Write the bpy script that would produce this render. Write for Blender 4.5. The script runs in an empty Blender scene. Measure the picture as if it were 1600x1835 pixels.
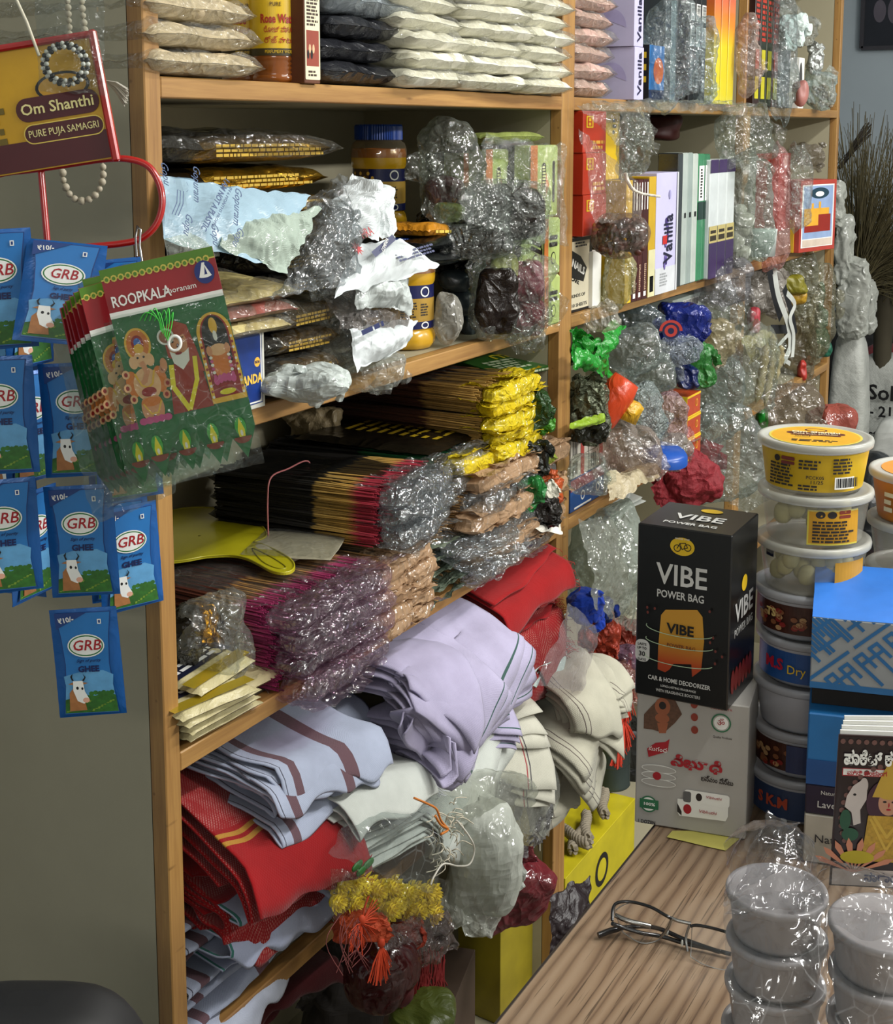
import bpy, math, random
import numpy as np
from mathutils import Matrix, Vector
SC = bpy.context.scene
COL = SC.collection
# ---------------- camera (frame taken as 1600 x 1835) ----------------
F = 2500.0; CX, CY = 800.0, 600.0
PT = math.atan((CY - 232) / F); YA = math.atan(1375 * math.cos(PT) / F)
fwd = np.array([math.cos(PT) * math.cos(YA), math.cos(PT) * math.sin(YA), -math.sin(PT)])
rt = np.array([math.sin(YA), -math.cos(YA), 0.0]); upv = np.cross(rt, fwd)
def ray(px, py): return fwd + rt * ((px - CX) / F) - upv * ((py - CY) / F)
CAM = np.array([0, 0, 1.5]) - ray(252, 232) * 1.2615
def at(px, py, ax, v):
    d = ray(px, py); return CAM + d * ((v - CAM[ax]) / d[ax])
def P(px, py, y=0.0): return at(px, py, 1, y)
def Q(px, py, z): return at(px, py, 2, z)
def Zd(p): return float((np.array(p) - CAM) @ fwd)
def D(px, py, z): return CAM + ray(px, py) * z
YC = math.atan2(rt[1], rt[0])          # yaw of an object that squarely faces the aisle viewer
cd = bpy.data.cameras.new('camera'); cam = bpy.data.objects.new('camera', cd); COL.objects.link(cam)
cam.matrix_world = Matrix(((rt[0], upv[0], -fwd[0], CAM[0]), (rt[1], upv[1], -fwd[1], CAM[1]), (rt[2], upv[2], -fwd[2], CAM[2]), (0, 0, 0, 1)))
cd.sensor_fit = 'VERTICAL'; cd.sensor_height = 24.0; cd.lens = 24.0 * F / 1835
cd.shift_y = -(917.5 - CY) / 1835; cd.clip_start = 0.05; cd.clip_end = 60
SC.camera = cam
SC.view_settings.view_transform = 'Standard'; SC.view_settings.look = 'None'
SC.view_settings.gamma = 1.0; SC.view_settings.use_curve_mapping = False
SC.view_settings.exposure = 0.3
SC.cycles.transparent_max_bounces = 18; SC.cycles.max_bounces = 5; SC.cycles.diffuse_bounces = 3; SC.cycles.glossy_bounces = 3; SC.cycles.sample_clamp_indirect = 4
w = bpy.data.worlds.new('world'); SC.world = w; w.use_nodes = True
w.node_tree.nodes['Background'].inputs[0].default_value = (0.75, 0.85, 1, 1)
w.node_tree.nodes['Background'].inputs[1].default_value = 0.08
def area(name, loc, sx, sy, power, col, rot=(0, 0, 0)):
    l = bpy.data.lights.new(name, 'AREA'); l.shape = 'RECTANGLE'; l.size = sx; l.size_y = sy; l.energy = power; l.color = col
    o = bpy.data.objects.new(name, l); o.location = loc; o.rotation_euler = rot; COL.objects.link(o); return o
LC = (1.0, 0.995, 0.965)
area('tube_light', (0.35, -1.45, 2.72), 1.2, 0.08, 30, LC)
area('tube_light', (1.9, -1.35, 2.72), 1.2, 0.08, 30, LC)
area('tube_light', (1.0, -2.52, 2.15), 1.2, 0.06, 40, LC, (math.radians(78), 0, 0))
area('tube_light', (-2.38, -1.5, 2.2), 1.2, 0.06, 11, LC, (math.radians(78), 0, math.radians(-90)))
area('tube_light', (3.1, -1.6, 2.72), 0.10, 1.2, 5, LC)

# ---------------- helpers ----------------
def lin(c): return c / 12.92 if c <= 0.04045 else ((c + 0.055) / 1.055) ** 2.4
def rgb(c):
    if isinstance(c, str):
        c = c.lstrip('#'); return tuple(lin(int(c[i:i + 2], 16) / 255) for i in (0, 2, 4)) + (1.0,)
    return tuple(c) + (1.0,) if len(c) == 3 else c
class NT:
    def __init__(s, name):
        s.m = bpy.data.materials.new(name); s.m.use_nodes = True; s.t = s.m.node_tree; s.t.nodes.clear()
        s.out = s.n('ShaderNodeOutputMaterial')
    def n(s, t, **k):
        x = s.t.nodes.new(t)
        for a, b in k.items():
            if a.startswith('i_'):
                a = a[2:]; a = int(a) if a.isdigit() else a.replace('_', ' ')
                if hasattr(b, 'is_output'): s.t.links.new(b, x.inputs[a])
                else: x.inputs[a].default_value = b
            else: setattr(x, a, b)
        return x
    def l(s, a, b): s.t.links.new(a, b)
    def ramp(s, fac, stops, interp='LINEAR'):
        r = s.n('ShaderNodeValToRGB'); r.color_ramp.interpolation = interp
        e = r.color_ramp.elements
        while len(e) < len(stops): e.new(0.5)
        for q, (p, c) in zip(e, stops): q.position = p; q.color = rgb(c)
        s.l(fac, r.inputs[0]); return r.outputs[0]
    def math(s, op, a, b=0.5, c=0.0):
        x = s.n('ShaderNodeMath', operation=op)
        for i, v in enumerate((a, b, c)):
            if hasattr(v, 'is_output'): s.l(v, x.inputs[i])
            else: x.inputs[i].default_value = v
        return x.outputs[0]
    def co(s, kind='Object', scale=(1, 1, 1)):
        c = s.n('ShaderNodeTexCoord'); m = s.n('ShaderNodeMapping'); m.inputs['Scale'].default_value = scale
        s.l(c.outputs[kind], m.inputs[0]); return m.outputs[0]
    def noise(s, scale, vec=None, detail=3, rough=0.55, dist=0.0):
        x = s.n('ShaderNodeTexNoise'); x.inputs['Scale'].default_value = scale; x.inputs['Detail'].default_value = detail
        x.inputs['Roughness'].default_value = rough; x.inputs['Distortion'].default_value = dist
        if vec is not None: s.l(vec, x.inputs['Vector'])
        return x.outputs['Fac']
    def bump(s, h, strength, dist=0.002, normal=None):
        b = s.n('ShaderNodeBump'); b.inputs['Strength'].default_value = strength; b.inputs['Distance'].default_value = dist
        s.l(h, b.inputs['Height'])
        if normal is not None: s.l(normal, b.inputs['Normal'])
        return b.outputs[0]
    def mix(s, f, a, b, mode='MIX'):
        x = s.n('ShaderNodeMix', data_type='RGBA', blend_type=mode)
        for i, v in ((0, f), (6, a), (7, b)):
            if hasattr(v, 'is_output'): s.l(v, x.inputs[i])
            elif i == 0: x.inputs[i].default_value = v
            else: x.inputs[i].default_value = rgb(v)
        return x.outputs[2]
MC = {}
def mat(col, rough=0.5, metal=0.0, var=0.12, vs=25, bump=0.0, bs=60, spec=0.5, coat=0.0, emis=0.0, sheen=0.0, trans=0.0, kind=''):
    k = (str(col), rough, metal, var, vs, bump, bs, spec, coat, emis, trans, kind)
    if k in MC: return MC[k]
    t = NT('surface'); b = t.n('ShaderNodeBsdfPrincipled')
    v = t.co()
    n = t.noise(vs, v, 4)
    c = rgb(col); d = tuple(x * (1 - var) for x in c[:3]) + (1,); e = tuple(min(1, x * (1 + var * .8)) for x in c[:3]) + (1,)
    r = t.ramp(n, [(0.3, d[:3]), (0.7, e[:3])])
    t.l(r, b.inputs['Base Color'])
    b.inputs['Roughness'].default_value = rough; b.inputs['Metallic'].default_value = metal
    b.inputs['Specular IOR Level'].default_value = spec; b.inputs['Coat Weight'].default_value = coat
    b.inputs['Coat Roughness'].default_value = 0.15
    b.inputs['Transmission Weight'].default_value = trans
    if emis: t.l(r, b.inputs['Emission Color']); b.inputs['Emission Strength'].default_value = emis
    if bump: t.l(t.bump(t.noise(bs, v, 5, 0.65), bump, 0.003), b.inputs['Normal'])
    t.l(b.outputs[0], t.out.inputs[0]); MC[k] = t.m; return t.m
def crink(col, rough=0.22, metal=0.0, scale=45, strength=0.8, var=0.15):       # foil / crinkled opaque plastic
    k = ('crink', str(col), rough, metal, scale, strength)
    if k in MC: return MC[k]
    t = NT('crinkled_plastic'); b = t.n('ShaderNodeBsdfPrincipled'); v = t.co()
    vo = t.n('ShaderNodeTexVoronoi', feature='F1'); vo.inputs['Scale'].default_value = scale
    wv = t.n('ShaderNodeVectorMath', operation='MULTIPLY_ADD'); nz = t.n('ShaderNodeTexNoise'); nz.inputs['Scale'].default_value = scale * .4; t.l(v, nz.inputs[0])
    t.l(nz.outputs['Color'], wv.inputs[0]); wv.inputs[1].default_value = (.05, .05, .05); t.l(v, wv.inputs[2]); t.l(wv.outputs[0], vo.inputs['Vector'])
    n = t.noise(scale * .5, v, 5, .7, 1.0)
    rg = t.math('ABSOLUTE', t.math('SUBTRACT', t.noise(scale * .45, v, 1, .4, 1.5), .5)); h = t.math('ADD', t.math('MULTIPLY', rg, -3.0), t.math('MULTIPLY_ADD', n, .9, t.math('MULTIPLY', vo.outputs[0], .35)))
    c = rgb(col); t.l(t.ramp(n, [(0.3, tuple(x * (1 - var) for x in c[:3])), (0.7, tuple(min(1, x * (1 + var)) for x in c[:3]))]), b.inputs['Base Color'])
    b.inputs['Roughness'].default_value = rough; b.inputs['Metallic'].default_value = metal
    t.l(t.bump(h, strength, 0.006), b.inputs['Normal']); t.l(b.outputs[0], t.out.inputs[0]); MC[k] = t.m; return t.m
def film(col='#dfe6e2', a=0.14, gloss=0.16, scale=38, strength=0.9, rough=0.13, crease=0.3):   # thin clear or tinted polythene
    k = ('film', str(col), a, gloss, scale, strength, rough, crease)
    if k in MC: return MC[k]
    t = NT('polythene_film'); v = t.co(); c = rgb(col)
    tint = tuple(0.35 + 0.65 * x for x in c[:3]) if a < .6 else tuple(c[:3])
    nz = t.n('ShaderNodeTexNoise'); nz.inputs['Scale'].default_value = scale * .3; nz.inputs['Detail'].default_value = 2; t.l(v, nz.inputs[0])
    wv = t.n('ShaderNodeVectorMath', operation='MULTIPLY_ADD'); t.l(nz.outputs['Color'], wv.inputs[0]); wv.inputs[1].default_value = (.08, .08, .08); t.l(v, wv.inputs[2])
    vo = t.n('ShaderNodeTexVoronoi', feature='DISTANCE_TO_EDGE'); vo.inputs['Scale'].default_value = scale * 1.3; t.l(wv.outputs[0], vo.inputs['Vector'])
    vf = t.n('ShaderNodeTexVoronoi', feature='F1'); vf.inputs['Scale'].default_value = scale * 1.7; t.l(wv.outputs[0], vf.inputs['Vector'])
    n = t.noise(scale * 1.1, v, 4, .65, .8)
    rd = lambda q, sc, ds: t.math('ABSOLUTE', t.math('SUBTRACT', t.noise(q, sc, 1, .4, ds), .5))
    h = t.math('ADD', t.math('MULTIPLY', rd(scale * .55, v, 1.6), -3.2), t.math('ADD', t.math('MULTIPLY', rd(scale * 1.5, v, 1.2), -1.5), t.math('MULTIPLY', n, .35)))
    nb = t.bump(h, strength, 0.004)
    cr = t.n('ShaderNodeMapRange', i_0=vo.outputs[0], i_1=0.0, i_2=0.03, i_3=1.0, i_4=0.0).outputs[0]
    cr = t.math('MULTIPLY', cr, t.n('ShaderNodeMapRange', i_0=t.noise(scale * .35, v, 2), i_1=0.48, i_2=0.62).outputs[0])
    lw = t.n('ShaderNodeLayerWeight'); lw.inputs[0].default_value = 0.3; t.l(nb, lw.inputs['Normal'])
    a0 = a if a > .5 else a * .42
    al = t.math('ADD', t.math('MULTIPLY_ADD', cr, crease * (.3 + a), a0), t.math('MULTIPLY', lw.outputs['Facing'], a * .5)); al = t.math('MINIMUM', al, 1.0)
    tr = t.n('ShaderNodeBsdfTransparent'); tr.inputs[0].default_value = tint + (1,)
    df = t.n('ShaderNodeBsdfDiffuse'); df.inputs[0].default_value = c; t.l(nb, df.inputs['Normal'])
    m1 = t.n('ShaderNodeMixShader'); t.l(al, m1.inputs[0]); t.l(tr.outputs[0], m1.inputs[1]); t.l(df.outputs[0], m1.inputs[2])
    gl = t.n('ShaderNodeBsdfGlossy'); gl.inputs['Roughness'].default_value = rough; t.l(nb, gl.inputs['Normal'])
    gf = t.math('MINIMUM', t.math('MULTIPLY_ADD', lw.outputs['Fresnel'], 0.22, gloss * .2), 1.0)
    m2 = t.n('ShaderNodeMixShader'); t.l(gf, m2.inputs[0]); t.l(m1.outputs[0], m2.inputs[1]); t.l(gl.outputs[0], m2.inputs[2])
    t.l(m2.outputs[0], t.out.inputs[0]); MC[k] = t.m; return t.m
def cloth(col, stripes=(), weave=900, across='u', fleck=None, rough=0.9, wb=0.25):
    """stripes: (start, end, colour) in metres along u (arc) or v (width)."""
    k = ('cloth', str(col), str(stripes), weave, across, str(fleck))
    if k in MC: return MC[k]
    t = NT('woven_cloth'); b = t.n('ShaderNodeBsdfPrincipled'); uv = t.n('ShaderNodeTexCoord').outputs['UV']
    sp = t.n('ShaderNodeSeparateXYZ'); t.l(uv, sp.inputs[0]); U, V = sp.outputs[0], sp.outputs[1]
    v = t.co(); n = t.noise(18, v, 4); c = rgb(col)[:3]
    base = t.ramp(n, [(0.3, tuple(x * .86 for x in c)), (0.7, tuple(min(1, x * 1.08) for x in c))])
    wu = t.math('SINE', t.math('MULTIPLY', U, weave * 3.0)); wv_ = t.math('SINE', t.math('MULTIPLY', V, weave * 3.0))
    wh = t.math('MULTIPLY', wu, wv_)
    if fleck:
        ck = t.math('GREATER_THAN', t.math('MULTIPLY', t.math('SINE', t.math('MULTIPLY', U, 1500.0)), t.math('SINE', t.math('MULTIPLY_ADD', V, 1500.0, 0.0))), 0.35)
        msk = t.math('MULTIPLY', ck, t.math('GREATER_THAN', U if fleck[1] >= 0 else V, abs(fleck[1])))
        msk = t.math('MULTIPLY', msk, t.n('ShaderNodeMapRange', i_0=t.noise(60, v, 2), i_1=0.4, i_2=0.6, i_3=.12, i_4=.5).outputs[0])
        base = t.mix(msk, base, fleck[0])
    X = U if across == 'u' else V
    for (s0, s1, sc) in stripes:
        m_ = t.math('MULTIPLY', t.math('GREATER_THAN', X, s0), t.math('LESS_THAN', X, s1))
        base = t.mix(t.math('MULTIPLY', m_, .92), base, sc)
    t.l(base, b.inputs['Base Color']); b.inputs['Roughness'].default_value = rough; b.inputs['Specular IOR Level'].default_value = .15
    b.inputs['Sheen Weight'].default_value = .12
    h = t.math('ADD', t.math('MULTIPLY', wh, .35), t.math('MULTIPLY', t.noise(120, v, 4, .7), 1.4))
    t.l(t.bump(h, wb, 0.0015), b.inputs['Normal']); t.l(b.outputs[0], t.out.inputs[0]); MC[k] = t.m; return t.m

class G:
    def __init__(s): s.V = []; s.L = []; s.T = []; s.M = []; s.U = []; s.n = 0
    def add(s, V, Fc, m=0, uv=None):
        V = np.asarray(V, float).reshape(-1, 3); s.V.append(V)
        s.U.append(np.asarray(uv, float).reshape(-1, 2) if uv is not None else V[:, :2])
        if isinstance(Fc, np.ndarray):
            s.L.append((Fc + s.n).ravel()); s.T.append(np.full(len(Fc), Fc.shape[1]))
            s.M.append(np.broadcast_to(np.asarray(m), (len(Fc),)))
        else:
            for f in Fc: s.L.append(np.array(f) + s.n)
            s.T.append(np.array([len(f) for f in Fc])); s.M.append(np.broadcast_to(np.asarray(m), (len(Fc),)))
        s.n += len(V); return s
    def grid(s, Pg, m=0, uv=None, cu=False, cv=False):
        Pg = np.asarray(Pg, float); a, b = Pg.shape[:2]
        I = np.arange(a if cu else a - 1)[:, None]; J = np.arange(b if cv else b - 1)[None, :]
        I2 = (I + 1) % a; J2 = (J + 1) % b
        Fc = np.stack([I * b + J + 0 * J2, I2 * b + J, I2 * b + J2, I * b + J2], -1).reshape(-1, 4)
        if uv is None:
            uu, vv = np.meshgrid(np.linspace(0, 1, a), np.linspace(0, 1, b), indexing='ij'); uv = np.stack([uu, vv], -1)
        if callable(m): m = m(uv[:a - 1 if not cu else a, :b - 1 if not cv else b].reshape(-1, 2))
        return s.add(Pg.reshape(-1, 3), Fc, m, uv)
    def box(s, c, d, m=0, bev=0.0, R=None, fm=None):
        """chamfered box, centre c, size d; fm: materials for (-x,+x,-y,+y,-z,+z)"""
        hx, hy, hz = [k / 2 for k in d]; fm = fm or [m] * 6
        if bev <= 0:
            V = [(x, y, z) for x in (-hx, hx) for y in (-hy, hy) for z in (-hz, hz)]
            Fc = [(0, 1, 3, 2), (4, 6, 7, 5), (0, 4, 5, 1), (2, 3, 7, 6), (0, 2, 6, 4), (1, 5, 7, 3)]; mm = fm
        else:
            V = []; idx = {}
            for sx in (-1, 1):
                for sy in (-1, 1):
                    for sz in (-1, 1):
                        for ax in range(3):
                            q = [sx * (hx - bev), sy * (hy - bev), sz * (hz - bev)]; q[ax] = (sx, sy, sz)[ax] * (hx, hy, hz)[ax]
                            idx[(sx, sy, sz, ax)] = len(V); V.append(q)
            Fc = []; mm = []
            for ax in range(3):
                o = [a_ for a_ in range(3) if a_ != ax]
                for sg in (-1, 1):
                    f = []
                    for (p, q_) in ((-1, -1), (1, -1), (1, 1), (-1, 1)):
                        k = [0, 0, 0]; k[ax] = sg; k[o[0]] = p; k[o[1]] = q_; f.append(idx[(k[0], k[1], k[2], ax)])
                    fl = (sg < 0) != (ax == 1)
                    Fc.append(f[::-1] if fl else f); mm.append(fm[ax * 2 + (sg > 0)])
                    for j in (0, 1):     # edges
                        pass
            for ax in range(3):
                o = [a_ for a_ in range(3) if a_ != ax]
                for p in (-1, 1):
                    for q_ in (-1, 1):
                        f = []
                        for (e, w_) in ((-1, 0), (1, 0), (1, 1), (-1, 1)):
                            k = [0, 0, 0]; k[ax] = e; k[o[0]] = p; k[o[1]] = q_; f.append(idx[(k[0], k[1], k[2], o[w_])])
                        if (p * q_ > 0) == (ax == 1): f = f[::-1]
                        Fc.append(f); mm.append(fm[o[0] * 2 + (p > 0)])
            for sx in (-1, 1):
                for sy in (-1, 1):
                    for sz in (-1, 1):
                        f = [idx[(sx, sy, sz, a_)] for a_ in range(3)]
                        Fc.append(f if sx * sy * sz > 0 else f[::-1]); mm.append(fm[0])
        V = np.array(V)
        if R is not None: V = V @ np.array(R).T
        return s.add(V + np.array(c), Fc, np.array(mm))
    def tube(s, pts, r, n=8, m=0, closed=False, cap=True):
        p = np.array(pts, float); k = len(p); r = np.broadcast_to(np.asarray(r, float), (k,))
        if closed: T = np.roll(p, -1, 0) - np.roll(p, 1, 0)
        else: T = np.gradient(p, axis=0)
        T /= np.linalg.norm(T, axis=1)[:, None] + 1e-12
        a = np.array([0, 0, 1.]) if abs(T[0][2]) < .9 else np.array([1., 0, 0]); N = []
        a = np.cross(T[0], a)
        for i in range(k):
            a = a - T[i] * (a @ T[i]); a /= np.linalg.norm(a) + 1e-12; N.append(a)
        N = np.array(N); B = np.cross(T, N); th = np.linspace(0, 2 * np.pi, n, endpoint=False)
        Pg = p[:, None] + r[:, None, None] * (np.cos(th)[None, :, None] * N[:, None] + np.sin(th)[None, :, None] * B[:, None])
        n0 = s.n; s.grid(Pg, m, cu=closed, cv=True)
        if cap and not closed: s.add(Pg[0], [list(range(n))], m); s.add(Pg[-1], [list(range(n))[::-1]], m)
        return s
    def lathe(s, prof, n=40, m=0, c=(0, 0, 0), arc=None, sq=None):
        th = np.linspace(0, 2 * np.pi, n, endpoint=False) if arc is None else np.linspace(arc[0], arc[1], n)
        pr = np.array(prof, float)
        Pg = np.stack([pr[:, 0][:, None] * np.cos(th), pr[:, 0][:, None] * np.sin(th), np.repeat(pr[:, 1][:, None], n, 1)], -1) + np.array(c)
        return s.grid(Pg, m, cv=arc is None)
    def poly(s, pts3, m=0): return s.add(pts3, [list(range(len(pts3)))], m)
    def build(s, name, mats, parent=None, smooth=True, loc=None, kind=None, warp=None):
        me = bpy.data.meshes.new(name); V = np.concatenate(s.V)
        if warp: V = warp(V)
        L = np.concatenate(s.L).astype(np.int32); T = np.concatenate(s.T).astype(np.int32); M_ = np.concatenate(s.M).astype(np.int32)
        me.vertices.add(len(V)); me.vertices.foreach_set('co', V.ravel().astype(np.float32))
        me.loops.add(len(L)); me.loops.foreach_set('vertex_index', L)
        me.polygons.add(len(T)); me.polygons.foreach_set('loop_start', (np.cumsum(T) - T).astype(np.int32))
        me.polygons.foreach_set('loop_total', T)
        me.update(calc_edges=True)
        for q in (mats if isinstance(mats, (list, tuple)) else [mats]): me.materials.append(q)
        me.polygons.foreach_set('material_index', M_)
        me.polygons.foreach_set('use_smooth', np.full(len(T), smooth))
        uvl = me.uv_layers.new(name='UVMap'); U = np.concatenate(s.U); uvl.data.foreach_set('uv', U[L].ravel().astype(np.float32))
        o = bpy.data.objects.new(name, me); COL.objects.link(o)
        if parent: o.parent = parent
        if loc is not None: o.location = loc
        if kind: o['kind'] = kind
        return o
def tag(o, label=None, cat=None, group=None, kind=None):
    if label: o['label'] = label
    if cat: o['category'] = cat
    if group: o['group'] = group
    if kind: o['kind'] = kind
    return o
def thing(name, label, cat, loc=(0, 0, 0), rz=0.0, group=None, mw=None):
    o = bpy.data.objects.new(name, None); COL.objects.link(o); o.empty_display_size = .05
    if mw is not None: o.matrix_world = mw
    else: o.location = tuple(loc); o.rotation_euler = (0, 0, rz)
    return tag(o, label, cat, group)
def clone(root, loc, rz=None, label=None, group=None, rot=None):
    r = root.copy(); COL.objects.link(r); r.location = tuple(loc)
    if rz is not None: r.rotation_euler = (0, 0, rz)
    if rot is not None: r.rotation_euler = rot
    if label: r['label'] = label
    if group: r['group'] = group
    for ch in list(root.children):
        c = ch.copy(); COL.objects.link(c); c.parent = r
        for g_ in ch.children:
            d = g_.copy(); COL.objects.link(d); d.parent = c
    return r
def frame(pos, yaw=0.0, roll=0.0, pitch=0.0):
    """matrix whose local x runs to the viewer's right, y up, z towards the viewer, then turned"""
    b = Matrix(((rt[0], 0, -math.cos(YA)), (rt[1], 0, -math.sin(YA)), (0, 1, 0)))
    m = Matrix.Rotation(yaw, 3, 'Z') @ b @ Matrix.Rotation(pitch, 3, 'X') @ Matrix.Rotation(roll, 3, 'Z')
    return Matrix.Translation(Vector(pos)) @ m.to_4x4()
# --- numpy noise ---
def sn(Pv, seed, freq, octs=2):
    r = np.random.default_rng(seed); Pv = np.asarray(Pv, float); out = np.zeros(Pv.shape[:-1]); a = 1.0
    for o in range(octs):
        for i in range(5):
            d = r.normal(size=Pv.shape[-1]); d /= np.linalg.norm(d)
            out += a * np.sin(Pv @ d * freq * r.uniform(.6, 1.5) + r.uniform(0, 6.3)) / 3.2
        freq *= 2.1; a *= .5
    return out
def cr(Pv, seed, freq, n=9):            # sharp crumple: random triangle waves
    r = np.random.default_rng(seed); Pv = np.asarray(Pv, float); out = np.zeros(Pv.shape[:-1])
    W = Pv + .35 / freq * np.stack([sn(Pv, seed + 31 + i, freq * .8, 1) for i in range(Pv.shape[-1])], -1)
    for i in range(n):
        d = r.normal(size=Pv.shape[-1]); d /= np.linalg.norm(d); f = freq * r.uniform(.5, 1.9)
        x = (W @ d) * f / 6.28 + r.uniform(0, 1); out += (np.abs((x % 1) - .5) * 4 - 1) * (freq / f) ** .7
    return out / n * 1.8
def crv(Pv, seed, freq, amp): return np.stack([cr(Pv, seed + 7 * i, freq * 1.5, 6) * .55 + cr(Pv, seed + 7 * i + 3, freq * 3.6, 6) * .42 + cr(Pv, seed + 7 * i + 5, freq * 8, 5) * .16 for i in range(3)], -1) * amp
# --- flat print on a face ---
class Face:
    def __init__(s, o, u, v, w, h): s.o = np.array(o, float); s.u = np.array(u, float); s.v = np.array(v, float); s.n = np.cross(s.u, s.v); s.w = w; s.h = h
    def p(s, x, y, z=0.0): return s.o + s.u * x + s.v * y + s.n * z
TXT = []
def txt(par, f, s, x, y, h, m, w=None, al='CENTER', bold=0.0, shear=0.0, rot=0.0, z=.0006, name='lettering'):
    """x, y in face metres: centre of the word; h capital height; w wanted width"""
    cu = bpy.data.curves.new(name, 'FONT'); cu.body = s; cu.size = h / .72; cu.align_x = al; cu.align_y = 'CENTER'; cu.shear = shear
    cu.offset = bold * h; cu.resolution_u = 2; cu.materials.append(m); cu.extrude = 0.00012
    o = bpy.data.objects.new(name, cu); COL.objects.link(o); o.parent = par
    R = Matrix(((f.u[0], f.v[0], f.n[0]), (f.u[1], f.v[1], f.n[1]), (f.u[2], f.v[2], f.n[2]))) @ Matrix.Rotation(rot, 3, 'Z')
    o.matrix_local = Matrix.Translation(Vector(f.p(x, y, z))) @ R.to_4x4()
    if w: TXT.append((o, w))
    return o
def flat(par, f, shapes, mats, name='print', z=.0003, zs=.00005):
    """shapes: list of (points2d, material index)"""
    g = G()
    for i, (pts, mi) in enumerate(shapes):
        q = np.array(pts, float)
        A = .5 * np.sum(q[:, 0] * np.roll(q[:, 1], -1) - np.roll(q[:, 0], -1) * q[:, 1])
        if A < 0: q = q[::-1]
        g.poly([f.p(a, b, z + zs * i) for a, b in q], mi)
    return g.build(name, mats, par, smooth=False)
def rect(x0, y0, x1, y1): return [(x0, y0), (x1, y0), (x1, y1), (x0, y1)]
def ell(cx, cy, rx, ry, n=24, a0=0, a1=6.2832): return [(cx + rx * math.cos(a0 + (a1 - a0) * i / n), cy + ry * math.sin(a0 + (a1 - a0) * i / n)) for i in range(n)]
def rrect(x0, y0, x1, y1, r, n=5):
    o = []
    for (cx, cy, a) in ((x1 - r, y0 + r, -90), (x1 - r, y1 - r, 0), (x0 + r, y1 - r, 90), (x0 + r, y0 + r, 180)):
        for i in range(n + 1):
            t = math.radians(a + 90 * i / n); o.append((cx + r * math.cos(t), cy + r * math.sin(t)))
    return o
def band(pts, w):                         # thick polyline as quads
    p = np.array(pts, float); out = []
    for a, b in zip(p[:-1], p[1:]):
        d = b - a; L = np.linalg.norm(d)
        if L < 1e-9: continue
        d /= L; n = np.array([-d[1], d[0]]) * w / 2; e = d * w * .35
        out.append([a - e + n, a - e - n, b + e - n, b + e + n])
    return out
def fine(par, f, x0, y0, x1, y1, rows, m, seed=0, z=.0005, fill=.62):
    """rows of tiny unreadable print"""
    r = np.random.default_rng(seed); g = G(); rh = (y1 - y0) / rows
    for i in range(rows):
        x = x0; yy = y1 - rh * (i + .5)
        end = x1 - (x1 - x0) * r.uniform(0, .3)
        while x < end:
            l = rh * r.uniform(.7, 2.6); l = min(l, end - x)
            g.poly([f.p(a, b, z) for a, b in rect(x, yy - rh * fill / 2, x + l, yy + rh * fill / 2)]); x += l + rh * .35
    return g.build('small_print', m, par, smooth=False)
def barcode(par, f, x0, y0, x1, y1, ms, seed=1, vert=False):
    r = np.random.default_rng(seed); sh = [(rect(x0, y0, x1, y1), 0)]; k = 0.06
    while k < .92:
        l = r.uniform(.012, .04)
        sh.append((rect(x0 + (x1 - x0) * k, y0 + (y1 - y0) * .18, x0 + (x1 - x0) * (k + l), y0 + (y1 - y0) * .92) if not vert else
                   rect(x0 + (x1 - x0) * .1, y0 + (y1 - y0) * k, x0 + (x1 - x0) * .9, y0 + (y1 - y0) * (k + l)), 1)); k += l + r.uniform(.015, .04)
    return flat(par, f, sh, ms, 'barcode')
def carton(name, label, cat, loc, rz, dims, fm, mats, group=None, bev=.0008, part='carton', base=0.0, tilt=None):
    T = thing(name, label, cat, loc, rz, group)
    if tilt: T.rotation_euler = (tilt[0], tilt[1], rz)
    w_, d_, h_ = dims; g = G(); g.box((0, 0, h_ / 2), dims, 0, bev, fm=fm); g.build(part, mats, T, smooth=False)
    e = .0002
    fs = dict(front=Face((-w_ / 2, -d_ / 2 - e, 0), (1, 0, 0), (0, 0, 1), w_, h_), left=Face((-w_ / 2 - e, d_ / 2, 0), (0, -1, 0), (0, 0, 1), d_, h_),
              top=Face((-w_ / 2, -d_ / 2, h_ + e), (1, 0, 0), (0, 1, 0), w_, d_), right=Face((w_ / 2 + e, -d_ / 2, 0), (0, 1, 0), (0, 0, 1), d_, h_))
    return T, fs
# --- soft shapes ---
def pillowV(w_, d_, h_, seed, nu=26, nv=20, fl=.05, wr=.0015, p=2.4, axis_seal='x', cw=0.0):
    """sealed packet lying flat: returns top and bottom grids (local, base z=0)"""
    u = np.linspace(-1, 1, nu); v = np.linspace(-1, 1, nv); U, V = np.meshgrid(u, v, indexing='ij')
    s_ = (np.clip(1 - (np.abs(U) / (1 - fl)) ** p, 0, 1) * np.clip(1 - (np.abs(V) / (1 - fl * .6)) ** p, 0, 1)) ** .32
    X = U * w_ / 2; Y = V * d_ / 2
    q = np.stack([X, Y], -1)
    n = sn(q + seed, seed, 60, 2); c = cr(q + seed * .3, seed, 110) if cw else 0
    top = h_ / 2 * s_ + (n * wr + c * cw) * (.4 + .6 * s_) + np.sin(V * 26 + n) * wr * .6 * (np.abs(U) > 1 - fl * 1.6)
    bot = -h_ / 2 * s_ * .95 + (n * wr) * (.3)
    edge = np.minimum(1, np.maximum(np.abs(U), np.abs(V)))
    same = (s_ <= 0)
    bot = np.where(same, top - .0004, bot)
    X = X + sn(np.stack([Y, X], -1), seed + 3, 45, 1) * w_ * .012 * np.abs(U); Y = Y + sn(q, seed + 5, 50, 1) * d_ * .015 * np.abs(V)
    return np.stack([X, Y, top + h_ / 2], -1), np.stack([X, Y, bot + h_ / 2], -1), np.stack([(U + 1) / 2, (V + 1) / 2], -1)
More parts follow.
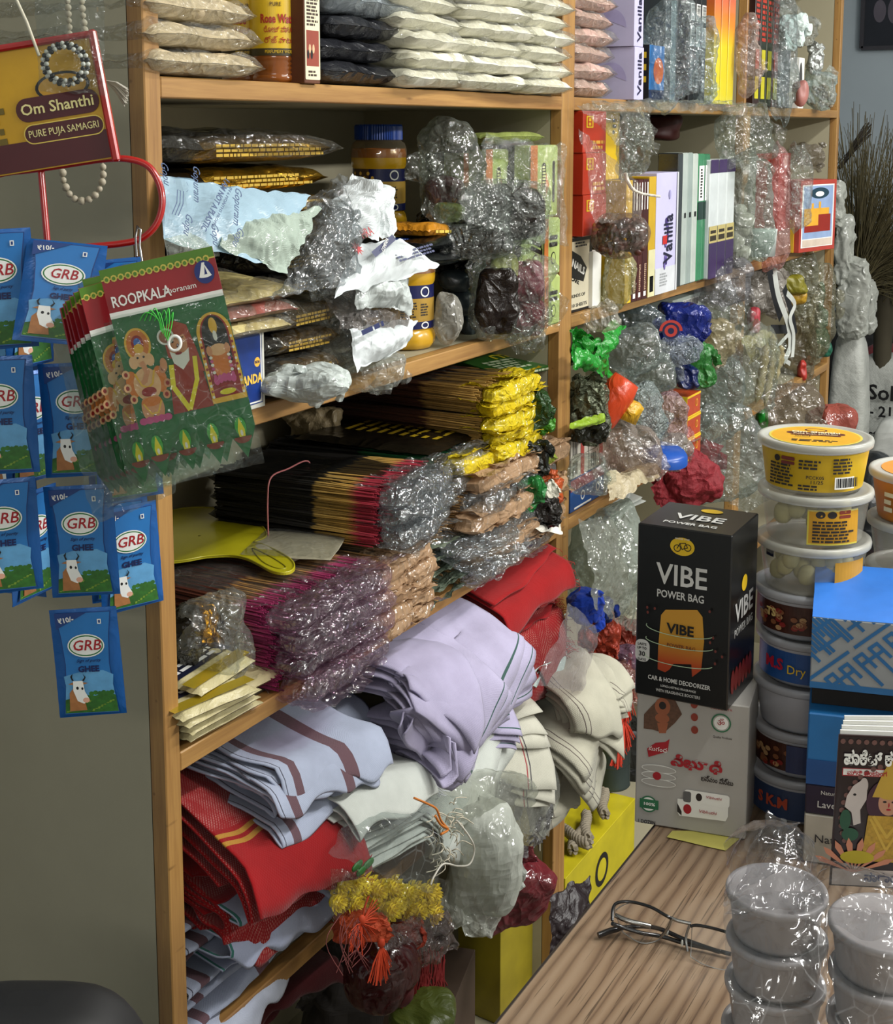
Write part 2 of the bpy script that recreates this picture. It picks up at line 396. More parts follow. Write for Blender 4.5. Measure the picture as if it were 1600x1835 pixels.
def pillow(name, mats, parent, dims, seed=1, m=0, mb=None, smooth=True, warp=None, **k):
    t, b, uv = pillowV(*dims, seed, **k); g = G(); g.grid(t, m, uv); g.grid(b[::-1], (m if mb is None else mb), uv[::-1]); return g.build(name, mats, parent, smooth, warp=warp)
def lump(g, c, d, seed, nu=30, nv=18, e=.75, amp=.06, freq=18, m=0, crum=0.0, cf=45, taper=0.0, ears=0):
    th = np.linspace(0, 2 * np.pi, nu, endpoint=False); ph = np.linspace(-np.pi / 2 + .02, np.pi / 2 - .02, nv)
    TH, PH = np.meshgrid(th, ph, indexing='ij'); f = lambda x: np.sign(x) * np.abs(x) ** e
    X = f(np.cos(PH)) * f(np.cos(TH)); Y = f(np.cos(PH)) * f(np.sin(TH)); Z = f(np.sin(PH))
    k = 1 - taper * (Z + 1) / 2
    V = np.stack([X * d[0] / 2 * k, Y * d[1] / 2 * k, Z * d[2] / 2], -1)
    mn = min(d)
    V = V * (1 + amp * sn(V + seed, seed, freq, 2))[..., None]
    if ears:
        r = np.random.default_rng(seed + 99); A_ = np.arctan2(V[..., 2] / d[2], V[..., 0] / d[0]); k = np.ones(A_.shape)
        for q in range(ears): dl = (A_ - r.uniform(-np.pi, np.pi) + np.pi) % (2 * np.pi) - np.pi; k += r.uniform(.08, .22) * np.maximum(0, 1 - np.abs(dl) / r.uniform(.25, .5))
        V = V * np.stack([k, np.ones_like(k), k], -1)
    if crum: V = V + crv(V + seed, seed, cf, crum)
    V = V + np.array(c)
    g.grid(V, m, cu=True); g.add(V[:, -1], [list(range(nu))], m); g.add(V[:, 0], [list(range(nu))[::-1]], m)
def sheet(g, c4, nu, nv, seed, amp, freq, m=0, bulge=0.0, edge=0.0):
    """crumpled film between four corner points"""
    a, b, c, d = [np.array(q, float) for q in c4]; u = np.linspace(0, 1, nu)[:, None, None]; v = np.linspace(0, 1, nv)[None, :, None]
    V = a * (1 - u) * (1 - v) + b * u * (1 - v) + c * u * v + d * (1 - u) * v
    n = np.cross(b - a, d - a); n /= np.linalg.norm(n) + 1e-9
    V = V + n * (bulge * np.sin(np.pi * u) * np.sin(np.pi * v)) + crv(V + seed, seed, freq, amp) + n * (cr(V + 5, seed + 2, freq * 2.1) * amp * .5)[..., None]
    if edge: V = V + ((np.abs(u - .5) > .499) | (np.abs(v - .5) > .499)) * np.stack([sn(V, seed + i, 160, 1) for i in range(3)], -1) * edge
    g.grid(V, m)
CLEAR = film(); CLEARB = film('#e4ebe8', .22, .22, 55, 1.0, .1)
def FP(mw):
    """pixel -> metres on the local plane z=0 of a placed frame (used to read sizes off the photograph)"""
    M_ = np.array(mw); o = M_[:3, 3]; u = M_[:3, 0]; v = M_[:3, 1]; n = M_[:3, 2]
    def f(px, py):
        d = ray(px, py); q = CAM + d * (((o - CAM) @ n) / (d @ n)) - o; return (float(q @ u), float(q @ v))
    return f
XYF = Face((0, 0, 0), (1, 0, 0), (0, 1, 0), 1, 1)
WHITE = mat('#e4e4de', .5, var=.04); BLACK = mat('#0c0c0e', .45, var=.1); CREAMP = mat('#d8d0b0', .5, var=.06)
YEL = mat('#d9b31e', .4, var=.06); RED = mat('#b3201c', .35, var=.06); NAVY = mat('#16204e', .4, var=.06); MAROON = mat('#4a1018', .45, var=.06)
GREEN = mat('#1d7a35', .4, var=.08); ORANGE = mat('#d9641e', .4, var=.08); GOLDP = mat('#d8a83a', .35, var=.08); GREY = mat('#8f9294', .5, var=.05)
BROWNP = mat('#5b3018', .5, var=.1); SILV = mat('#c9ccd0', .3, var=.05); GOLDF = crink('#c99a2e', .25, .9, 60, .7); SKIN = mat('#a8683f', .6)
PINK = mat('#d0708a', .5); BLUEP = mat('#2b6fb0', .4, var=.06)
def XA(px, y, z):
    """world x of the point that stands at depth y, height z and image column px"""
    a = rt - fwd * ((px - CX) / F); return float(CAM[0] - (a[1] * (y - CAM[1]) + a[2] * (z - CAM[2])) / a[0])
BEND = []
def cylface(R, ang=0.0, z0=0.0):          # a face wrapped on an upright cylinder, x measured along the arc
    f = Face((math.sin(ang) * R, -math.cos(ang) * R, z0), (math.cos(ang), math.sin(ang), 0), (0, 0, 1), 0, 0); f.R = R; return f
def ctxt(par, f, s, x, y, h, m, **k):
    o = txt(par, Face(f.o, f.u, f.v, 0, 0), s, 0, y, h, m, **k)
    a = math.atan2(f.u[1], f.u[0]) + x / f.R
    g_ = cylface(f.R, a, f.o[2]); R = Matrix(((g_.u[0], g_.v[0], g_.n[0]), (g_.u[1], g_.v[1], g_.n[1]), (g_.u[2], g_.v[2], g_.n[2])))
    o.matrix_local = Matrix.Translation(Vector(g_.p(0, y, k.get('z', .0006)))) @ R.to_4x4(); BEND.append((o, f.R)); return o
def cflat(par, f, shapes, mats, name='print', z=.0003, zs=.00004):
    g = G(); a0 = math.atan2(f.u[1], f.u[0])
    for i, (pts, mi) in enumerate(shapes):
        q = np.array(pts, float)
        if np.sum(q[:, 0] * np.roll(q[:, 1], -1) - np.roll(q[:, 0], -1) * q[:, 1]) < 0: q = q[::-1]
        w_ = q[:, 0].max() - q[:, 0].min()
        R = f.R + z + zs * i
        def W(x, y): a = a0 + x / f.R; return (R * math.sin(a), -R * math.cos(a), y + f.o[2])
        if len(q) == 4 and w_ > f.R * .12:
            n = int(w_ / (f.R * .08)) + 1; x0, x1 = q[:, 0].min(), q[:, 0].max(); y0, y1 = q[:, 1].min(), q[:, 1].max()
            g.grid([[W(x, y0), W(x, y1)] for x in np.linspace(x0, x1, n + 1)], mi)
        else: g.poly([W(x, y) for x, y in q], mi)
    return g.build(name, mats, par, smooth=False)
def cfine(par, f, x0, y0, x1, y1, rows, m, seed=0):
    r = np.random.default_rng(seed); rh = (y1 - y0) / rows; S = []
    for i in range(rows):
        x = x0; yy = y1 - rh * (i + .5); end = x1 - (x1 - x0) * r.uniform(0, .3)
        while x < end:
            l = min(rh * r.uniform(.7, 2.6), end - x); S.append((rect(x, yy - rh * .3, x + l, yy + rh * .3), 0)); x += l + rh * .35
    return cflat(par, f, S, [m], 'small_print', z=.0005, zs=0)
# ---------------- room and shelving ----------------
def woodmat(c1, c2, name='wood', sc=(3, 60, 60), rough=.45):
    t = NT(name); b = t.n('ShaderNodeBsdfPrincipled'); v = t.co('Object', sc)
    n = t.noise(1.0, v, 6, .6, .6); f = t.noise(6.0, v, 3, .6)
    c = t.ramp(t.math('MULTIPLY_ADD', f, .25, t.math('MULTIPLY', n, .75)), [(.32, c1), (.62, c2)])
    dk = t.n('ShaderNodeTexVoronoi', feature='F1'); dk.inputs['Scale'].default_value = 1.0; t.l(t.co('Object', (12, 55, 55)), dk.inputs['Vector'])
    sp = t.n('ShaderNodeMapRange', i_0=dk.outputs[0], i_1=0.0, i_2=.13, i_3=.75, i_4=0.0).outputs[0]
    c = t.mix(sp, c, '#4a2c12')
    t.l(c, b.inputs['Base Color']); b.inputs['Roughness'].default_value = rough
    t.l(t.bump(n, .15, .001), b.inputs['Normal']); t.l(b.outputs[0], t.out.inputs[0]); return t.m
WOODH = woodmat('#80592f', '#a88048', 'lipping_wood'); WOODV = woodmat('#80592f', '#a88048', 'lipping_wood', (60, 60, 3))
def lam():
    t = NT('cream_laminate'); b = t.n('ShaderNodeBsdfPrincipled'); v = t.co()
    n = t.noise(2.2, v, 6, .6); s = t.noise(90, t.co('Object', (1, 1, .12)), 2)
    c = t.ramp(n, [(.3, '#98917a'), (.7, '#a69f86')]); vo = t.n('ShaderNodeTexVoronoi'); vo.inputs['Scale'].default_value = 9; t.l(v, vo.inputs['Vector'])
    c = t.mix(t.n('ShaderNodeMapRange', i_0=vo.outputs[0], i_1=0.0, i_2=.035, i_3=.5, i_4=0.0).outputs[0], c, '#5a5240')
    t.l(c, b.inputs['Base Color']); b.inputs['Roughness'].default_value = .42; t.l(t.bump(s, .04, .001), b.inputs['Normal']); t.l(b.outputs[0], t.out.inputs[0]); return t.m
LAM = lam()
WALLM = mat('#96a0a6', .85, var=.05, vs=3, bump=.1, bs=80); CEILM = mat('#d8d8d2', .9, var=.04, vs=3); FLOORM = mat('#6d675d', .5, var=.2, vs=6)
def slab(name, c, d, m, kind='structure'):
    o = G().box((0, 0, 0), d).build(name, m, smooth=False, loc=c); o['kind'] = kind; return o
slab('floor', (1, -.9, -.05), (7.2, 4.2, .1), FLOORM); slab('ceiling', (1, -.9, 2.85), (7.2, 4.2, .1), CEILM)
slab('wall_back', (1, .42, 1.4), (7.2, .1, 2.8), WALLM); slab('wall_far', (4.35, -1.0, 1.4), (.1, 2.75, 2.8), WALLM)
slab('wall_opposite', (1, -2.65, 1.4), (7.2, .1, 2.8), CEILM); slab('wall_near', (-2.5, -1.1, 1.4), (.1, 2.95, 2.8), CEILM)
DEP = .345; SZ = (1.548, 1.2175, .896, .575, .10)
SH = thing('wall_shelving', 'tall cream and wood-edged open shelving packed with goods along the wall', 'shelving', (0, 0, 0))
def board(name, x0, x1, z0, z1, y0=.012, y1=DEP, lab=None):
    G().box(((x0 + x1) / 2, (y0 + y1) / 2, (z0 + z1) / 2), (x1 - x0, y1 - y0, z1 - z0)).build(name, LAM, SH, smooth=False)
def lip(x0, x1, z0, z1, vert=False):
    o = G().box(((x0 + x1) / 2, .004, (z0 + z1) / 2), (x1 - x0, .02, z1 - z0), bev=.0012).build('wood_edging', WOODV if vert else WOODH, SH, smooth=False); o['label'] = 'orange-brown wooden edging strip'
XS = ((0, .0225), (.924, .9465), (.9465, .969), (1.844, 1.8665), (1.8665, 1.889), (2.655, 2.678))
for i, (a, b) in enumerate(XS):
    board('side_panel', a, b, .05 if i != 0 else .05, 2.15); lip(a, b, .05, 2.15, True)
for (a, b) in ((.0225, .924), (.969, 1.844), (1.889, 2.655)):
    G().box(((a + b) / 2, DEP - .004, 1.1), (b - a, .008, 2.1)).build('back_panel', LAM, SH, smooth=False)
    for z in SZ + (1.91, 2.15):
        board('shelf_board', a, b, z - .0195, z); lip(a, b, z - .0195, z)
SZ1, SZ2, SZ3, SZ4, SZ5 = SZ
# table
def tablemat():
    t = NT('table_laminate'); b = t.n('ShaderNodeBsdfPrincipled')
    n = t.noise(1.0, t.co('Object', (1.2, 14, 1)), 4, .55, .6)
    w_ = t.n('ShaderNodeTexWave', wave_type='BANDS', bands_direction='Y'); w_.inputs['Scale'].default_value = 17; w_.inputs['Distortion'].default_value = 7
    w_.inputs['Detail'].default_value = 3; w_.inputs['Detail Scale'].default_value = .5; w_.inputs['Detail Roughness'].default_value = .6; t.l(t.co('Object', (.22, 1.5, 1)), w_.inputs['Vector'])
    c = t.ramp(t.math('MULTIPLY_ADD', w_.outputs['Fac'], .4, t.math('MULTIPLY', n, .6)), [(.2, '#6c5644'), (.45, '#7e6852'), (.8, '#8d7862')])
    ln = t.n('ShaderNodeMapRange', i_0=w_.outputs['Fac'], i_1=.0, i_2=.10, i_3=.45, i_4=0.0).outputs[0]; c = t.mix(ln, c, '#4c3a2c')
    f = t.noise(9.0, t.co('Object', (1.6, 70, 1)), 2, .5); g_ = t.n('ShaderNodeMapRange', i_0=f, i_1=.33, i_2=.38, i_3=1.0, i_4=0.0).outputs[0]
    c = t.mix(t.math('MULTIPLY', g_, .7), c, '#35281e')
    sm = t.noise(4.0, t.co('Object', (1, 1, 1)), 4, .6); c = t.mix(t.n('ShaderNodeMapRange', i_0=sm, i_1=.55, i_2=.75, i_3=0.0, i_4=.35).outputs[0], c, '#a39482')
    t.l(c, b.inputs['Base Color']); t.l(t.n('ShaderNodeMapRange', i_0=sm, i_1=.4, i_2=.7, i_3=.3, i_4=.5).outputs[0], b.inputs['Roughness'])
    t.l(t.bump(g_, -.15, .0006), b.inputs['Normal']); t.l(b.outputs[0], t.out.inputs[0]); return t.m
TZ = .82; TY = -.4145
TB = thing('counter_table', 'wood-grain laminate counter table in the aisle', 'table', (-.1, TY - .33, 0))
G().box((0, 0, TZ - .012), (1.36, .66, .024), bev=.002).build('tabletop', tablemat(), TB, smooth=False)
G().box((0, 0, TZ - .0122), (1.364, .664, .02)).build('edge_band', mat('#2b2420', .5), TB, smooth=False)
for sx in (-1, 1):
    for sy in (-1, 1): G().box((sx * .62, sy * .28, (TZ - .024) / 2), (.04, .04, TZ - .026), bev=.002).build('leg', mat('#3a3531', .4), TB, smooth=False)
G().box((0, .28, TZ - .07), (1.2, .018, .09)).build('apron', mat('#55463a', .6), TB, smooth=False)
# ---------------- hanging goods on the near side panel ----------------
REDW = mat('#a5120f', .28, coat=.5)
m = frame(D(187, 172, 1.06), 0, math.radians(9)); L = FP(m)
T = thing('sign_holder', 'yellow and maroon card in a red frame hanging on the cream side panel', 'sign', mw=m)
G().box((-.085, 0, -.002), (.17, .094, .003)).build('card', mat('#c99a18', .35), T, smooth=False)
g = G(); a = .047
g.box((.0, 0, 0), (.006, .1, .007), bev=.0015); g.box((-.085, a, 0), (.17, .005, .007), bev=.0015); g.build('red_frame', REDW, T, smooth=False)
sh = [(rect(-.17, -.046, -.003, -.0245), 1), (rrect(*L(29, 224), *L(170, 178)[0:2], .001) if 0 else rrect(-.068, -.0125, -.0035, .0085, .0095), 1), (rrect(-.066, -.0335 + .001, -.0015 - .002, -.014, .0085), 1)]
flat(T, XYF, [sh[0], (rrect(-.0685, -.0105, -.0045, .0075, .0085), 1), (rrect(-.066, -.0245 - .003, -.004, -.0125, .0072), 2), (rrect(-.0652, -.0267, -.0048, -.0133, .0066), 1)], [YEL, MAROON, mat('#e3c95a', .4)], 'print', z=.0004)
txt(T, XYF, 'Om Shanthi', -.0365, -.0015, .0085, mat('#e8dd9a', .5), w=.056, bold=.02, z=.0012)
txt(T, XYF, 'PURE PUJA SAMAGRI', -.035, -.02, .0055, mat('#e8dd9a', .5), w=.054, z=.0012)
flat(T, XYF, [(ell(-.030, .0125, .021, .011), 0), (ell(-.030, .0125, .0185, .009), 1)], [BLACK, mat('#b98a20', .4)], 'oval_print')
fine(T, XYF, -.105, -.026, -.0755, .012, 5, mat('#6b5a14', .5), 4)
# red wire rack
pts = [D(x, y, 1.075) for x, y in [(-60, 336), (0, 312), (60, 304), (120, 295), (190, 285), (235, 286), (268, 300), (287, 335), (290, 372), (278, 405), (252, 428), (215, 437), (150, 443), (60, 449), (-40, 458)]]
def smooth(pts, k=6, closed=False):
    p = np.array(pts, float); o = []
    n = len(p)
    for i in range(n if closed else n - 1):
        a, b, c, d = (p[(i - 1) % n], p[i], p[(i + 1) % n], p[(i + 2) % n]) if closed else (p[max(i - 1, 0)], p[i], p[i + 1], p[min(i + 2, n - 1)])
        for t in np.arange(k) / k: o.append(.5 * ((2 * b) + (c - a) * t + (2 * a - 5 * b + 4 * c - d) * t * t + (3 * b - a - 3 * c + d) * t ** 3))
    if not closed: o.append(p[-1])
    return np.array(o)
RK = thing('wire_rack', 'red wire hanging rack arm curling out past the wooden post', 'rack', D(187, 300, 1.075))
def loc_(o, pts): return np.array(pts) - np.array(o.location)
G().tube(loc_(RK, smooth(pts)), .0027, 10).build('hanging_arm', REDW, RK)
G().tube(loc_(RK, [D(73, 303, 1.077), D(80, 380, 1.077), D(86, 448, 1.077)]), .0026, 8).build('cross_rod', REDW, RK)
# bead strings
def beads(name, label, cat, pts, r, m, seed, Z, alt=None):
    p = smooth([D(x, y, Z) for x, y in pts], 40); d = np.r_[0, np.cumsum(np.linalg.norm(np.diff(p, axis=0), axis=1))]
    c = p[0]; T = thing(name, label, cat, p[0]); rr = np.random.default_rng(seed); s_ = 0; k = 0; g0 = G(); g0.tube(p - c, .0006, 5); g0.build('thread', mat('#b8ad95', .8), T)
    meshes = []
    for mm in (m, alt or m):
        g = G(); lump(g, (0, 0, 0), (1, 1, 1), seed, 10, 7, 1.0, .04, 4, 0); meshes.append(g.build('bead', mm, T))
    while s_ < d[-1]:
        q = np.array([np.interp(s_, d, p[:, i]) for i in range(3)]); ra = r * rr.uniform(.85, 1.12)
        o = meshes[k % 2] if k < 2 else meshes[k % 2].copy()
        if k >= 2: COL.objects.link(o)
        o.parent = T; o.location = q - c; o.scale = (2 * ra,) * 3; s_ += r * (1.95 if not alt else 1.9); k += 1
    return T
BW = mat('#a49c88', .6, var=.2, vs=120)
beads('bead_mala', 'string of pale wooden beads looped below the yellow sign card', 'beads', [(112, 296), (114, 325), (128, 352), (150, 360), (172, 348), (184, 322), (184, 292)], .0032, BW, 1, 1.16)
beads('bead_mala', 'pale bead string hanging above the sign, the one nearer the post', 'beads', [(146, -10), (147, 15), (150, 38), (152, 60), (150, 100)], .0030, BW, 2, 1.15)
beads('bead_mala', 'pale bead string hanging above the sign, the one farther from the post', 'beads', [(120, -10), (122, 20), (124, 50), (124, 90)], .0028, BW, 3, 1.16)
BT = thing('bead_bracelet', 'coiled bracelet of black and white beads hung on the yellow sign', 'bracelet', D(118, 115, 1.035))
mB = frame((0, 0, 0), .1, 0); rrr = np.array(mB.to_3x3())
protos = []
for mm in (mat('#d8d8d0', .4), mat('#060608', .45)):
    g = G(); lump(g, (0, 0, 0), (1, 1, 1), 5, 10, 7, 1, .01, 4); protos.append(g.build('bead', mm, BT))
k = 0
for ring, (R_, zz) in enumerate(((.0165, .002), (.0132, .004), (.0152, -.002))):
    n = int(2 * math.pi * R_ / .0034)
    for i in range(n):
        a = 2 * math.pi * i / n; o = protos[k % 2]
        if k >= 2: o = o.copy(); COL.objects.link(o)
        o.parent = BT; o.location = rrr @ np.array([R_ * math.cos(a) * 1.0, R_ * .92 * math.sin(a), zz]); o.scale = (.0036,) * 3; k += 1
fb = G(); sheet(fb, [D(72, 165, 1.02), D(190, 172, 1.02), D(186, -20, 1.03), D(58, -20, 1.03)], 40, 50, 3, .0018, 120, bulge=.006)
o = fb.build('film_bag', film('#cfd6d2', .10, .10, 50), None); tag(o, 'clear film bag holding the black and white bead bracelet', 'bag')
ts = thing('thread_tassel', 'pale grey thread tassel poking out behind the red sign frame', 'tassel', D(192, 150, 1.12)); g = G(); r_ = np.random.default_rng(4)
for i in range(70):
    e = D(r_.uniform(196, 230), 0, 1.12); a = r_.uniform(-.55, .25); Lh = r_.uniform(.85, 1.05)
    p0 = D(190, 145, 1.12); p1 = D(190 + 42 * Lh * math.cos(a) * .85 + 3, 158 - 30 * math.sin(a) * Lh + 8 + r_.uniform(-2, 10), 1.115 + r_.uniform(-.003, .003))
    g.tube(loc_(ts, [p0, (p0 * .5 + p1 * .5) + [0, 0, .002], p1]), .0006, 4, cap=False)
g.build('threads', mat('#b3aea2', .8), ts, kind='stuff')
# hanging cord of the sign
o = G().tube([D(25, -10, 1.05), D(48, 40, 1.05), D(70, 100, 1.05)], .0012, 6).build('string', mat('#c2bda8', .6)); tag(o, 'thin pale cord holding the yellow sign card from above', 'cord')

# ---- ghee sachets ----
GB = crink('#14559a', .3, .15, 25, .25, .1); GBD = mat('#163a78', .35); SKY = mat('#5c9ac8', .35, var=.2, vs=60); GRS = mat('#2c6422', .5, var=.4, vs=150); LEAF = mat('#6f9030', .5, var=.4, vs=200)
COWB = mat('#a06a3c', .5, var=.15, vs=200)
SW, SHh = .0545, .092
def sachet(parent, loc=(0, 0, 0), rot=(0, 0, 0)):
    g = G(); t, b, uv = pillowV(SW, SHh, .005, 3, nu=16, nv=26, fl=.08, wr=.0005)
    for q, fl_ in ((t, 0), (b[::-1], 1)): q = q.copy(); q[..., 2] -= .0025; g.grid(q, 0, uv)
    o = g.build('sachet', GB, parent); o.location = loc; o.rotation_euler = rot
    z = .0026; s = []
    x0, x1, y0, y1 = -.0215, .0215, -.0425, .0435
    brd = [(x0 - .001, y1), (x0 + .002, y1 - .02), (x0 + .0035, 0), (x0 + .002, y0 + .02), (x0 - .001, y0), (x1 + .001, y0), (x1 - .002, y0 + .02), (x1 - .0035, 0), (x1 - .002, y1 - .02), (x1 + .001, y1)]
    brd2 = [(x * .965, y * .985) for x, y in brd]
    s += [(brd, 0), (brd2, 1), ([(x0 + .0015, -.010), (x0 + .0025, -.018), (x0, y0 + .002), (x1, y0 + .002), (x1 - .0025, -.018), (x1 - .0015, -.010), (.012, -.006), (-.008, -.007)], 2)]
    s += [([(x0, y0 + .001), (x1, y0 + .001), (x1 - .001, -.0275), (.012, -.0245), (.004, -.0275), (-.006, -.026), (x0 + .001, -.030)], 3)]
    for q in range(6): s.append((ell(.001 + q * .0033, -.0255 + .0006 * (q % 2), .0022, .002, 7), 3))
    for q in range(26): s.append((ell(x0 + .002 + (q * .0071) % .038, y0 + .0025 + (q * .37 % 1) * .009, .0012, .0006, 5), 4))
    s += [([(x0 - .0005, .030), (x0 - .001, .0435), (.004, .0435)], 0)]
    s += [(ell(.0005, .0155, .0148, .0098, 28), 5), (ell(.0005, .0155, .0138, .0088, 28), 6), (ell(.0005, .0155, .0128, .0078, 28), 5)]
    cw = (-.0085, -.020)   # cow
    s += [([(cw[0] - .009, cw[1] - .0195), (cw[0] - .008, cw[1] - .004), (cw[0] - .003, cw[1] + .002), (cw[0] + .003, cw[1] - .006), (cw[0] + .005, cw[1] - .019)], 7),
          ([(cw[0] - .0085, cw[1] + .0035), (cw[0] - .0035, cw[1] + .0055), (cw[0] - .003, cw[1] + .0025)], 7), ([(cw[0] + .0075, cw[1] + .004), (cw[0] + .003, cw[1] + .005), (cw[0] + .003, cw[1] + .0025)], 7),
          ([(cw[0] - .0042, cw[1] + .006), (cw[0] + .0035, cw[1] + .006), (cw[0] + .0045, cw[1] - .003), (cw[0] + .0075, cw[1] - .0095), (cw[0] + .003, cw[1] - .0135), (cw[0] - .002, cw[1] - .011), (cw[0] - .0048, cw[1] - .002)], 5),
          (ell(cw[0] + .0050, cw[1] - .0105, .0028, .0022, 10), 8), (ell(cw[0] - .0012, cw[1] + .000, .0011, .0014, 8), 9), (ell(cw[0] + .0027, cw[1] - .0005, .0009, .0012, 8), 9),
          ([(cw[0] - .005, cw[1] + .0062), (cw[0] - .0062, cw[1] + .010), (cw[0] - .004, cw[1] + .0125), (cw[0] - .0047, cw[1] + .009), (cw[0] - .0035, cw[1] + .0065)], 9), ([(cw[0] + .003, cw[1] + .0062), (cw[0] + .0052, cw[1] + .009), (cw[0] + .004, cw[1] + .0122), (cw[0] + .0063, cw[1] + .009), (cw[0] + .0045, cw[1] + .0058)], 9)]
    s += [(rect(.0115, .0335, .0145, .0375), 5), (rect(.0122, .0342, .0138, .0368), 0)]
    flat(o, XYF, s, [GBD, mat('#2470b4', .33), SKY, GRS, LEAF, mat('#e6e8e4', .4), mat('#1f6b34', .4), COWB, mat('#d9a48c', .5), BLACK], 'printed_front', z=z, zs=.00002)
    txt(o, XYF, 'GRB', .0008, .0155, .0088, mat('#9c1420', .4), w=.020, bold=.015, shear=.2, z=z + .0009)
    txt(o, XYF, 'GHEE', .0008, -.0045, .0050, mat('#101c50', .4), w=.0165, bold=.05, z=z + .0006)
    txt(o, XYF, 'Sign of purity', .0012, .0028, .0026, mat('#101c50', .4), w=.0145, shear=.4, z=z + .0006)
    txt(o, XYF, '\u20b910/-', -.0135, .0375, .0042, WHITE, w=.012, bold=.03, rot=.17, z=z + .0007)
    return o
GS = 'blue ghee sachet strips on the wire rack'
T1 = thing('sachet_strip', 'front strip of blue printed ghee sachets, lowest pack ending beside the wood post', 'sachets', mw=frame(D(150, 444, 1.075), 0, 0), group=GS)
f1 = FP(T1.matrix_world)
x_, y_ = f1(137, 514); s0 = sachet(T1, (x_ - .004, y_ - .001, .03), (-.25, 0, .12)); s0.rotation_euler = (-.35, .12, -.13); s0.scale = (1.1, .86, 1)
def clone_part(src, par, loc, rot, sc=None):
    c = src.copy(); COL.objects.link(c); c.parent = par; c.location = loc; c.rotation_euler = rot
    if sc: c.scale = sc
    for ch in src.children: d = ch.copy(); COL.objects.link(d); d.parent = c
    return c
for (px, py, rz) in ((137, 753, .03), (147, 970, .04), (158, 1187, .055)):
    x_, y_ = f1(px, py); clone_part(s0, T1, (x_, y_, .0), (.02, 0, rz), (1, 1, 1))
CR = mat('#0f4f94', .4)
def strip(label, px, ys, Z, yaw, rz, dark=0):
    t = thing('sachet_strip', label, 'sachets', mw=frame(D(px, 444, Z), yaw, 0), group=GS); f = FP(t.matrix_world)
    for i, y in enumerate(ys):
        x_, y_ = f(px + i * 5, y); clone_part(s0, t, (x_, y_, 0), (.03 * (-1) ** i, .1 * (-1) ** i, rz), (1, 1, 1))
    return t
strip('blue ghee sachet strip cut off by the edge of the picture, front layer', -4, (520, 745, 962), 1.05, .15, .03)
strip('ghee sachet strip hanging turned sideways between the two front strips', 52, (560, 765, 975), 1.13, 1.0, .02)
strip('ghee sachet strip hanging behind at the picture edge', 20, (610, 800, 975), 1.16, -.5, .02)
strip('ghee sachet strip seen behind the leaf-green packets near the post', 222, (590, 800, 1000), 1.15, .45, .06)
strip('ghee sachet strip tucked close against the wooden post', 205, (560, 780, 985), 1.19, .2, .05)
g = G(); g.tube([D(243, 425, 1.045), D(246, 405, 1.05), D(252, 412, 1.05), D(250, 440, 1.045), D(258, 490, 1.03), D(262, 500, 1.03)], .0009, 6)
g.tube([D(243, 425, 1.045), D(245, 460, 1.035)], .0009, 6)
o = g.build('safety_pin', mat('#a8a8a8', .25, metal=1)); tag(o, 'steel safety pin fastening the green packets to the red rack', 'pin')

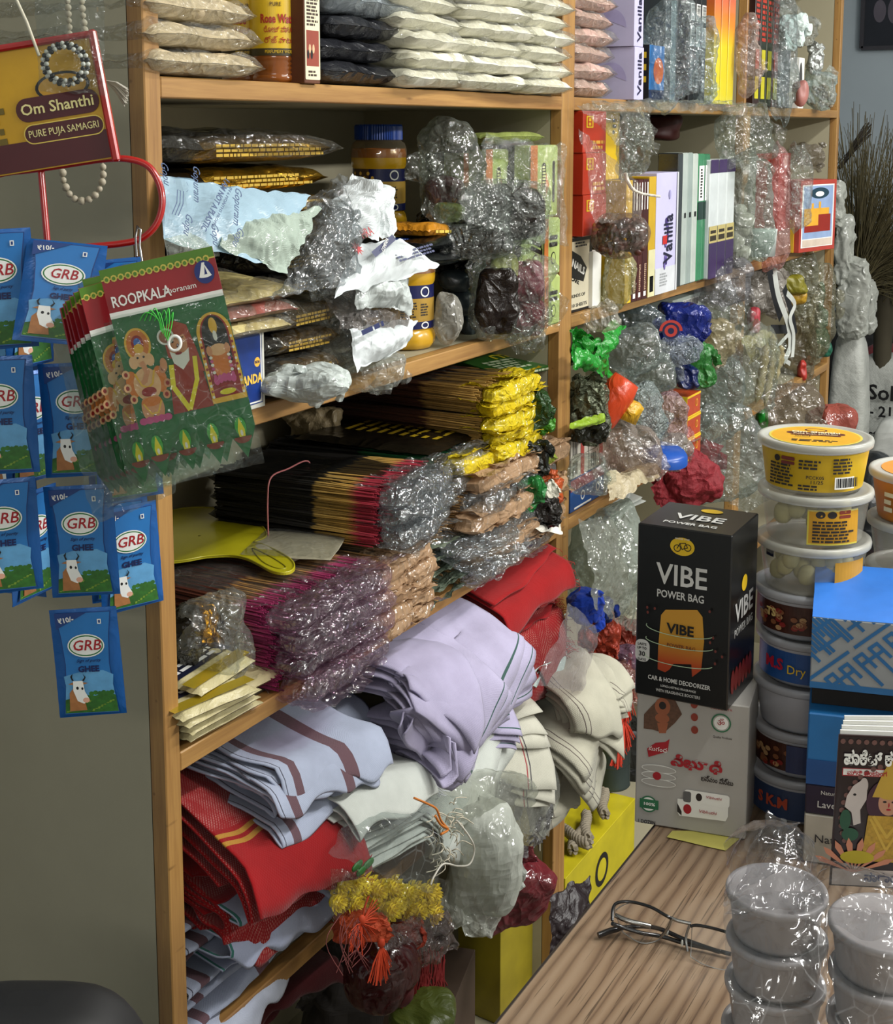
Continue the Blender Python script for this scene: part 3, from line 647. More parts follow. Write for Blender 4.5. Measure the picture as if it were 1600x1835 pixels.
# ---- green leaf-garland packets ----
TG = mat('#15602f', .3, var=.12, coat=.5); TG2 = mat('#2c8a3c', .35); TOR = 'green garland packets clipped together'
def toran(label, mw, full=True):
    T = thing('garland_packet', label, 'packet', mw=mw, group=TOR)
    W, H = .083, .162
    g = G(); q = [(-W / 2, .045), (W / 2, .045), (W / 2, -.055)]
    n = 4
    for i in range(n):
        x1 = W / 2 - i * W / n; x0 = x1 - W / n; q += [(x1 - .001, -.058), ((x0 + x1) / 2, -.078), (x0 + .001, -.058)]
    q.append((-W / 2, -.055)); P3 = [(x, y, 0) for x, y in q]; g.poly(P3[::-1], 0); g.poly([(x, y, -.001) for x, y, _ in P3], 0)
    g.build('leaf_garland', TG, T, smooth=False)
    G().box((0, .0625, 0), (W, .036, .0016)).build('header_card', mat('#8d1a22', .35, coat=.3), T, smooth=False)
    s = [(rect(-W / 2, .073, W / 2, .0805), 0), (rect(-W / 2, .044, W / 2, .0485), 1), (rect(-W / 2, .0722, W / 2, .0732), 2)]
    s += [(ell(-W / 2 + .004 + i * .0052, .0728, .0024, .0026, 8), 2) for i in range(15)] + [(ell(-W / 2 + .004 + i * .0052, .0728, .0013, .0015, 8), 0) for i in range(15)]
    s += [(ell(.032, .0635, .0072, .0085), 3)]
    if full: s += [([(.0275, .060), (.0315, .0705), (.0335, .0705), (.0318, .062)], 1), ([(.0325, .0705), (.0368, .060), (.034, .061)], 1), (ell(.032, .0605, .0045, .0012, 10), 1)]
    flat(T, XYF, s, [mat('#4f7a24', .35), WHITE, mat('#c2b552', .4), mat('#1b2c6c', .4)], 'header_print', z=.001, zs=.00003)
    if full:
        txt(T, XYF, 'ROOPKALA', -.0165, .0555, .0082, WHITE, w=.043, bold=.02, z=.0017); txt(T, XYF, 'Thoranam', .012, .0665 - .011, .0042, WHITE, w=.024, z=.0017)
    z = .0004; F_ = []
    GO, OR, CR_, RD, DK, PK, FL, YG = range(8)
    for fx in (-.028, ) if not full else (-.0275,):
        F_ += [(ell(fx, .022, .0095, .0125), GO), (ell(fx, .022, .0080, .0108), OR), (ell(fx, .023, .0045, .006), 3), (ell(fx, .0235, .0026, .0034), 8)]
        F_ += [(ell(fx, .011, .0055, .006), CR_), (ell(fx - .006, .0095, .0032, .0048), CR_), (ell(fx + .006, .0095, .0032, .0048), CR_), (ell(fx, .019, .0036, .0036), GO)]
        F_ += [(ell(fx - .010, -.006, .0048, .010), OR), (ell(fx + .010, -.006, .0048, .010), OR), (ell(fx, -.008, .0098, .0125), CR_)]
        for k, (a, b) in enumerate(((-.0135, .002), (.0135, .001), (-.0145, -.008), (.0145, -.010), (-.012, -.017), (.012, -.018))): F_ += [(ell(fx + a, b, .0028, .0034, 10), (CR_, FL)[k % 2]), (ell(fx + a, b, .0014, .0018, 8), RD)]
        F_ += [(q_, FL) for q_ in band([(fx, .008), (fx + .002, .001), (fx - .001, -.005), (fx - .004, -.007)], .0036)]
        F_ += [(q_, GO) for q_ in band([(fx - .007, .001), (fx - .004, -.008), (fx, -.0105), (fx + .004, -.008), (fx + .007, .001)], .0014)]
        F_ += [(ell(fx, -.0135, .0055, .0035), RD), (ell(fx - .004, -.026, .0042, .009), FL), (ell(fx + .004, -.026, .0042, .009), FL), (ell(fx, -.021, .0075, .0035), OR)]
        F_ += [(q_, GO) for q_ in band([(fx - .006, -.022), (fx - .002, -.030), (fx + .003, -.030), (fx + .007, -.022)], .0012)]
        F_ += [(ell(fx + a, -.0345, .0032, .0028, 8), PK) for a in (-.009, -.0045, 0, .0045, .009)] + [(ell(fx + a, .0125, .0009, .0009, 6), DK) for a in (-.0022, .0022)]
    if full:
        fx = 0.001
        F_ += [([(fx - .015, -.034), (fx - .011, -.004), (fx - .004, .006), (fx + .006, .006), (fx + .013, -.006), (fx + .015, -.034)], 9), ([(fx - .0075, .030), (fx, .034), (fx + .009, .029), (fx + .012, .012), (fx + .0145, -.008), (fx + .007, -.003), (fx - .009, .008), (fx - .0092, .018)], 10),
               (ell(fx - .0005, .0165, .0072, .0108), FL), (ell(fx - .0005, .0265, .0078, .0052), 10), ([(fx - .0072, .012), (fx - .006, .003), (fx - .0005, -.003), (fx + .0055, .003), (fx + .0068, .012), (fx + .003, .0095), (fx - .003, .0095)], 11),
               (ell(fx - .001, .0095, .0026, .0011, 10), RD), (ell(fx - .0036, .0185, .0011, .0007, 8), DK), (ell(fx + .003, .0185, .0011, .0007, 8), DK), (ell(fx - .0003, .0148, .0011, .002, 8), 12)]
        F_ += [(q_, DK) for q_ in band([(fx - .0052, .0205), (fx - .002, .021)], .0006) + band([(fx + .0015, .021), (fx + .0048, .0205)], .0006)]
        F_ += [(q_, YG) for q_ in band([(fx - .0085, .001), (fx - .0105, -.014), (fx - .003, -.032)], .0036) + band([(fx + .0095, .004), (fx + .0075, -.012), (fx - .002, -.032)], .0032)]
        F_ += [(ell(fx - .0135, .004, .0026, .005, 10), FL), (ell(fx - .0075, .0235, .0062, .0062), 11), (ell(fx - .0075, .0235, .0048, .0048), 0 + 13)]
        fx = .0285
        A_ = ell(fx, .018, .0128, .016, 20, 0, math.pi); F_ += [(A_ + [(fx - .0128, -.033), (fx + .0128, -.033)], GO), ([(x * .82 + fx * .18, y * .95) for x, y in A_] + [(fx - .0102, -.029), (fx + .0102, -.029)], RD),
               ([(x * .72 + fx * .28, y * .93) for x, y in A_] + [(fx - .0090, -.004), (fx + .0090, -.004)], DK), (ell(fx, .0165, .0036, .0046, 12), 14), (ell(fx, .024, .003, .0062, 12), GO), (ell(fx, .0165, .0016, .004, 8), 11)]
        F_ += [(ell(fx, -.004, .0072, .012, 14), OR), (ell(fx, .006, .0066, .0045, 14), CR_), (ell(fx - .0066, .006, .0022, .004, 8), FL), (ell(fx + .0066, .006, .0022, .004, 8), FL)]
        for s_ in (-1, 1):
            F_ += [(ell(fx + s_ * .0112, .014 - i * .0042, .0010, .0012, 6), (11, RD)[i % 2]) for i in range(11)] + [(ell(fx + s_ * .0066, .001 - i * .0028, .0013, .0013, 6), (11, PK)[i % 2]) for i in range(7)]
        F_ += [(ell(fx + a, -.0165 + b, .0022, .0034, 8), PK) for a, b in ((-.0062, 0), (-.0032, .001), (0, .0015), (.0032, .001), (.0062, 0))] + [(ell(fx, -.0255, .006, .0022), YG), (ell(fx, -.021, .0048, .002), RD)]
    for i in range(4):
        x = -W / 2 + W / 8 + i * W / 4
        if not full and i > 1: continue
        F_ += [(ell(x, -.0625, .0058, .0036, 14, math.pi, 2 * math.pi), 15), (rect(x - .0064, -.0632, x + .0064, -.0612), 15), (ell(x, -.0535, .0042, .0075, 12), TGl), ([(x - .0022, -.061), (x - .0026, -.056), (x, -.0465), (x + .0026, -.056), (x + .0022, -.061)], YG), (ell(x, -.0582, .001, .0024, 8), 11)] if full or i < 2 else []
    flat(T, XYF, F_, [GOLDP, mat('#c8702c', .5), mat('#d9a97c', .5), mat('#8e1f1c', .5), mat('#141210', .5), mat('#b8487c', .5), mat('#c78860', .5), mat('#d8c828', .4), mat('#3a64b0', .5), mat('#8c2c20', .5), mat('#9c3a26', .5), mat('#d9d6cc', .5), mat('#5a2c1c', .5), mat('#8c5a3c', .5), mat('#20242c', .5), mat('#7a3322', .5), mat('#3f9a3e', .4)], 'printed_figures', z=z, zs=.000012)
    g = G(); sheet(g, [(-W / 2 - .001, -.084, .003), (W / 2 + .001, -.084, .003), (W / 2 + .001, .046, .003), (-W / 2 - .001, .046, .003)], 40, 60, 8, .0006, 140, bulge=.0015)
    g.build('film_sleeve', film('#e2ece6', .05, .12, 42, .8, .1), T)
    return T
TGl = 16
tor = toran('front packet with green printed garland of three holy figures and lamps', frame(D(326, 655, 1.02), .08, math.radians(12)))
back = toran('garland packet', frame(D(300, 665, 1.04), -.15, math.radians(10)), False)
back['label'] = 'green garland packet directly behind the front one, its elephant figure half covered'
back.matrix_world = frame(D(293, 668, 1.037), .25, math.radians(11))
rnd = random.Random(5)
for i in range(6):
    b = clone(back, (0, 0, 0), label=None); b['label'] = '%s green garland packet counting back from the front one' % ('third', 'fourth', 'fifth', 'sixth', 'seventh', 'rearmost, eighth')[i]
    b.matrix_world = frame(D(283 - i * 13, 675 + i * 4, 1.046 + i * .009), .55 + i * .09, math.radians(12 + rnd.uniform(-1.5, 1.5)))
g = G(); sheet(g, [D(165, 945, 1.06), D(315, 882, 1.06), D(235, 470, 1.04), D(82, 530, 1.06)], 70, 70, 11, .003, 90, bulge=.012)
o = g.build('film_bag', film('#c9d4cc', .16, .14, 30, .9)); tag(o, 'dusty clear polythene bag wrapped behind the green garland packets', 'bag')
g = G()
for k in range(7):
    a = D(285 + k * 4, 540, 1.008); g.tube(smooth([D(250 + 9 * k, 575, 1.010), D(262 + 8 * k, 560 - 4 * (k % 3), 1.006), D(283 + 4 * k, 572 + 7 * (k % 4), 1.006), D(288 + 2 * k, 592 + 3 * k, 1.006)], 5), .0004, 4, cap=False)
o = g.build('loose_threads', mat('#4bd04a', .4)); tag(o, 'bright green tie threads inside the front garland packet', 'threads', kind='stuff')
o = G(); o.tube([D(b, c_, 1.008) for b, c_ in [(313 + 11 * math.cos(t), 615 + 13 * math.sin(t)) for t in np.linspace(0, 6.28, 20)[:-1]]], .0012, 6, closed=True); o = o.build('plastic_ring', WHITE); tag(o, 'small cream plastic ring lying on the front garland packet', 'ring')
# ---------------- top shelf in view ----------------
def packet(name, label, cat, x0, x1, z, yf, dep, h, m, seed, group=None, rz=0.0, tilt=0.0, fl=.06, wr=.002, cw=.0015, wrap=None, nu=34, nv=26, p=9.0, roll=0.0):
    """soft sealed packet lying flat between world x0..x1, front edge at yf"""
    T = thing(name, label, cat, ((x0 + x1) / 2, yf + dep / 2, z), rz, group); T.rotation_euler = (tilt, roll, rz)
    pillow('packet_body', m, T, (x1 - x0, dep, h), seed, nu=nu, nv=nv, fl=fl, wr=wr, cw=cw, p=p)
    if wrap: pillow('film_wrap', wrap, T, ((x1 - x0) * 1.05, dep * 1.03, h * 1.06), seed + 50, nu=nu, nv=nv, fl=.03, wr=wr * 1.3, cw=cw * 2, p=p)
    return T
CH = crink('#cdbc9c', .35, 0, 55, .7); WR = film('#f4f4ee', .10, .42, 60, 1.3, .1)
g1 = 'bags of pale chunks beside the rose water'
for i, (a, b, dz, h) in enumerate(((279, 466, 0, .024), (279, 468, .0255, .023), (281, 462, .050, .024), (277, 455, .075, .026))):
    T = packet('chunk_bag', ('lowest bag of pale chunks in the pile by the post, top shelf', 'second bag from the bottom of the pale chunks pile on the top shelf', 'third bag from the bottom of the pale chunks pile, top shelf', 'uppermost bag of pale chunks beside the yellow bottles')[i], 'bag', XA(a, -.02, 1.56), XA(b, -.02, 1.56), SZ1 + .001 + dz, -.022 + .004 * i, .2, h, CH, 10 + i, g1, cw=.003, wrap=WR)
    g = G(); rr = np.random.default_rng(i)
    for q in range(46):
        lump(g, (rr.uniform(-.07, .07), rr.uniform(-.09, .08), h * .5 + rr.uniform(-.003, .004)), rr.uniform(.012, .02, 3) * [1, 1, .8], q + i * 60, 8, 6, .9, .15, 60)
    g.build('chunks', mat('#c4b08e', .7), T, kind='stuff')
# rose water bottles
AMB = mat('#8a4a14', .12, coat=.6, var=.2)
def rose(x, y, lab):
    T = thing('rose_water_bottle', lab, 'bottle', (x, y, SZ1), 0, 'rose water bottles'); g = G()
    pr = [(.0, .001), (.024, .001), (.0265, .004), (.0265, .008)]
    for k in range(4): pr += [(.0245, .0095 + k * .0045), (.0265, .0115 + k * .0045)]
    pr += [(.0255, .028), (.0255, .12), (.022, .135), (.011, .15), (.011, .16)]
    g.lathe(pr, 36); g.build('bottle', AMB, T)
    f = cylface(.0258, -.6); f2 = cylface(.0262, -.6)
    cflat(T, f, [(rect(-.05, .0285, .05, .12), 0), (rect(-.05, .0285, .05, .036), 1)], [YEL, mat('#3c3210', .5)], 'label', zs=.0001)
    ctxt(T, f2, 'PERFUMERY WORKS', -.003, .0324, .0035, YEL, w=.034, z=.0007); ctxt(T, f2, 'Rose Water', -.004, .066, .009, mat('#a8281c', .4), w=.042, bold=.04, z=.0007)
    ctxt(T, f2, '\u0cb0\u0ccb\u0c9c\u0ccd \u0cb5\u0cbe\u0c9f\u0cb0\u0ccd', -.003, .055, .0058, mat('#a8281c', .4), w=.036, z=.0007); ctxt(T, f2, '\u0c30\u0c4b\u0c1c\u0c4d \u0c35\u0c3e\u0c1f\u0c30\u0c4d', -.003, .044, .0058, mat('#a8281c', .4), w=.036, z=.0007)
    ctxt(T, f2, 'PURE', -.008, .081, .0042, mat('#4a2c10', .4), w=.012, z=.0007); return T
rose(XA(492, .03, 1.6), .03, 'rose water bottle with yellow label next to the brown carton'); rose(XA(440, .07, 1.6), .07, 'rose water bottle with yellow label half hidden behind the chunk bags')
x0, x1 = XA(545, -.012, 1.6), XA(573, -.012, 1.6)
T, f = carton('perfume_box', 'tall dark brown box with a cream lettered front on the top shelf', 'box', ((x0 + x1) / 2, .028, SZ1), 0, (x1 - x0, .08, .17), [0, 0, 0, 0, 0, 0], [BROWNP])
w_ = x1 - x0
flat(T, f['front'], [(rrect(.0008, .004, w_ - .0008, .168, .0015), 0), (rect(.003, .055, w_ - .003, .018), 1)] + [(ell(.006 + q * .0033, .030 + (q % 2) * .006, .0022, .005, 8), 2 + q % 2) for q in range(4)] + [(ell(w_ / 2, .1, .0055, .006), 1)], [CREAMP, mat('#8a3a28', .5), BLACK, mat('#c9a882', .5)], 'front_panel')
fine(T, f['front'], .004, .059, w_ - .004, .092, 9, mat('#3c2c20', .5), 3); fine(T, f['front'], .006, .007, w_ - .006, .014, 2, mat('#3c2c20', .5), 5)
# dark packets
BKP = crink('#26272b', .16, 0, 30, .9); g2 = 'black polythene packets on the top shelf'
for i, (a, b, dz, h, rz) in enumerate(((577, 712, 0, .027, .0), (577, 705, .025, .026, -.05), (578, 728, .05, .026, .06), (576, 735, .074, .034, .0))):
    packet('black_packet', ('bottom black plastic packet of the pile next to the brown perfume box', 'second black plastic packet from the bottom, its flap folded, top shelf', 'third black plastic packet from the bottom on the top shelf', 'silvery grey plastic packet on top of the black packets pile')[i], 'packet', XA(a, -.01, 1.58), XA(b, -.01, 1.58), SZ1 + .001 + dz, -.012 - .002 * i, .22, h, BKP if i < 3 else crink('#7d858a', .2, .3, 30, .9), 30 + i, g2, rz, cw=.004, nu=44)
# white bags, three columns
WB = crink('#e6e3d2', .35, 0, 40, .5); g3 = 'pillow bags of white goods on the top shelf'
cols = ((714, 838), (826, 938), (925, 1012)); k = 0
for r in range(6):
    for c, (a, b) in enumerate(cols):
        k += 1; o_ = (r % 2) * 9 - (22 if r > 2 and c == 0 else 0)
        xa, xb = XA(a + o_, -.02, 1.6), XA(b + o_, -.02, 1.6)
        if c == 2: xb = min(xb, .921) + .0
        packet('white_bag', 'bag of white goods, %s, %s' % (('bottom', 'second up', 'third up', 'fourth up', 'fifth up', 'topmost')[r], ('column beside the black packets', 'middle column', 'column against the wooden post')[c]), 'bag', xa, xb, SZ1 + .001 + r * .0222, -.025 - .004 * ((r + c) % 3), .2, .0222, WB, 60 + k, g3, rz=.08 * math.sin(k * 2.1), cw=.003, wr=.003, wrap=WR, fl=.05)
# bay two: pinkish bags
PKB = crink('#c4a296', .35, 0, 50, .7)
for r in range(6):
    packet('pink_bag', 'clear bag of pinkish pieces, %s of the pile behind the middle post' % ('bottom', 'second from the bottom', 'third from the bottom', 'fourth from the bottom', 'fifth from the bottom', 'top')[r], 'bag', XA(1026, 0, 1.6) + .004 * (r % 2), XA(1100, 0, 1.6), SZ1 + .001 + r * .0265, .0, .17, .0262, PKB, 90 + r, 'bags of pinkish pieces', rz=.06 * (-1) ** r, cw=.004, wrap=WR)
LAV = mat('#b9b5d6', .4, var=.05); VIO = mat('#3a2a66', .4)
def stand(name, label, cat, px0, px1, z, h, yf, dep, fm, mats, group=None, rz=0.0, y=None, tilt=None, bev=.0006, pxz=None):
    zz = (pxz or z + h / 2); x0, x1 = XA(px0, yf, zz), XA(px1, yf, zz)
    return carton(name, label, cat, ((x0 + x1) / 2, yf + dep / 2, z), rz, (x1 - x0, dep, h), fm, mats, group, bev, tilt=tilt) + (x1 - x0,)
for i, z in enumerate((SZ1, SZ1 + .0855)):
    T, f, w_ = stand('incense_box', ('lower', 'upper')[i] + ' lavender coloured incense carton of the stacked pair, top shelf', 'box', 1137, 1153, z, .085, -.02, .085, [0] * 6, [LAV], 'lavender cartons')
    flat(T, f['left'], [(ell(.045, .03, .026, .03, 24, 0, 2.6), 0), (rect(.008, .004, .03, .016), 1)], [mat('#a9a2cc', .4), WHITE], 'printed_flower')
    txt(T, f['front'], 'Vanilla', w_ / 2 + .002, .042, w_ * .42, mat('#1d1838', .4), w=.07, rot=math.pi / 2, bold=.02)
T, f, w_ = stand('small_box', 'small blue and orange box below the film bag, top shelf', 'box', 1163, 1190, SZ1, .092, -.018, .08, [1, 1, 0, 0, 0, 0], [BLUEP, BLACK])
flat(T, f['front'], [(ell(w_ * .6, .05, w_ * .33, .022), 0), (rect(0, 0, w_, .018), 1)], [ORANGE, mat('#16264a', .4)], 'print'); flat(T, f['left'], [(rect(.05, .03 + .02 * q, .075, .04 + .02 * q), 0) for q in range(3)], [YEL], 'print')
for i in range(3):
    T, f, w_ = stand('incense_packet', 'slim black incense packet with barcode strips, %s one beside the silvery film' % ('first', 'second', 'third')[i], 'packet', 1236 + 10 * i, 1245 + 10 * i, SZ1, .26, -.022, .05, [0] * 6, [BLACK], 'slim black packets')
    barcode(T, f['front'], w_ * .12, .10, w_ * .9, .135, [WHITE, BLACK], i, True); barcode(T, f['front'], w_ * .12, .145, w_ * .9, .175, [WHITE, BLACK], i + 5, True); fine(T, f['front'], w_ * .2, .02, w_ * .8, .09, 12, GREY, i)
def gradm():
    t = NT('flame_gradient_print'); b = t.n('ShaderNodeBsdfPrincipled'); s = t.n('ShaderNodeSeparateXYZ'); t.l(t.co(), s.inputs[0])
    t.l(t.ramp(t.math('MULTIPLY', s.outputs[2], 4.2), [(.0, '#cfc21e'), (.45, '#e0c41e'), (.62, '#e08a28'), (.85, '#cc5a3a'), (1, '#c87a70')]), b.inputs[0]); b.inputs['Roughness'].default_value = .25; b.inputs['Coat Weight'].default_value = .4
    t.l(b.outputs[0], t.out.inputs[0]); return t.m
GRD = gradm()
for i in range(3):
    T, f, w_ = stand('flame_packet', 'yellow-to-red incense packet, %s of the bright three on the top shelf' % ('first', 'middle', 'last')[i], 'packet', 1281 + 12 * i, 1292 + 12 * i, SZ1, .26, -.022, .05, [0] * 6, [GRD], 'flame coloured packets', tilt=(0, .02 * (i - 1)))
for i in range(5):
    T, f, w_ = stand('grey_packet', 'dull grey slim packet, %s' % ('nearest the small blue and orange box', 'second from the small blue and orange box', 'touching the slim black packets', 'first before the flame coloured packets', 'touching the flame coloured packets')[i], 'packet', (1193, 1203, 1213, 1263, 1271)[i], (1202, 1212, 1222, 1270, 1279)[i], SZ1, .25, .0, .05, [0] * 6, [(mat('#3a4146', .3), mat('#6f7d80', .25), mat('#20262c', .3))[i % 3]], 'dull grey packets')
# bay three
for i in range(4):
    T, f, w_ = stand('incense_packet', 'black incense packet with yellow and red print, %s from the divider, top shelf' % ('first', 'second', 'third', 'fourth')[i], 'packet', 1352 + 11 * i, 1362 + 11 * i, SZ1, .24, -.02, .05, [0] * 6, [(mat('#2a1410', .35), mat('#1c2014', .35), mat('#2a2c14', .35), mat('#46100e', .35))[i]], 'black packets in the far bay')
    flat(T, f['front'], [(rect(w_ * .2, .015, w_ * .85, .06), 0), (rect(w_ * .2, .075, w_ * .85, .115), (1, 0, 0, 1)[i])], [mat('#b9b020', .4), mat('#a02a22', .4)], 'print'); fine(T, f['front'], w_ * .1, .13, w_ * .9, .23, 9, mat('#a03020', .5), i)
T, f, w_ = stand('grey_sleeve', 'plain grey carton leaning beside the black packets in the far bay', 'box', 1398, 1415, SZ1, .14, -.015, .05, [0] * 6, [mat('#5c6064', .5)], tilt=(0, .03))
T = thing('torn_box', 'white torn carton with a dark curved opening, far bay of the top shelf', 'box', (XA(1432, 0, 1.6), .02, SZ1)); g = G(); g.box((0, 0, .058), (.045, .05, .116), bev=.001); g.build('carton', WHITE, T, smooth=False)
flat(T, Face((-.0225, -.0253, 0), (1, 0, 0), (0, 0, 1), 0, 0), [(ell(.012, .055, .014, .05), 0)], [mat('#3c3a38', .6)], 'opening')
def fbag(name, label, px0, py0, px1, py1, yc, dep, m, seed, crum=.006, cf=60, e=.6, group=None, cat='bag', amp=.17, contents=None, taper=0.0, nu=92, nv=58, neck=False, frq=0):
    """crumpled film bag filling an image box at depth yc"""
    c = P((px0 + px1) / 2, (py0 + py1) / 2, yc); s_ = Zd(c) / F; w_, h_ = (px1 - px0) * s_, (py1 - py0) * s_
    T = thing(name, label, cat, c - [0, 0, h_ / 2], YC, group); g = G(); frq = frq or 5.5 / max(w_, h_); lump(g, (0, 0, h_ / 2), (w_, dep, h_), seed, nu, nv, e, amp, frq, 0, crum, cf, taper, ears=4 if crum > .004 else 0)
    if crum > .004:
        r2 = np.random.default_rng(seed + 5)
        for q in range(3):
            a = r2.uniform(0, 6.28); c0 = np.array([math.cos(a) * w_ * .42, -dep * .3, h_ / 2 + math.sin(a) * h_ * .42]); e1 = np.array([math.cos(a), -.3, math.sin(a)]) * min(w_, h_) * .26; e2 = np.array([-math.sin(a), r2.uniform(-.4, .4), math.cos(a)]) * min(w_, h_) * .3
            sheet(g, [c0 - e2, c0 - e2 * .7 + e1, c0 + e2 * .5 + e1 * 1.2, c0 + e2], 16, 16, seed + q, .004, 120, 0, .004, .001)
    if neck:
        lump(g, (0, 0, h_ * 1.02), (w_ * .16, dep * .2, h_ * .10), seed + 1, 14, 8, .8, .1, 60, 0, .002, 200); lump(g, (0, 0, h_ * 1.12), (w_ * .34, dep * .35, h_ * .14), seed + 2, 20, 10, .7, .2, 60, 0, .006, 90)
    g.build('film', m, T, smooth=False if crum > .004 else True)
    if contents:
        n, sz, cm, fr = contents; g = G(); r = np.random.default_rng(seed)
        for q in range(n):
            p_ = r.uniform(-.5, .5, 3) * [w_ * fr[0], dep * fr[1], h_ * fr[2]] + [0, 0, h_ / 2 * (fr[2] if len(fr) < 4 else fr[3])]
            lump(g, p_, np.array(sz) * r.uniform(.7, 1.2, 3), seed + q, 9, 7, .85, .12, 50)
        g.build('contents', cm, T, kind='stuff')
    return T
FS = film('#d8e4e6', .16, .42, 42, 1.2, .08)
fbag('film_bag', 'shiny crumpled clear bag in front of the lavender and black packets, top shelf', 1150, 0, 1240, 182, -.03, .07, FS, 201, .010, 60)
fbag('film_bag', 'clear bag draped beside the flame coloured packets on the top shelf', 1238, 40, 1282, 186, -.035, .05, FS, 202, .008, 70)
fbag('film_bag', 'pinkish crumpled clear bag hanging over the divider, top shelf', 1318, 42, 1362, 162, -.045, .06, film('#e0cfc6', .3, .3, 40), 203, .008, 60)
fbag('film_bag', 'smoky clear bag over the black packets in the far bay', 1372, -5, 1428, 190, -.04, .06, film('#c8d2d2', .15, .25, 40), 204, .008, 60)
fbag('carrier_bag', 'white carrier bag with blue print squeezed in the far bay of the top shelf', 1398, 28, 1442, 84, -.04, .05, crink('#c6d4d0', .3), 205, .008, 70)
fbag('pink_jar', 'round pinkish tub lying in the far bay of the top shelf', 1420, 145, 1446, 190, -.02, .05, mat('#a87068', .4), 206, 0, 1, .8, cat='tub')
fbag('film_bag', 'clear bag of white beads beside the cream end panel, top shelf', 1446, 130, 1496, 190, -.02, .08, film('#cfdcda', .35, .4, 60), 207, .008, 80, contents=(40, (.012, .012, .012), mat('#9c8e78', .6), (.7, .7, .6)))
fbag('foil_bag', 'silvery torn foil wrapper above the bead bag in the far bay', 1450, 78, 1474, 135, -.01, .03, crink('#b0b4b0', .2, .5), 208, .008, 90)
fbag('film_bag', 'small wisp of clear film near the top of the far bay', 1432, 30, 1462, 80, -.01, .04, film('#d8dcd8', .25, .3, 60), 209, .008, 90)
# ---------------- second shelf, near bay ----------------
def psheet(name, label, cat, px, ys, m, seed, nu=60, nv=50, amp=.004, fr=60, bulge=.01, group=None, edge=.002, prints=None, thick=0, smooth=False):
    """a crumpled sheet between four image corners (bottom-left, bottom-right, top-right, top-left), each at its own depth y"""
    if np.isscalar(ys): ys = (ys,) * 4
    c4 = [P(a, b, y) for (a, b), y in zip(px, ys)]; c = sum(c4) / 4; T = thing(name, label, cat, c, 0, group)
    g = G(); sheet(g, [q - c for q in c4], nu, nv, seed, amp, fr, 0, bulge, edge); o = g.build('film', m, T, smooth=smooth)
    if prints: prints(T, c4, c)
    return T
def quadface(c4, c, off=.0):
    a, b, d = c4[0] - c, c4[1] - c, c4[3] - c; u = (b - a); w_ = np.linalg.norm(u); u /= w_; v = d - a; v = v - u * (u @ v); h_ = np.linalg.norm(v); v /= h_
    n = np.cross(u, v); return Face(a + n * off, u, v, w_, h_)
MILK = film('#c9cfd0', .88, .16, 16, .45, .28, .2); MILKB = film('#94adbc', .84, .16, 14, .5, .25, .2); SILVF = film('#c2c8ca', .22, .6, 34, 1.3, .07, .5)
BGF = crink('#15110b', .2, .2, 26, .8); GLD = crink('#b08a2a', .22, .9, 50, .6); g4 = 'black and gold pouches stacked on the second shelf'
GP = mat('#c2a040', .35, metal=.3)
def pouch(lab, px0, px1, z, yf, dep, h, seed, rz=0.0, tilt=0.0, print_=True, film_=True):
    x0, x1 = XA(px0, yf, z), XA(px1, yf, z); T = thing('gold_pouch', lab, 'pouch', ((x0 + x1) / 2, yf + dep / 2, z), rz, g4); T.rotation_euler = (tilt, 0, rz)
    mi = lambda uv: ((uv[:, 0] > .8) | ((uv[:, 1] < .09) & (uv[:, 0] > .25))).astype(int)
    pillow('pouch_body', [BGF, GLD], T, (x1 - x0, dep, h), seed, m=mi, wr=.001, cw=.002, nu=40, nv=28, p=6, fl=.03)
    if print_:
        f = Face((-(x1 - x0) / 2, -dep / 2 - .001, h * .2), (1, 0, 0), (0, 0, 1), 1, 1); w_ = x1 - x0
        fine(T, f, w_ * .3, h * .05, w_ * .92, h * .5, 3, GP, seed)
    if film_: pillow('film_wrap', film('#d8d8d0', .06, .4, 40, 1.2, .08), T, ((x1 - x0) * 1.05, dep * 1.06, h * 1.12), seed + 9, wr=.002, cw=.004, nu=40, nv=28, p=5, fl=.02, smooth=False)
    return T
k = 0
for z, a, b, h, yf, dp in ((SZ2 + .008, 478, 618, .030, -.012, .2), (SZ2 + .040, 482, 612, .026, .0, .2), (SZ2 + .068, 480, 614, .028, -.008, .2), (SZ2 + .098, 482, 600, .026, .02, .2), (SZ2 + .126, 470, 596, .028, .02, .2), (SZ2 + .156, 440, 600, .026, .035, .2)):
    pouch(('lowest black and gold pouch on the second shelf, above the white bag', 'second lowest black and gold pouch of the pile by the blue box', 'third black and gold pouch up, with bright gold band, by the blue box', 'fourth black and gold pouch up, its face half covered by silver film', 'fifth black and gold pouch up, behind the silver film', 'sixth black and gold pouch up, behind the silver film')[k], a, b, z, yf, dp, h, 300 + k, .05 * (-1) ** k); k += 1
for z, a, b, h, yf, dp in ((SZ2 + .186, 300, 600, .026, .05, .22), (SZ2 + .214, 286, 585, .03, .045, .25), (SZ2 + .246, 283, 600, .032, .03, .26)):
    T = pouch(('black gold pouch third from the top of the flat pile near the post', 'flat black and gold pouch just under the top one near the post', 'wide flat black pouch with gold end, topmost near the wooden post')[k - 6], a, b, z, yf, dp, h, 300 + k, -.02, film_=(k == 8)); k += 1
PYY = mat('#c8b878', .4, var=.1); PKK = mat('#a86a5c', .4)
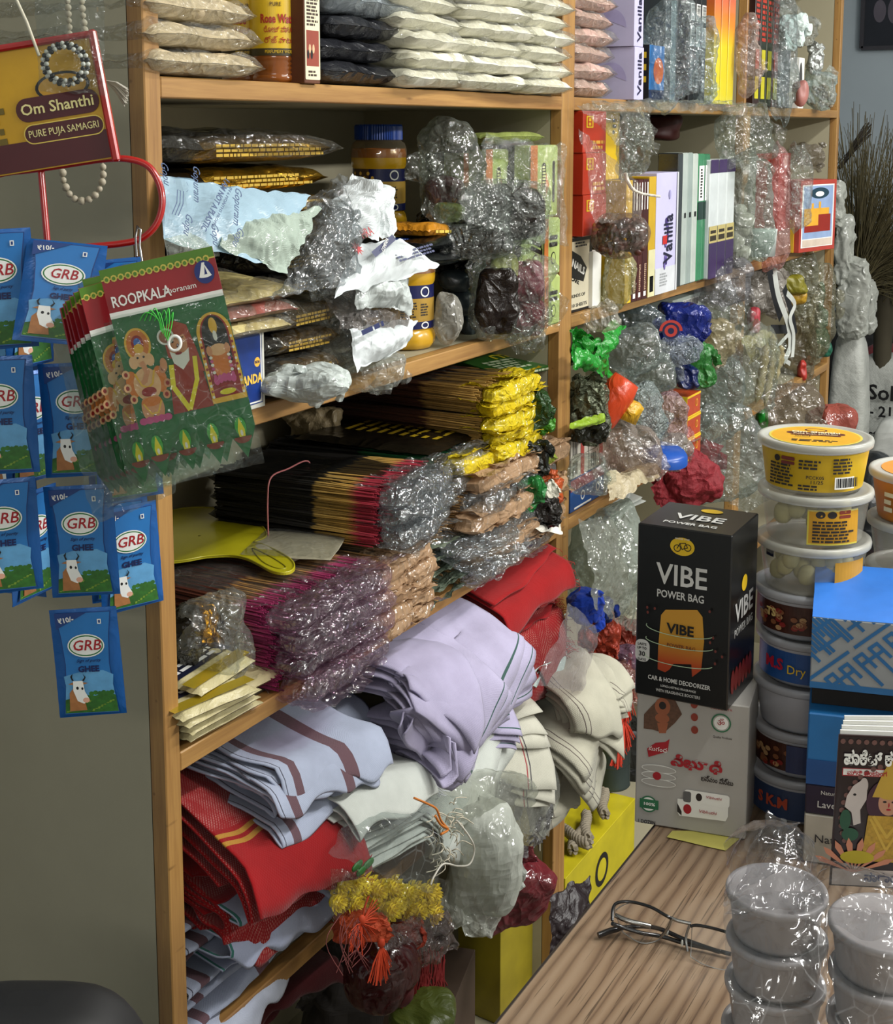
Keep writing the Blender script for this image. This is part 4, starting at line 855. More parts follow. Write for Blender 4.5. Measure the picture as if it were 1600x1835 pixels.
for i, (z, a, b) in enumerate(((SZ2 + .088, 388, 500), (SZ2 + .104, 384, 508), (SZ2 + .12, 380, 512))):
    T = packet('beige_pouch', ('lowest', 'middle', 'uppermost')[i] + ' pale yellow and pink pouch drooping behind the green garland packets', 'pouch', XA(a, -.02, 1.35), XA(b, -.02, 1.35), z, -.035, .16, .015, [crink('#c4b67e', .3, 0, 40, .5), crink('#8f5048', .3, 0, 40, .5)][i % 2], 320 + i, 'pale pouches', tilt=.12, wrap=film('#e8e4d8', .12, .35, 50))
T, f, w_ = stand('blue_box', 'white-edged blue carton with gold lettering standing by the shelf edge, second shelf', 'box', 400, 474, SZ2, .088, -.012, .1, [0] * 6, [mat('#c2c2b8', .45, var=.05)], rz=.02)
flat(T, f['front'], [(rect(.004, .005, w_ - .005, .081), 0), (rect(.0052, .0062, w_ - .0062, .0798), 1), (rrect(.0068, .0078, w_ - .0078, .0782, .004), 2), (ell(w_ * .80, .048, .005, .005), 3)], [mat('#1c3470', .4), WHITE, mat('#0f2f74', .35, var=.25, vs=40), GOLDP], 'front_print')
txt(T, f['front'], 'NANDA', w_ * .60, .031, .0095, mat('#e0b84a', .4), w=w_ * .62, bold=.05); txt(T, f['front'], 'INDIA', w_ * .80, .048, .003, mat('#1c2c60', .4), w=.008)
# printed pale blue bag
def gop(T, c4, c):
    f = quadface(c4, c, .014); m_ = mat('#1c3c66', .5); W, H = f.w, f.h
    for (x, y, r, w_) in ((.33, .86, -1.75, .05), (.72, .66, -1.85, .055), (.16, .18, -1.9, .03), (.42, .12, -1.7, .03), (.66, .16, -2.1, .03), (.03, .9, -1.6, .03)):
        txt(T, f, 'Gopuram' if w_ > .04 else 'Gopu', W * x, H * y, .008, m_, w=w_ * .8, rot=r, shear=.3, z=.002)
    txt(T, f, 'I AM NOT A PLASTIC', W * .47, H * .58, .006, m_, w=.075, rot=-2.15, bold=.03, z=.004); txt(T, f, 'IN 6 MONTHS FROM N', W * .53, H * .55, .003, m_, w=.06, rot=-2.15, z=.004)
    flat(T, f, [(q, 0) for k in range(3) for q in band([(W * (.02 + .03 * k), H * .28), (W * (.09 + .03 * k), H * .48), (W * (.12 + .03 * k), H * .68)], .0009)] + [(ell(W * .17, H * .78, .008, .008, 16, a, a + .7), 0) for a in (0, 1.3, 2.6, 3.9, 5.2)], [m_], 'printed_marks', z=.002, zs=0)
psheet('printed_bag', 'pale blue degradable carrier bag with navy script lettering on the second shelf', 'bag', [(292, 432), (470, 470), (560, 352), (290, 318)], (-.04, -.07, -.03, -.012), MILKB, 331, amp=.0035, fr=42, bulge=.012, prints=gop)
psheet('bag_flap', 'loose pale green-white mouth of the printed carrier bag hanging below it', 'bag', [(395, 452), (520, 490), (574, 368), (400, 400)], (-.06, -.075, -.03, -.045), film('#a4b2a6', .75, .2, 20, .6, .2), 332, amp=.006, fr=60, bulge=.02)
psheet('film_bag', 'creased clear bag spilling under the printed carrier bag by the post', 'bag', [(300, 470), (395, 462), (380, 420), (292, 425)], -.05, film('#d6ded2', .4, .3, 40), 333, amp=.004, bulge=.01)
# white and silver crumples
SB = 'crumpled white and silver film on the second shelf'
psheet('film_bag', 'silvery crumpled film above the printed white bag, beside the pale blue bag', 'bag', [(480, 540), (640, 505), (620, 318), (560, 345)], (-.04, -.05, .0, .02), SILVF, 340, amp=.011, fr=75, bulge=.03, group=SB)
fbag('film_bag', 'knot of silver film bunched in the middle of the second shelf', 540, 370, 640, 520, -.01, .07, SILVF, 341, .011, 75, group=SB)
psheet('white_bag', 'white crumpled carrier bag against the tall ghee jar', 'bag', [(590, 435), (706, 425), (690, 330), (610, 322)], (-.03, -.02, .02, .03), MILK, 342, amp=.011, fr=60, bulge=.03, group=SB)
def hra(T, c4, c):
    f = quadface(c4, c, .016); W, H = f.w, f.h; r_ = mat('#a01c22', .5)
    txt(T, f, 'HRA', W * .42, H * .98, .011, r_, w=.024, shear=.2, z=.004, rot=.1)
    st = [(W * .27 + (.0095 if q % 2 == 0 else .0045) * math.cos(q * math.pi / 9), H * .72 + (.0095 if q % 2 == 0 else .0045) * math.sin(q * math.pi / 9)) for q in range(18)]
    flat(T, f, [(st, 0)] + [(q, 1) for q in band([(W * .38, H * .52), (W * .62, H * .74)], .0075)], [r_, NAVY], 'printed_marks', z=.004)
    txt(T, f, 'COMPAPA', W * .5, H * .63, .0045, WHITE, w=.026, rot=.52, z=.006); fine(T, f, W * .55, H * .2, W * .95, H * .42, 3, NAVY, 3, z=.004)
psheet('printed_white_bag', 'white bag with red sun and dark band print fanning over the jar lid', 'bag', [(600, 535), (782, 478), (722, 430), (640, 432)], (-.05, -.055, -.02, -.02), MILK, 343, amp=.006, fr=48, bulge=.022, group=SB, prints=hra)
psheet('white_bag', 'white torn flap hanging under the printed white bag, pointing at the jar', 'bag', [(640, 548), (742, 560), (728, 490), (625, 480)], (-.04, -.045, -.04, -.03), film('#bdc4c2', .85, .2, 24), 344, amp=.008, fr=60, bulge=.02, group=SB)
psheet('grey_bag', 'greyish clear bag in the middle of the white crumples, second shelf', 'bag', [(600, 600), (735, 590), (720, 520), (590, 520)], (-.02, -.02, -.01, -.01), film('#b9b2ae', .45, .4, 34, 1.2), 345, amp=.010, fr=60, bulge=.02, group=SB)
psheet('white_bag', 'lowest white bag with dark printed marks on the second shelf edge', 'bag', [(635, 668), (726, 622), (748, 575), (620, 585)], (-.035, -.035, -.02, -.02), MILK, 346, amp=.006, fr=50, bulge=.02, group=SB, prints=lambda T, c4, c: fine(T, quadface(c4, c, .018), .008, .035, .06, .044, 1, NAVY, 8, z=.003))
fbag('white_bag', 'white plastic bag lying flat under the black and gold pouches', 480, 655, 628, 708, -.03, .1, film('#bcc4c0', .75, .3, 24), 347, .007, 60, e=.7)
fbag('film_bag', 'clear bag lying along the shelf edge in front of the lower ghee jar', 618, 640, 735, 690, -.02, .06, film('#d8dcd6', .3, .4, 40), 348, .007, 70, e=.7)
fbag('film_bag', 'clumps of clear film filling behind the white bags', 560, 520, 650, 640, .05, .08, SILVF, 349, .010, 70)
# ghee jars
GH = mat('#c89a1a', .25, coat=.6, var=.06); BLID = mat('#0e3a8c', .35); GHT = mat('#b46c10', .2, coat=.5, var=.1); JNV = mat('#141a4c', .3)
def jar(c, lab, ang):
    T = thing('ghee_jar', lab, 'jar', c, 0, 'ghee jars with blue lids'); R = .0385; n = 72
    th = np.linspace(0, 2 * np.pi, n, endpoint=False); pr = [(.0, .001), (.026, .0), (.033, .003), (.0365, .009), (.0372, .016), (.0355, .023), (.034, .0265)]
    lob = 1 + .035 * np.abs(np.sin(th * 5)) ; g = G(); P_ = np.array([[(r * (lob[i] if r > .01 and z < .025 else 1.0) * math.cos(t), r * (lob[i] if r > .01 and z < .025 else 1.0) * math.sin(t), z) for i, t in enumerate(th)] for r, z in pr]); g.grid(P_, 0, cv=True); g.build('base_lobes', GH, T)
    g = G(); g.lathe([(.034, .0265), (.0352, .028), (.0355, .085), (.0372, .088), (.038, .094), (.038, .100)], 60); g.build('ghee', GH, T)
    g = G(); g.lathe([(.038, .1), (.038, .106), (.0365, .112)], 60); g.build('ghee_top', GHT, T)
    g = G(); g.lathe([(.0385, .1), (.0385, .11), (.036, .119), (.031, .1225), (.031, .126)], 60); g.build('clear_shoulder', film('#e8d8b8', .14, .35, 20, .3, .06), T)
    g = G(); N = 120; lt = np.linspace(0, 2 * np.pi, N, endpoint=False); rr = .0325 + .0005 * np.sign(np.sin(lt * 60)); g.grid(np.array([[(q * math.cos(t), q * math.sin(t), z) for q, t in zip(rr * s_, lt)] for s_, z in ((1, .124), (1, .142), (.96, .1445), (0.0, .1445))]), 0, cv=True); g.build('lid', BLID, T, smooth=False)
    f = cylface(.0358, ang); cflat(T, f, [(rect(-.07, .068, .07, .085), 0), (rect(-.07, .038, .07, .068), 1), (rect(-.07, .0285, .07, .038), 0), (rect(-.05, .068, -.02, .085), 2), (rect(-.03, .04, .06, .067), 1)], [JNV, mat('#b08c3c', .35, metal=.2, var=.2), mat('#4a3218', .5, var=.4, vs=120)], 'label', zs=.00008)
    f2 = cylface(.0363, ang); S = [(q, 0) for a in [np.linspace(0, 6.28, 20)] for q in band([(.016 + .0065 * math.cos(t), .0765 + .006 * math.sin(t)) for t in a], .0018)] + [(q, 0) for q in band([(.016 + .0055 * math.cos(t), .0333 + .0038 * math.sin(t)) for t in np.linspace(0, 6.28, 16)], .0016)]
    cflat(T, f2, S + [(ell(-.045 + q * .006, .076 + .003 * (-1) ** q, .0022, .0026, 8), 1) for q in range(6)], [WHITE, GOLDP], 'printed_marks', zs=0, z=.0006)
    cfine(T, f2, -.018, .043, .004, .064, 6, mat('#2c2010', .5), 3); cfine(T, f2, .009, .045, .022, .062, 5, mat('#2c2010', .5), 4); return T
jb = Q(728, 630, SZ2); vd = (jb[:2] - CAM[:2]); vd = vd / np.linalg.norm(vd) * .034; jb = jb + [vd[0], vd[1], 0]; jar((jb[0], jb[1], SZ2), 'ghee jar with blue lid standing on the shelf under an orange pouch', -.75)
ja = np.array([XA(680, .15, 1.3), .15]); jar((ja[0], ja[1], SZ2), 'ghee jar hidden behind the white bags, carrying the upper jar', -.9); jar((ja[0], ja[1], SZ2 + .1447), 'upper blue-lidded ghee jar stacked on another, navy and gold label', -.85)
T = packet('orange_pouch', 'small orange pouch lying on the lower ghee jar lid', 'pouch', jb[0] - .02, jb[0] + .052, SZ2 + .1455, jb[1] - .045, .07, .016, crink('#d08a24', .3, 0, 60, .6), 351, roll=.06)
fine(T, Face((-.03, -.036, .004), (1, 0, 0), (0, 0, 1), 1, 1), .01, 0, .055, .006, 1, mat('#f0d060', .4), 3)
for i, (a, b, c_, d) in enumerate(((783, 478, 846, 522), (792, 516, 852, 566), (822, 560, 856, 603))):
    fbag('dark_bag', ('upper', 'middle', 'lowest')[i] + ' dark grey polythene bundle beside the lower ghee jar', a, b, c_, d, .05, .06, crink('#30383c', .25, 0, 14, .5), 355 + i, .001, 30, e=.85, group='dark grey bundles', amp=.08)
fbag('film_bag', 'small clear bag of beige powder between the ghee jar and dark bundles', 779, 518, 828, 616, .01, .05, film('#cfccc0', .45, .35, 34), 358, .004, 60, amp=.1, e=.75)
# glossy black folded pouches
for i, (z, a, b, yf) in enumerate(((SZ2 + .108, 738, 893, .0), (SZ2 + .126, 752, 912, .004))):
    packet('black_pouch', ('lower', 'upper')[i] + ' glossy black folded pouch in front of the green packets', 'pouch', XA(a, yf, 1.33), XA(b, yf, 1.33), z, yf, .15, .019, mat('#090b0d', .18, coat=.7), 360 + i, 'glossy black pouches', wr=.002, cw=0, nu=44)
# green packets standing against the end panel
GPK = crink('#9fae66', .3, 0, 30, .4, .1); GPD = mat('#1e1712', .35); GPO = mat('#b8692a', .4)
def gpack(lab, px0, px1, z, h, yf, dep, rz=0.0, tilt=(0, 0), logo=True, orange=True, inv=False):
    T, f, w_ = stand('soap_packet', lab, 'packet', px0, px1, z, h, yf, dep, [0, 0, 0, 0, 0, 0], [GPK], 'pale green packets', rz=rz, tilt=tilt, bev=.003)
    F_ = f['front']; S = []
    if orange: S += [(rect(0, .0, w_ * .24, h), 0)]
    if logo: S += [([(w_ * .36, h * .45), (w_ * .52, h * .66), (w_ * .66, h * .45), (w_ * .52, h * .24)], 0), (rrect(w_ * .40, h * .18, w_ * .54, h * .76, w_ * .06), 1), (rrect(w_ * .78, h * .2, w_ * .86, h * .78, w_ * .03), 1)]
    else: S += [(rrect(w_ * .3, h * .5, w_ * .8, h * .58, .002), 1), (rrect(w_ * .3, h * .62, w_ * .8, h * .7, .002), 1), (ell(w_ * .55, h * .3, w_ * .14, w_ * .16), 1), (ell(w_ * .55, h * .3, w_ * .11, w_ * .13), 2)]
    flat(T, F_, S, [GPO, GPD, mat('#9fae66', .4)], 'print'); 
    if logo: fine(T, F_, w_ * .41, h * .22, w_ * .53, h * .72, 12, mat('#d0d494', .4), 4, z=.0009)
    flat(T, f['left'], [(rect(dep * .0, 0, dep * .5, h), 0), (rrect(dep * .6, h * .3, dep * .95, h * .5, .002), 0)], [GPD], 'print'); return T
gpack('pale green packet with orange diamond logo, standing upright near the panel', 950, 1000, SZ2 + .155, .105, .0, .05)
gpack('pale green packet turned dark side out behind the film, upper row', 870, 918, SZ2 + .15, .105, .035, .06, tilt=(0, 0))
gpack('pale green packet half hidden in shadow behind the clear puffed bag', 830, 868, SZ2 + .15, .1, .06, .06)
gpack('pale green packet wedged against the wooden post, middle of the pile', 975, 1004, SZ2 + .075, .082, -.03, .05, logo=False)
gpack('pale green packet against the wooden post, lowest', 975, 1004, SZ2 + .003, .072, -.035, .05, logo=False)
gpack('slanting pale green packet with dark lettering blocks above the maroon pouches', 930, 975, SZ2 + .074, .078, -.025, .03, tilt=(0, .28), logo=False, orange=False)
for i in range(3): gpack(('pale green packet filling the row behind the brown bag', 'pale green packet filling the row below the upright packets', 'pale green packet low in the corner of the second shelf')[i], 880 + 30 * i, 925 + 30 * i, SZ2 + .002, .072, .05, .08, logo=False)
for i in range(2): gpack(('supporting pale green packet in the middle row, far corner', 'supporting pale green packet in the middle row, nearer the jar')[i], 930 - 60 * i, 975 - 50 * i, SZ2 + .076, .072, .05, .08, logo=False)
T = packet('orange_green_pouch', 'flat orange and green pouch lying on top of the upright green packets', 'pouch', XA(850, .02, 1.5), XA(955, .02, 1.5), SZ2 + .2615, .0, .08, .014, [crink('#7f8a4a', .3, 0, 40, .5), crink('#b8672c', .3)], 365, tilt=-.1, wr=.002)
FS2 = film('#dfe6e0', .10, .5, 46, 1.4, .06)
fbag('film_bag', 'puffed clear bag rising above the crumpled brown pouches, second shelf', 752, 212, 858, 385, .02, .09, film('#b8bdb2', .16, .4, 34, 1.1, .08), 370, .007, 50, e=.8, amp=.09)
psheet('film_sheet', 'torn clear shrink film across the green packets and brown pouch', 'film', [(818, 395), (1012, 440), (1012, 262), (870, 240)], (-.045, -.05, -.04, -.005), FS2, 371, amp=.006, fr=90, bulge=.012)
for i, (a, b, c_, d, m_) in enumerate(((812, 330, 975, 432, '#1c1614'), (760, 395, 900, 455, '#15110f'))):
    fbag('brown_pouch', ('dark brown pouch shrink-wrapped in clear film, middle of the second shelf', 'dark pouch in film sagging under the brown one')[i], a, b, c_, d, -.02 + .03 * i, .06, crink(m_, .16, 0, 55, 1.2), 373 + i, .004, 60, e=.55, amp=.08, group='dark wrapped pouches')
    fbag('film_wrap', ('clear film wrapped over the dark brown pouch', 'clear film over the lower dark pouch')[i], a - 4, b - 4, c_ + 5, d + 5, -.021 + .03 * i, .065, FS2, 376 + i, .006, 80, e=.55, amp=.08, cat='film')
fbag('maroon_pouch', 'maroon and green pouch seen through the puffed clear bag', 765, 320, 835, 372, .04, .05, crink('#4a1e2a', .3), 379, .002, 60, e=.5)
fbag('green_pouch', 'light green pouch corner below the puffed clear bag', 775, 362, 830, 402, .03, .05, crink('#8f9e5c', .3), 380, .002, 60, e=.5)
for i, (a, b, c_, d, col) in enumerate(((856, 480, 930, 600, '#1d1512'), (900, 466, 972, 540, '#7a3a48'), (915, 535, 975, 598, '#6a1f2c'), (880, 455, 925, 500, '#a8a86a'))):
    fbag('wrapped_pouch', ('dark', 'pink-maroon', 'deep maroon', 'pale green')[i] + ' pouch inside the clear bag hanging off the shelf edge by the post', a, b, c_, d, -.025, .05, crink(col, .2, 0, 50, 1.0), 382 + i, .003, 60, e=.5, amp=.12)
fbag('film_bag', 'clear bag of maroon pouches drooping over the second shelf edge', 850, 452, 985, 605, -.03, .085, FS2, 388, .008, 70, e=.6, amp=.14)
fbag('film_bag', 'hanging tip of the clear bag below the second shelf edge', 920, 585, 972, 618, -.04, .03, FS2, 389, .006, 90)
fbag('dark_film', 'black netted film wrapping stuffed behind the black pouches', 740, 380, 850, 470, .07, .06, crink('#14120f', .14, 0, 60, 1.3), 390, .006, 60, e=.6)
# ---------------- second shelf, middle and far bays ----------------
ORR = mat('#b8331c', .3, coat=.3, var=.05)
for i in range(3):
    T, f, w_ = stand('matchbox_carton', ('bottom', 'middle', 'top')[i] + ' orange-red carton of three stacked on the black and white box', 'box', 1045, 1086 - i * 0, SZ2 + .119 + i * .064, .0635, -.012, .085, [0] * 6, [ORR], 'orange-red cartons', bev=.001)
    if i == 2: flat(T, f['left'], [(ell(.052, .036, .012, .014), 0), (ell(.052, .036, .0105, .0125), 1), (ell(.052, .04, .006, .004), 0), (ell(.052, .032, .007, .0045), 0)], [BLACK, YEL], 'round_badge')
    else: flat(T, f['left'], [(rect(.046, .02, .062, .045), 0)], [mat('#c88a3a', .4)], 'print')
    flat(T, f['front'], [(rrect(w_ * .12, .038, w_ * .42, .056, .001), 0), (rrect(w_ * .17, .04, w_ * .37, .054, .001), 1), (rect(w_ * .22, .0415, w_ * .32, .046), 0), (rect(w_ * .22, .048, w_ * .32, .0525), 0)], [YEL, ORR], 'print', zs=.00005)
    fine(T, f['front'], w_ * .4, .004, w_ * .95, .02, 2, mat('#d8a040', .4), i)
T, f, w_ = stand('yellow_carton', 'yellow carton standing behind the orange-red cartons', 'box', 1045, 1108, SZ2 + .003, .318, .065, .06, [1, 0, 0, 0, 0, 0], [YEL, mat('#a88c1c', .4)])
fine(T, f['front'], w_ * .78, .27, w_ * .9, .3, 3, mat('#3c3010', .4), 2)
KR = mat('#c9c1a8', .5, var=.05)
T, f, w_ = stand('black_white_box', 'black and white printed box under the orange-red cartons by the middle post', 'box', 1022, 1060, SZ2 + .001, .116, .003, .08, [0, 0, 0, 0, 0, 0], [KR])
f_ = f['front']; flat(T, f_, [(rect(0, 0, w_, .116), 1), (rect(-.0, .004, w_ * .86, .110), 0), ([(w_ * -.0, .055), (w_ * .0, .098), (w_ * .45, .086), (w_ * .75, .066), (w_ * .6, .045)], 1), ([(w_ * .36, .093), (w_ * .42, .104), (w_ * .52, .096), (w_ * .62, .1), (w_ * .66, .084), (w_ * .5, .09)], 0)], [KR, BLACK], 'print')
txt(T, f_, 'NAILS', w_ * .34, .069, .012, WHITE, w=w_ * .62, rot=-.35, bold=.04); txt(T, f_, 'CARE', w_ * .2, .05, .008, BLACK, w=w_ * .38, rot=-.3, bold=.04)
txt(T, f_, 'KINDS OF', w_ * .36, .025, .0052, BLACK, w=w_ * .62, bold=.02); txt(T, f_, '10 SHEETS', w_ * .4, .010, .0052, BLACK, w=w_ * .7, bold=.02); fine(T, f_, w_ * .2, .1, w_ * .8, .109, 2, BLACK, 4)
T, f, w_ = stand('white_card', 'white folded card edge beside the black and white box', 'card', 1062, 1077, SZ2 + .001, .09, -.004, .07, [0] * 6, [WHITE], tilt=(0, 0))
fbag('film_bag', 'clear bag of pale powder sachets between the card and the yellow carton', 1078, 455, 1128, 560, -.02, .05, film('#c8c8a0', .35, .4, 36), 402, .006, 70, cat='bag')
fbag('film_scrap', 'scrap of clear film hanging off the shelf edge under the white card', 1050, 545, 1110, 592, -.05, .03, film('#d6d2c4', .3, .45, 40), 403, .006, 80, cat='film')
for i, (a, b, h, m_, lab) in enumerate(((1121, 1132, .20, YEL, 'yellow slim carton beside the hanging bag of brown fruit'), (1133, 1142, .2, mat('#3c120e', .35), 'maroon slim carton next to the yellow one'), (1143, 1151, .2, mat('#43150f', .35), 'second maroon slim carton, tall, with pale lettering'), (1152, 1161, .2, mat('#3a100c', .35), 'third maroon slim carton, touching the mustard carton'), (1162, 1174, .203, mat('#b8951c', .35), 'mustard slim carton with a barcode near its foot'), (1175, 1213, .208, LAV, 'lavender upright carton with violet flower print and script lettering'))):
    T, f, w_ = stand('slim_carton', lab, 'box', a, b, SZ2 + .001, h, -.03, .05, [0] * 6, [m_], 'upright slim cartons')
    F_ = f['front']
    if i in (1, 2, 3): fine(T, F_, w_ * .3, .015, w_ * .7, .06, 14, mat('#b89a80', .5), i); flat(T, F_, [(rect(w_ * .25, .005, w_ * .7, .013), 0), (rect(w_ * .12, .15, w_ * .22, .195), 0), (rect(w_ * .62, .15, w_ * .82, .195), 0)], [WHITE], 'print')
    if i == 4: flat(T, F_, [(rect(0, .0, w_, .08), 0)], [mat('#c9c49a', .4)], 'print'); barcode(T, F_, w_ * .25, .008, w_ * .8, .035, [WHITE, BLACK], 3, True)
    if i == 5:
        S = [(rect(0, 0, w_, .045), 0)] + [(ell(w_ * .5 + .006 * math.cos(q * 1.7), .105 + .02 * math.sin(q * 2.3), .0055, .007, 8), 1 + q % 2) for q in range(9)] + [(ell(w_ * .45 + .005 * math.cos(q * 1.9), .054 + .008 * math.sin(q * 2.3), .004, .006, 8), 1 + q % 2) for q in range(6)] + [(ell(w_ * .6, .17, .005, .008), 3), (rect(w_ * .3, .085, w_ * .5, .1), 4), (rect(w_ * .93, 0, w_, .208), 0)]
        flat(T, F_, S, [mat('#c6c8cc', .4), VIO, mat('#6a5aa0', .4), mat('#9a96c0', .4), RED], 'print'); txt(T, F_, 'Vanilla', w_ * .58, .094, w_ * .40, mat('#15122c', .4), w=.085, rot=math.pi / 2, bold=.02, z=.0012); fine(T, F_, w_ * .2, .012, w_ * .6, .036, 5, GREY, 4)
for i, (a, b, h, m_) in enumerate(((1214, 1222, .24, mat('#23282a', .2, coat=.5)), (1223, 1231, .24, mat('#a9b3ac', .2, coat=.5)), (1232, 1240, .24, mat('#8f9c96', .2, coat=.5)), (1241, 1249, .238, mat('#b6beb6', .2, coat=.5)), (1250, 1260, .237, mat('#2c7a50', .2, coat=.5)), (1261, 1270, .236, mat('#1f6a44', .2, coat=.5)))):
    T, f, w_ = stand('incense_tube', ('smoky black tube pack beside the lavender carton', 'first pale grey tube pack after the black one', 'second pale grey tube pack, slightly darker', 'third pale grey tube pack next to the green', 'green tube pack with white top label beside the grey ones', 'second green tube pack, touching the purple packs')[i], 'packet', a, b, SZ2 + .001, h, -.022, .04, [0] * 6, [m_], 'tube incense packs', bev=.002)
    if i > 3: flat(T, f['front'], [(rect(w_ * .05, .15, w_ * .95, .215), 0)], [WHITE], 'print'); fine(T, f['front'], w_ * .3, .155, w_ * .7, .21, 10, BLACK, i, z=.0008); flat(T, f['front'], [(rect(w_ * .0, .115, w_, .148), 0)], [mat('#0e2c26', .4)], 'band')
    elif i: fine(T, f['front'], w_ * .3, .12, w_ * .7, .135, 1, BLACK, i)
for i in range(3):
    a = 1271 + i * 15
    T, f, w_ = stand('purple_packet', 'purple-footed white incense pack, %s of the three bound with gold labels' % ('first', 'middle', 'last')[i], 'packet', a, a + 14, SZ2 + .001, .225, -.03, .04, [0] * 6, [mat('#c6cccc', .3, coat=.4)], 'purple and white packs', bev=.002)
    flat(T, f['front'], [(rect(0, 0, w_, .068), 0), (rect(0, .068, w_, .1), 1), (rect(0, .2, w_, .225), 0), (rect(w_ * .1, .072, w_ * .9, .082), 2), (rect(w_ * .15, .086, w_ * .85, .092), 2)], [mat('#34204c', .35), mat('#b0a268', .4), mat('#2c2418', .5)], 'print')
fbag('fruit_bag', 'knotted clear bag', 1, 1, 2, 2, 0, .01, CLEAR, 1) if 0 else None
fbag('fruit_bag', 'clear bag of dark brown dried fruit hanging from its twisted neck', 1060, 378, 1160, 462, -.06, .07, film('#cbbcb0', .12, .4, 34, 1, .08), 410, .003, 50, amp=.08, e=.8, contents=(110, (.013, .013, .013), mat('#4a2118', .35, var=.35, vs=90), (.72, .7, .66, .92)))
g = G(); tp = D(1098, 385, Zd(P(1110, 420, -.06)) - .005)
sheet(g, [P(1065, 400, -.065), P(1150, 400, -.065), P(1152, 335, -.045), P(1040, 232, -.035)], 40, 40, 6, .003, 90, bulge=.012, edge=.002); o = g.build('film_neck', film('#d8cfc4', .12, .5, 40, 1.2, .07)); tag(o, 'long clear neck of the dried fruit bag leading up to the cartons', 'film')
o = G().tube(smooth([P(1120, 310, -.05), P(1130, 335, -.055), P(1145, 345, -.058), P(1160, 349, -.058), P(1182, 352, -.06)], 5), [.003] * 8 + [.0022] * 13).build('twisted_neck', crink('#cfc8bc', .3)); tag(o, 'twisted clear plastic neck tied beside the maroon cartons', 'tie')
fbag('film_bag', 'crumpled clear bag hanging over the slim cartons from above', 1108, 215, 1165, 320, -.055, .05, FS2, 411, .008, 80, e=.6)
psheet('film_sheet', 'clear film hanging from the upper shelf edge over dark cartons', 'film', [(1110, 262), (1172, 270), (1160, 190), (1035, 188)], (-.05, -.055, -.05, -.03), FS2, 412, amp=.006, fr=90)
psheet('film_sheet', 'long clear sheet sagging along the upper shelf edge', 'film', [(1080, 196), (1335, 200), (1330, 183), (1060, 182)], (-.05, -.05, -.03, -.02), FS2, 413, amp=.005, fr=90)
fbag('dark_box', 'dark maroon parcels pushed to the back above the slim cartons', 1150, 205, 1212, 250, .12, .1, mat('#3a1210', .5), 414, 0, 60, e=.4, cat='parcel')
GRB_ = film('#cfdcd4', .22, .5, 40, 1.3, .07); PNK = film('#d8aca8', .28, .4, 34, 1.1, .09)
fbag('film_bag', 'big crumpled clear bag beside the purple packs, upper part', 1290, 190, 1382, 290, -.05, .07, FS2, 415, .010, 60)
fbag('film_bag', 'clear bag of small white boxes beside the purple packs', 1308, 285, 1345, 470, -.03, .06, film('#c6cac0', .35, .4, 36), 416, .007, 60, contents=(10, (.035, .03, .04), mat('#b0b4aa', .5), (.6, .4, .8)))
fbag('film_bag', 'tall glassy green-grey bag holding a white round tub', 1335, 280, 1382, 465, -.05, .07, GRB_, 417, .007, 60)
T = thing('white_tub', 'round white tub at the bottom of the tall glassy bag', 'tub', P(1362, 458, -.045), 0); G().lathe([(0, 0), (.03, 0), (.033, .05), (.034, .055), (0, .056)], 30).build('tub', mat('#bcc4c0', .4), T)
fbag('pink_bag', 'pinkish translucent bag hanging over the shelf edge below the red box', 1368, 270, 1420, 475, -.055, .05, PNK, 418, .007, 60, taper=.3)
T, f, w_ = stand('red_box', 'tall red box with white figure and lettering, far bay', 'box', 1388, 1420, SZ2 + .06, .17, -.02, .05, [0] * 6, [mat('#a82c22', .35)], rz=.1)
flat(T, f['front'], [([(w_ * .3, .155), (w_ * .45, .166), (w_ * .75, .163), (w_ * .7, .14), (w_ * .5, .135)], 0)], [WHITE], 'figure'); txt(T, f['front'], 'DURAN', w_ * .6, .09, w_ * .22, WHITE, w=.06, rot=math.pi / 2)
T, f, w_ = stand('white_box', 'plain white carton under the red box in the far bay', 'box', 1386, 1418, SZ2 + .001, .058, -.01, .05, [0] * 6, [mat('#9c988a', .5)])
for i in range(2):
    T, f, w_ = stand('yellow_box', ('near', 'far')[i] + ' one of two narrow yellow boxes beside the picture box', 'box', 1422 + 16 * i, 1437 + 14 * i, SZ2 + .001, (.075, .15)[i], -.02, .06, [0] * 6, [mat('#b8901e', .35)], 'narrow yellow boxes'); flat(T, f['front'], [(rect(w_ * .3, .01, w_ * .6, .06), 0)], [mat('#6a4a14', .4)], 'print')
fbag('film_bag', 'clear bag over the narrow yellow boxes', 1412, 262, 1452, 400, -.04, .04, FS2, 419, .007, 70)
T, f, w_ = stand('picture_box', 'box with blue temple picture and red border standing at the shelf end', 'box', 1452, 1484, SZ2 + .001, .165, -.055, .07, [1] * 6, [None or mat('#a83c30', .35), mat('#a83c30', .35)], rz=-.25)
flat(T, f['front'], [(rect(w_ * .04, .01, w_ * .93, .155), 0), (rect(w_ * .07, .03, w_ * .90, .152), 1), (rect(w_ * .12, .045, w_ * .85, .085), 2), (rect(w_ * .25, .085, w_ * .8, .1), 3), (rect(w_ * .1, .06, w_ * .5, .1), 3), (ell(w_ * .52, .135, w_ * .26, .013), 4), (ell(w_ * .52, .133, w_ * .12, .006), 0), (rect(w_ * .08, .012, w_ * .9, .028), 5), (rect(w_ * .3, .1, w_ * .36, .112), 3), (rect(w_ * .5, .1, w_ * .56, .115), 3)], [WHITE, mat('#8aa0c4', .4, var=.15), mat('#8c2418', .4), mat('#d8a030', .4), mat('#1c3a4a', .4), mat('#c8b8a8', .4)], 'temple_print')
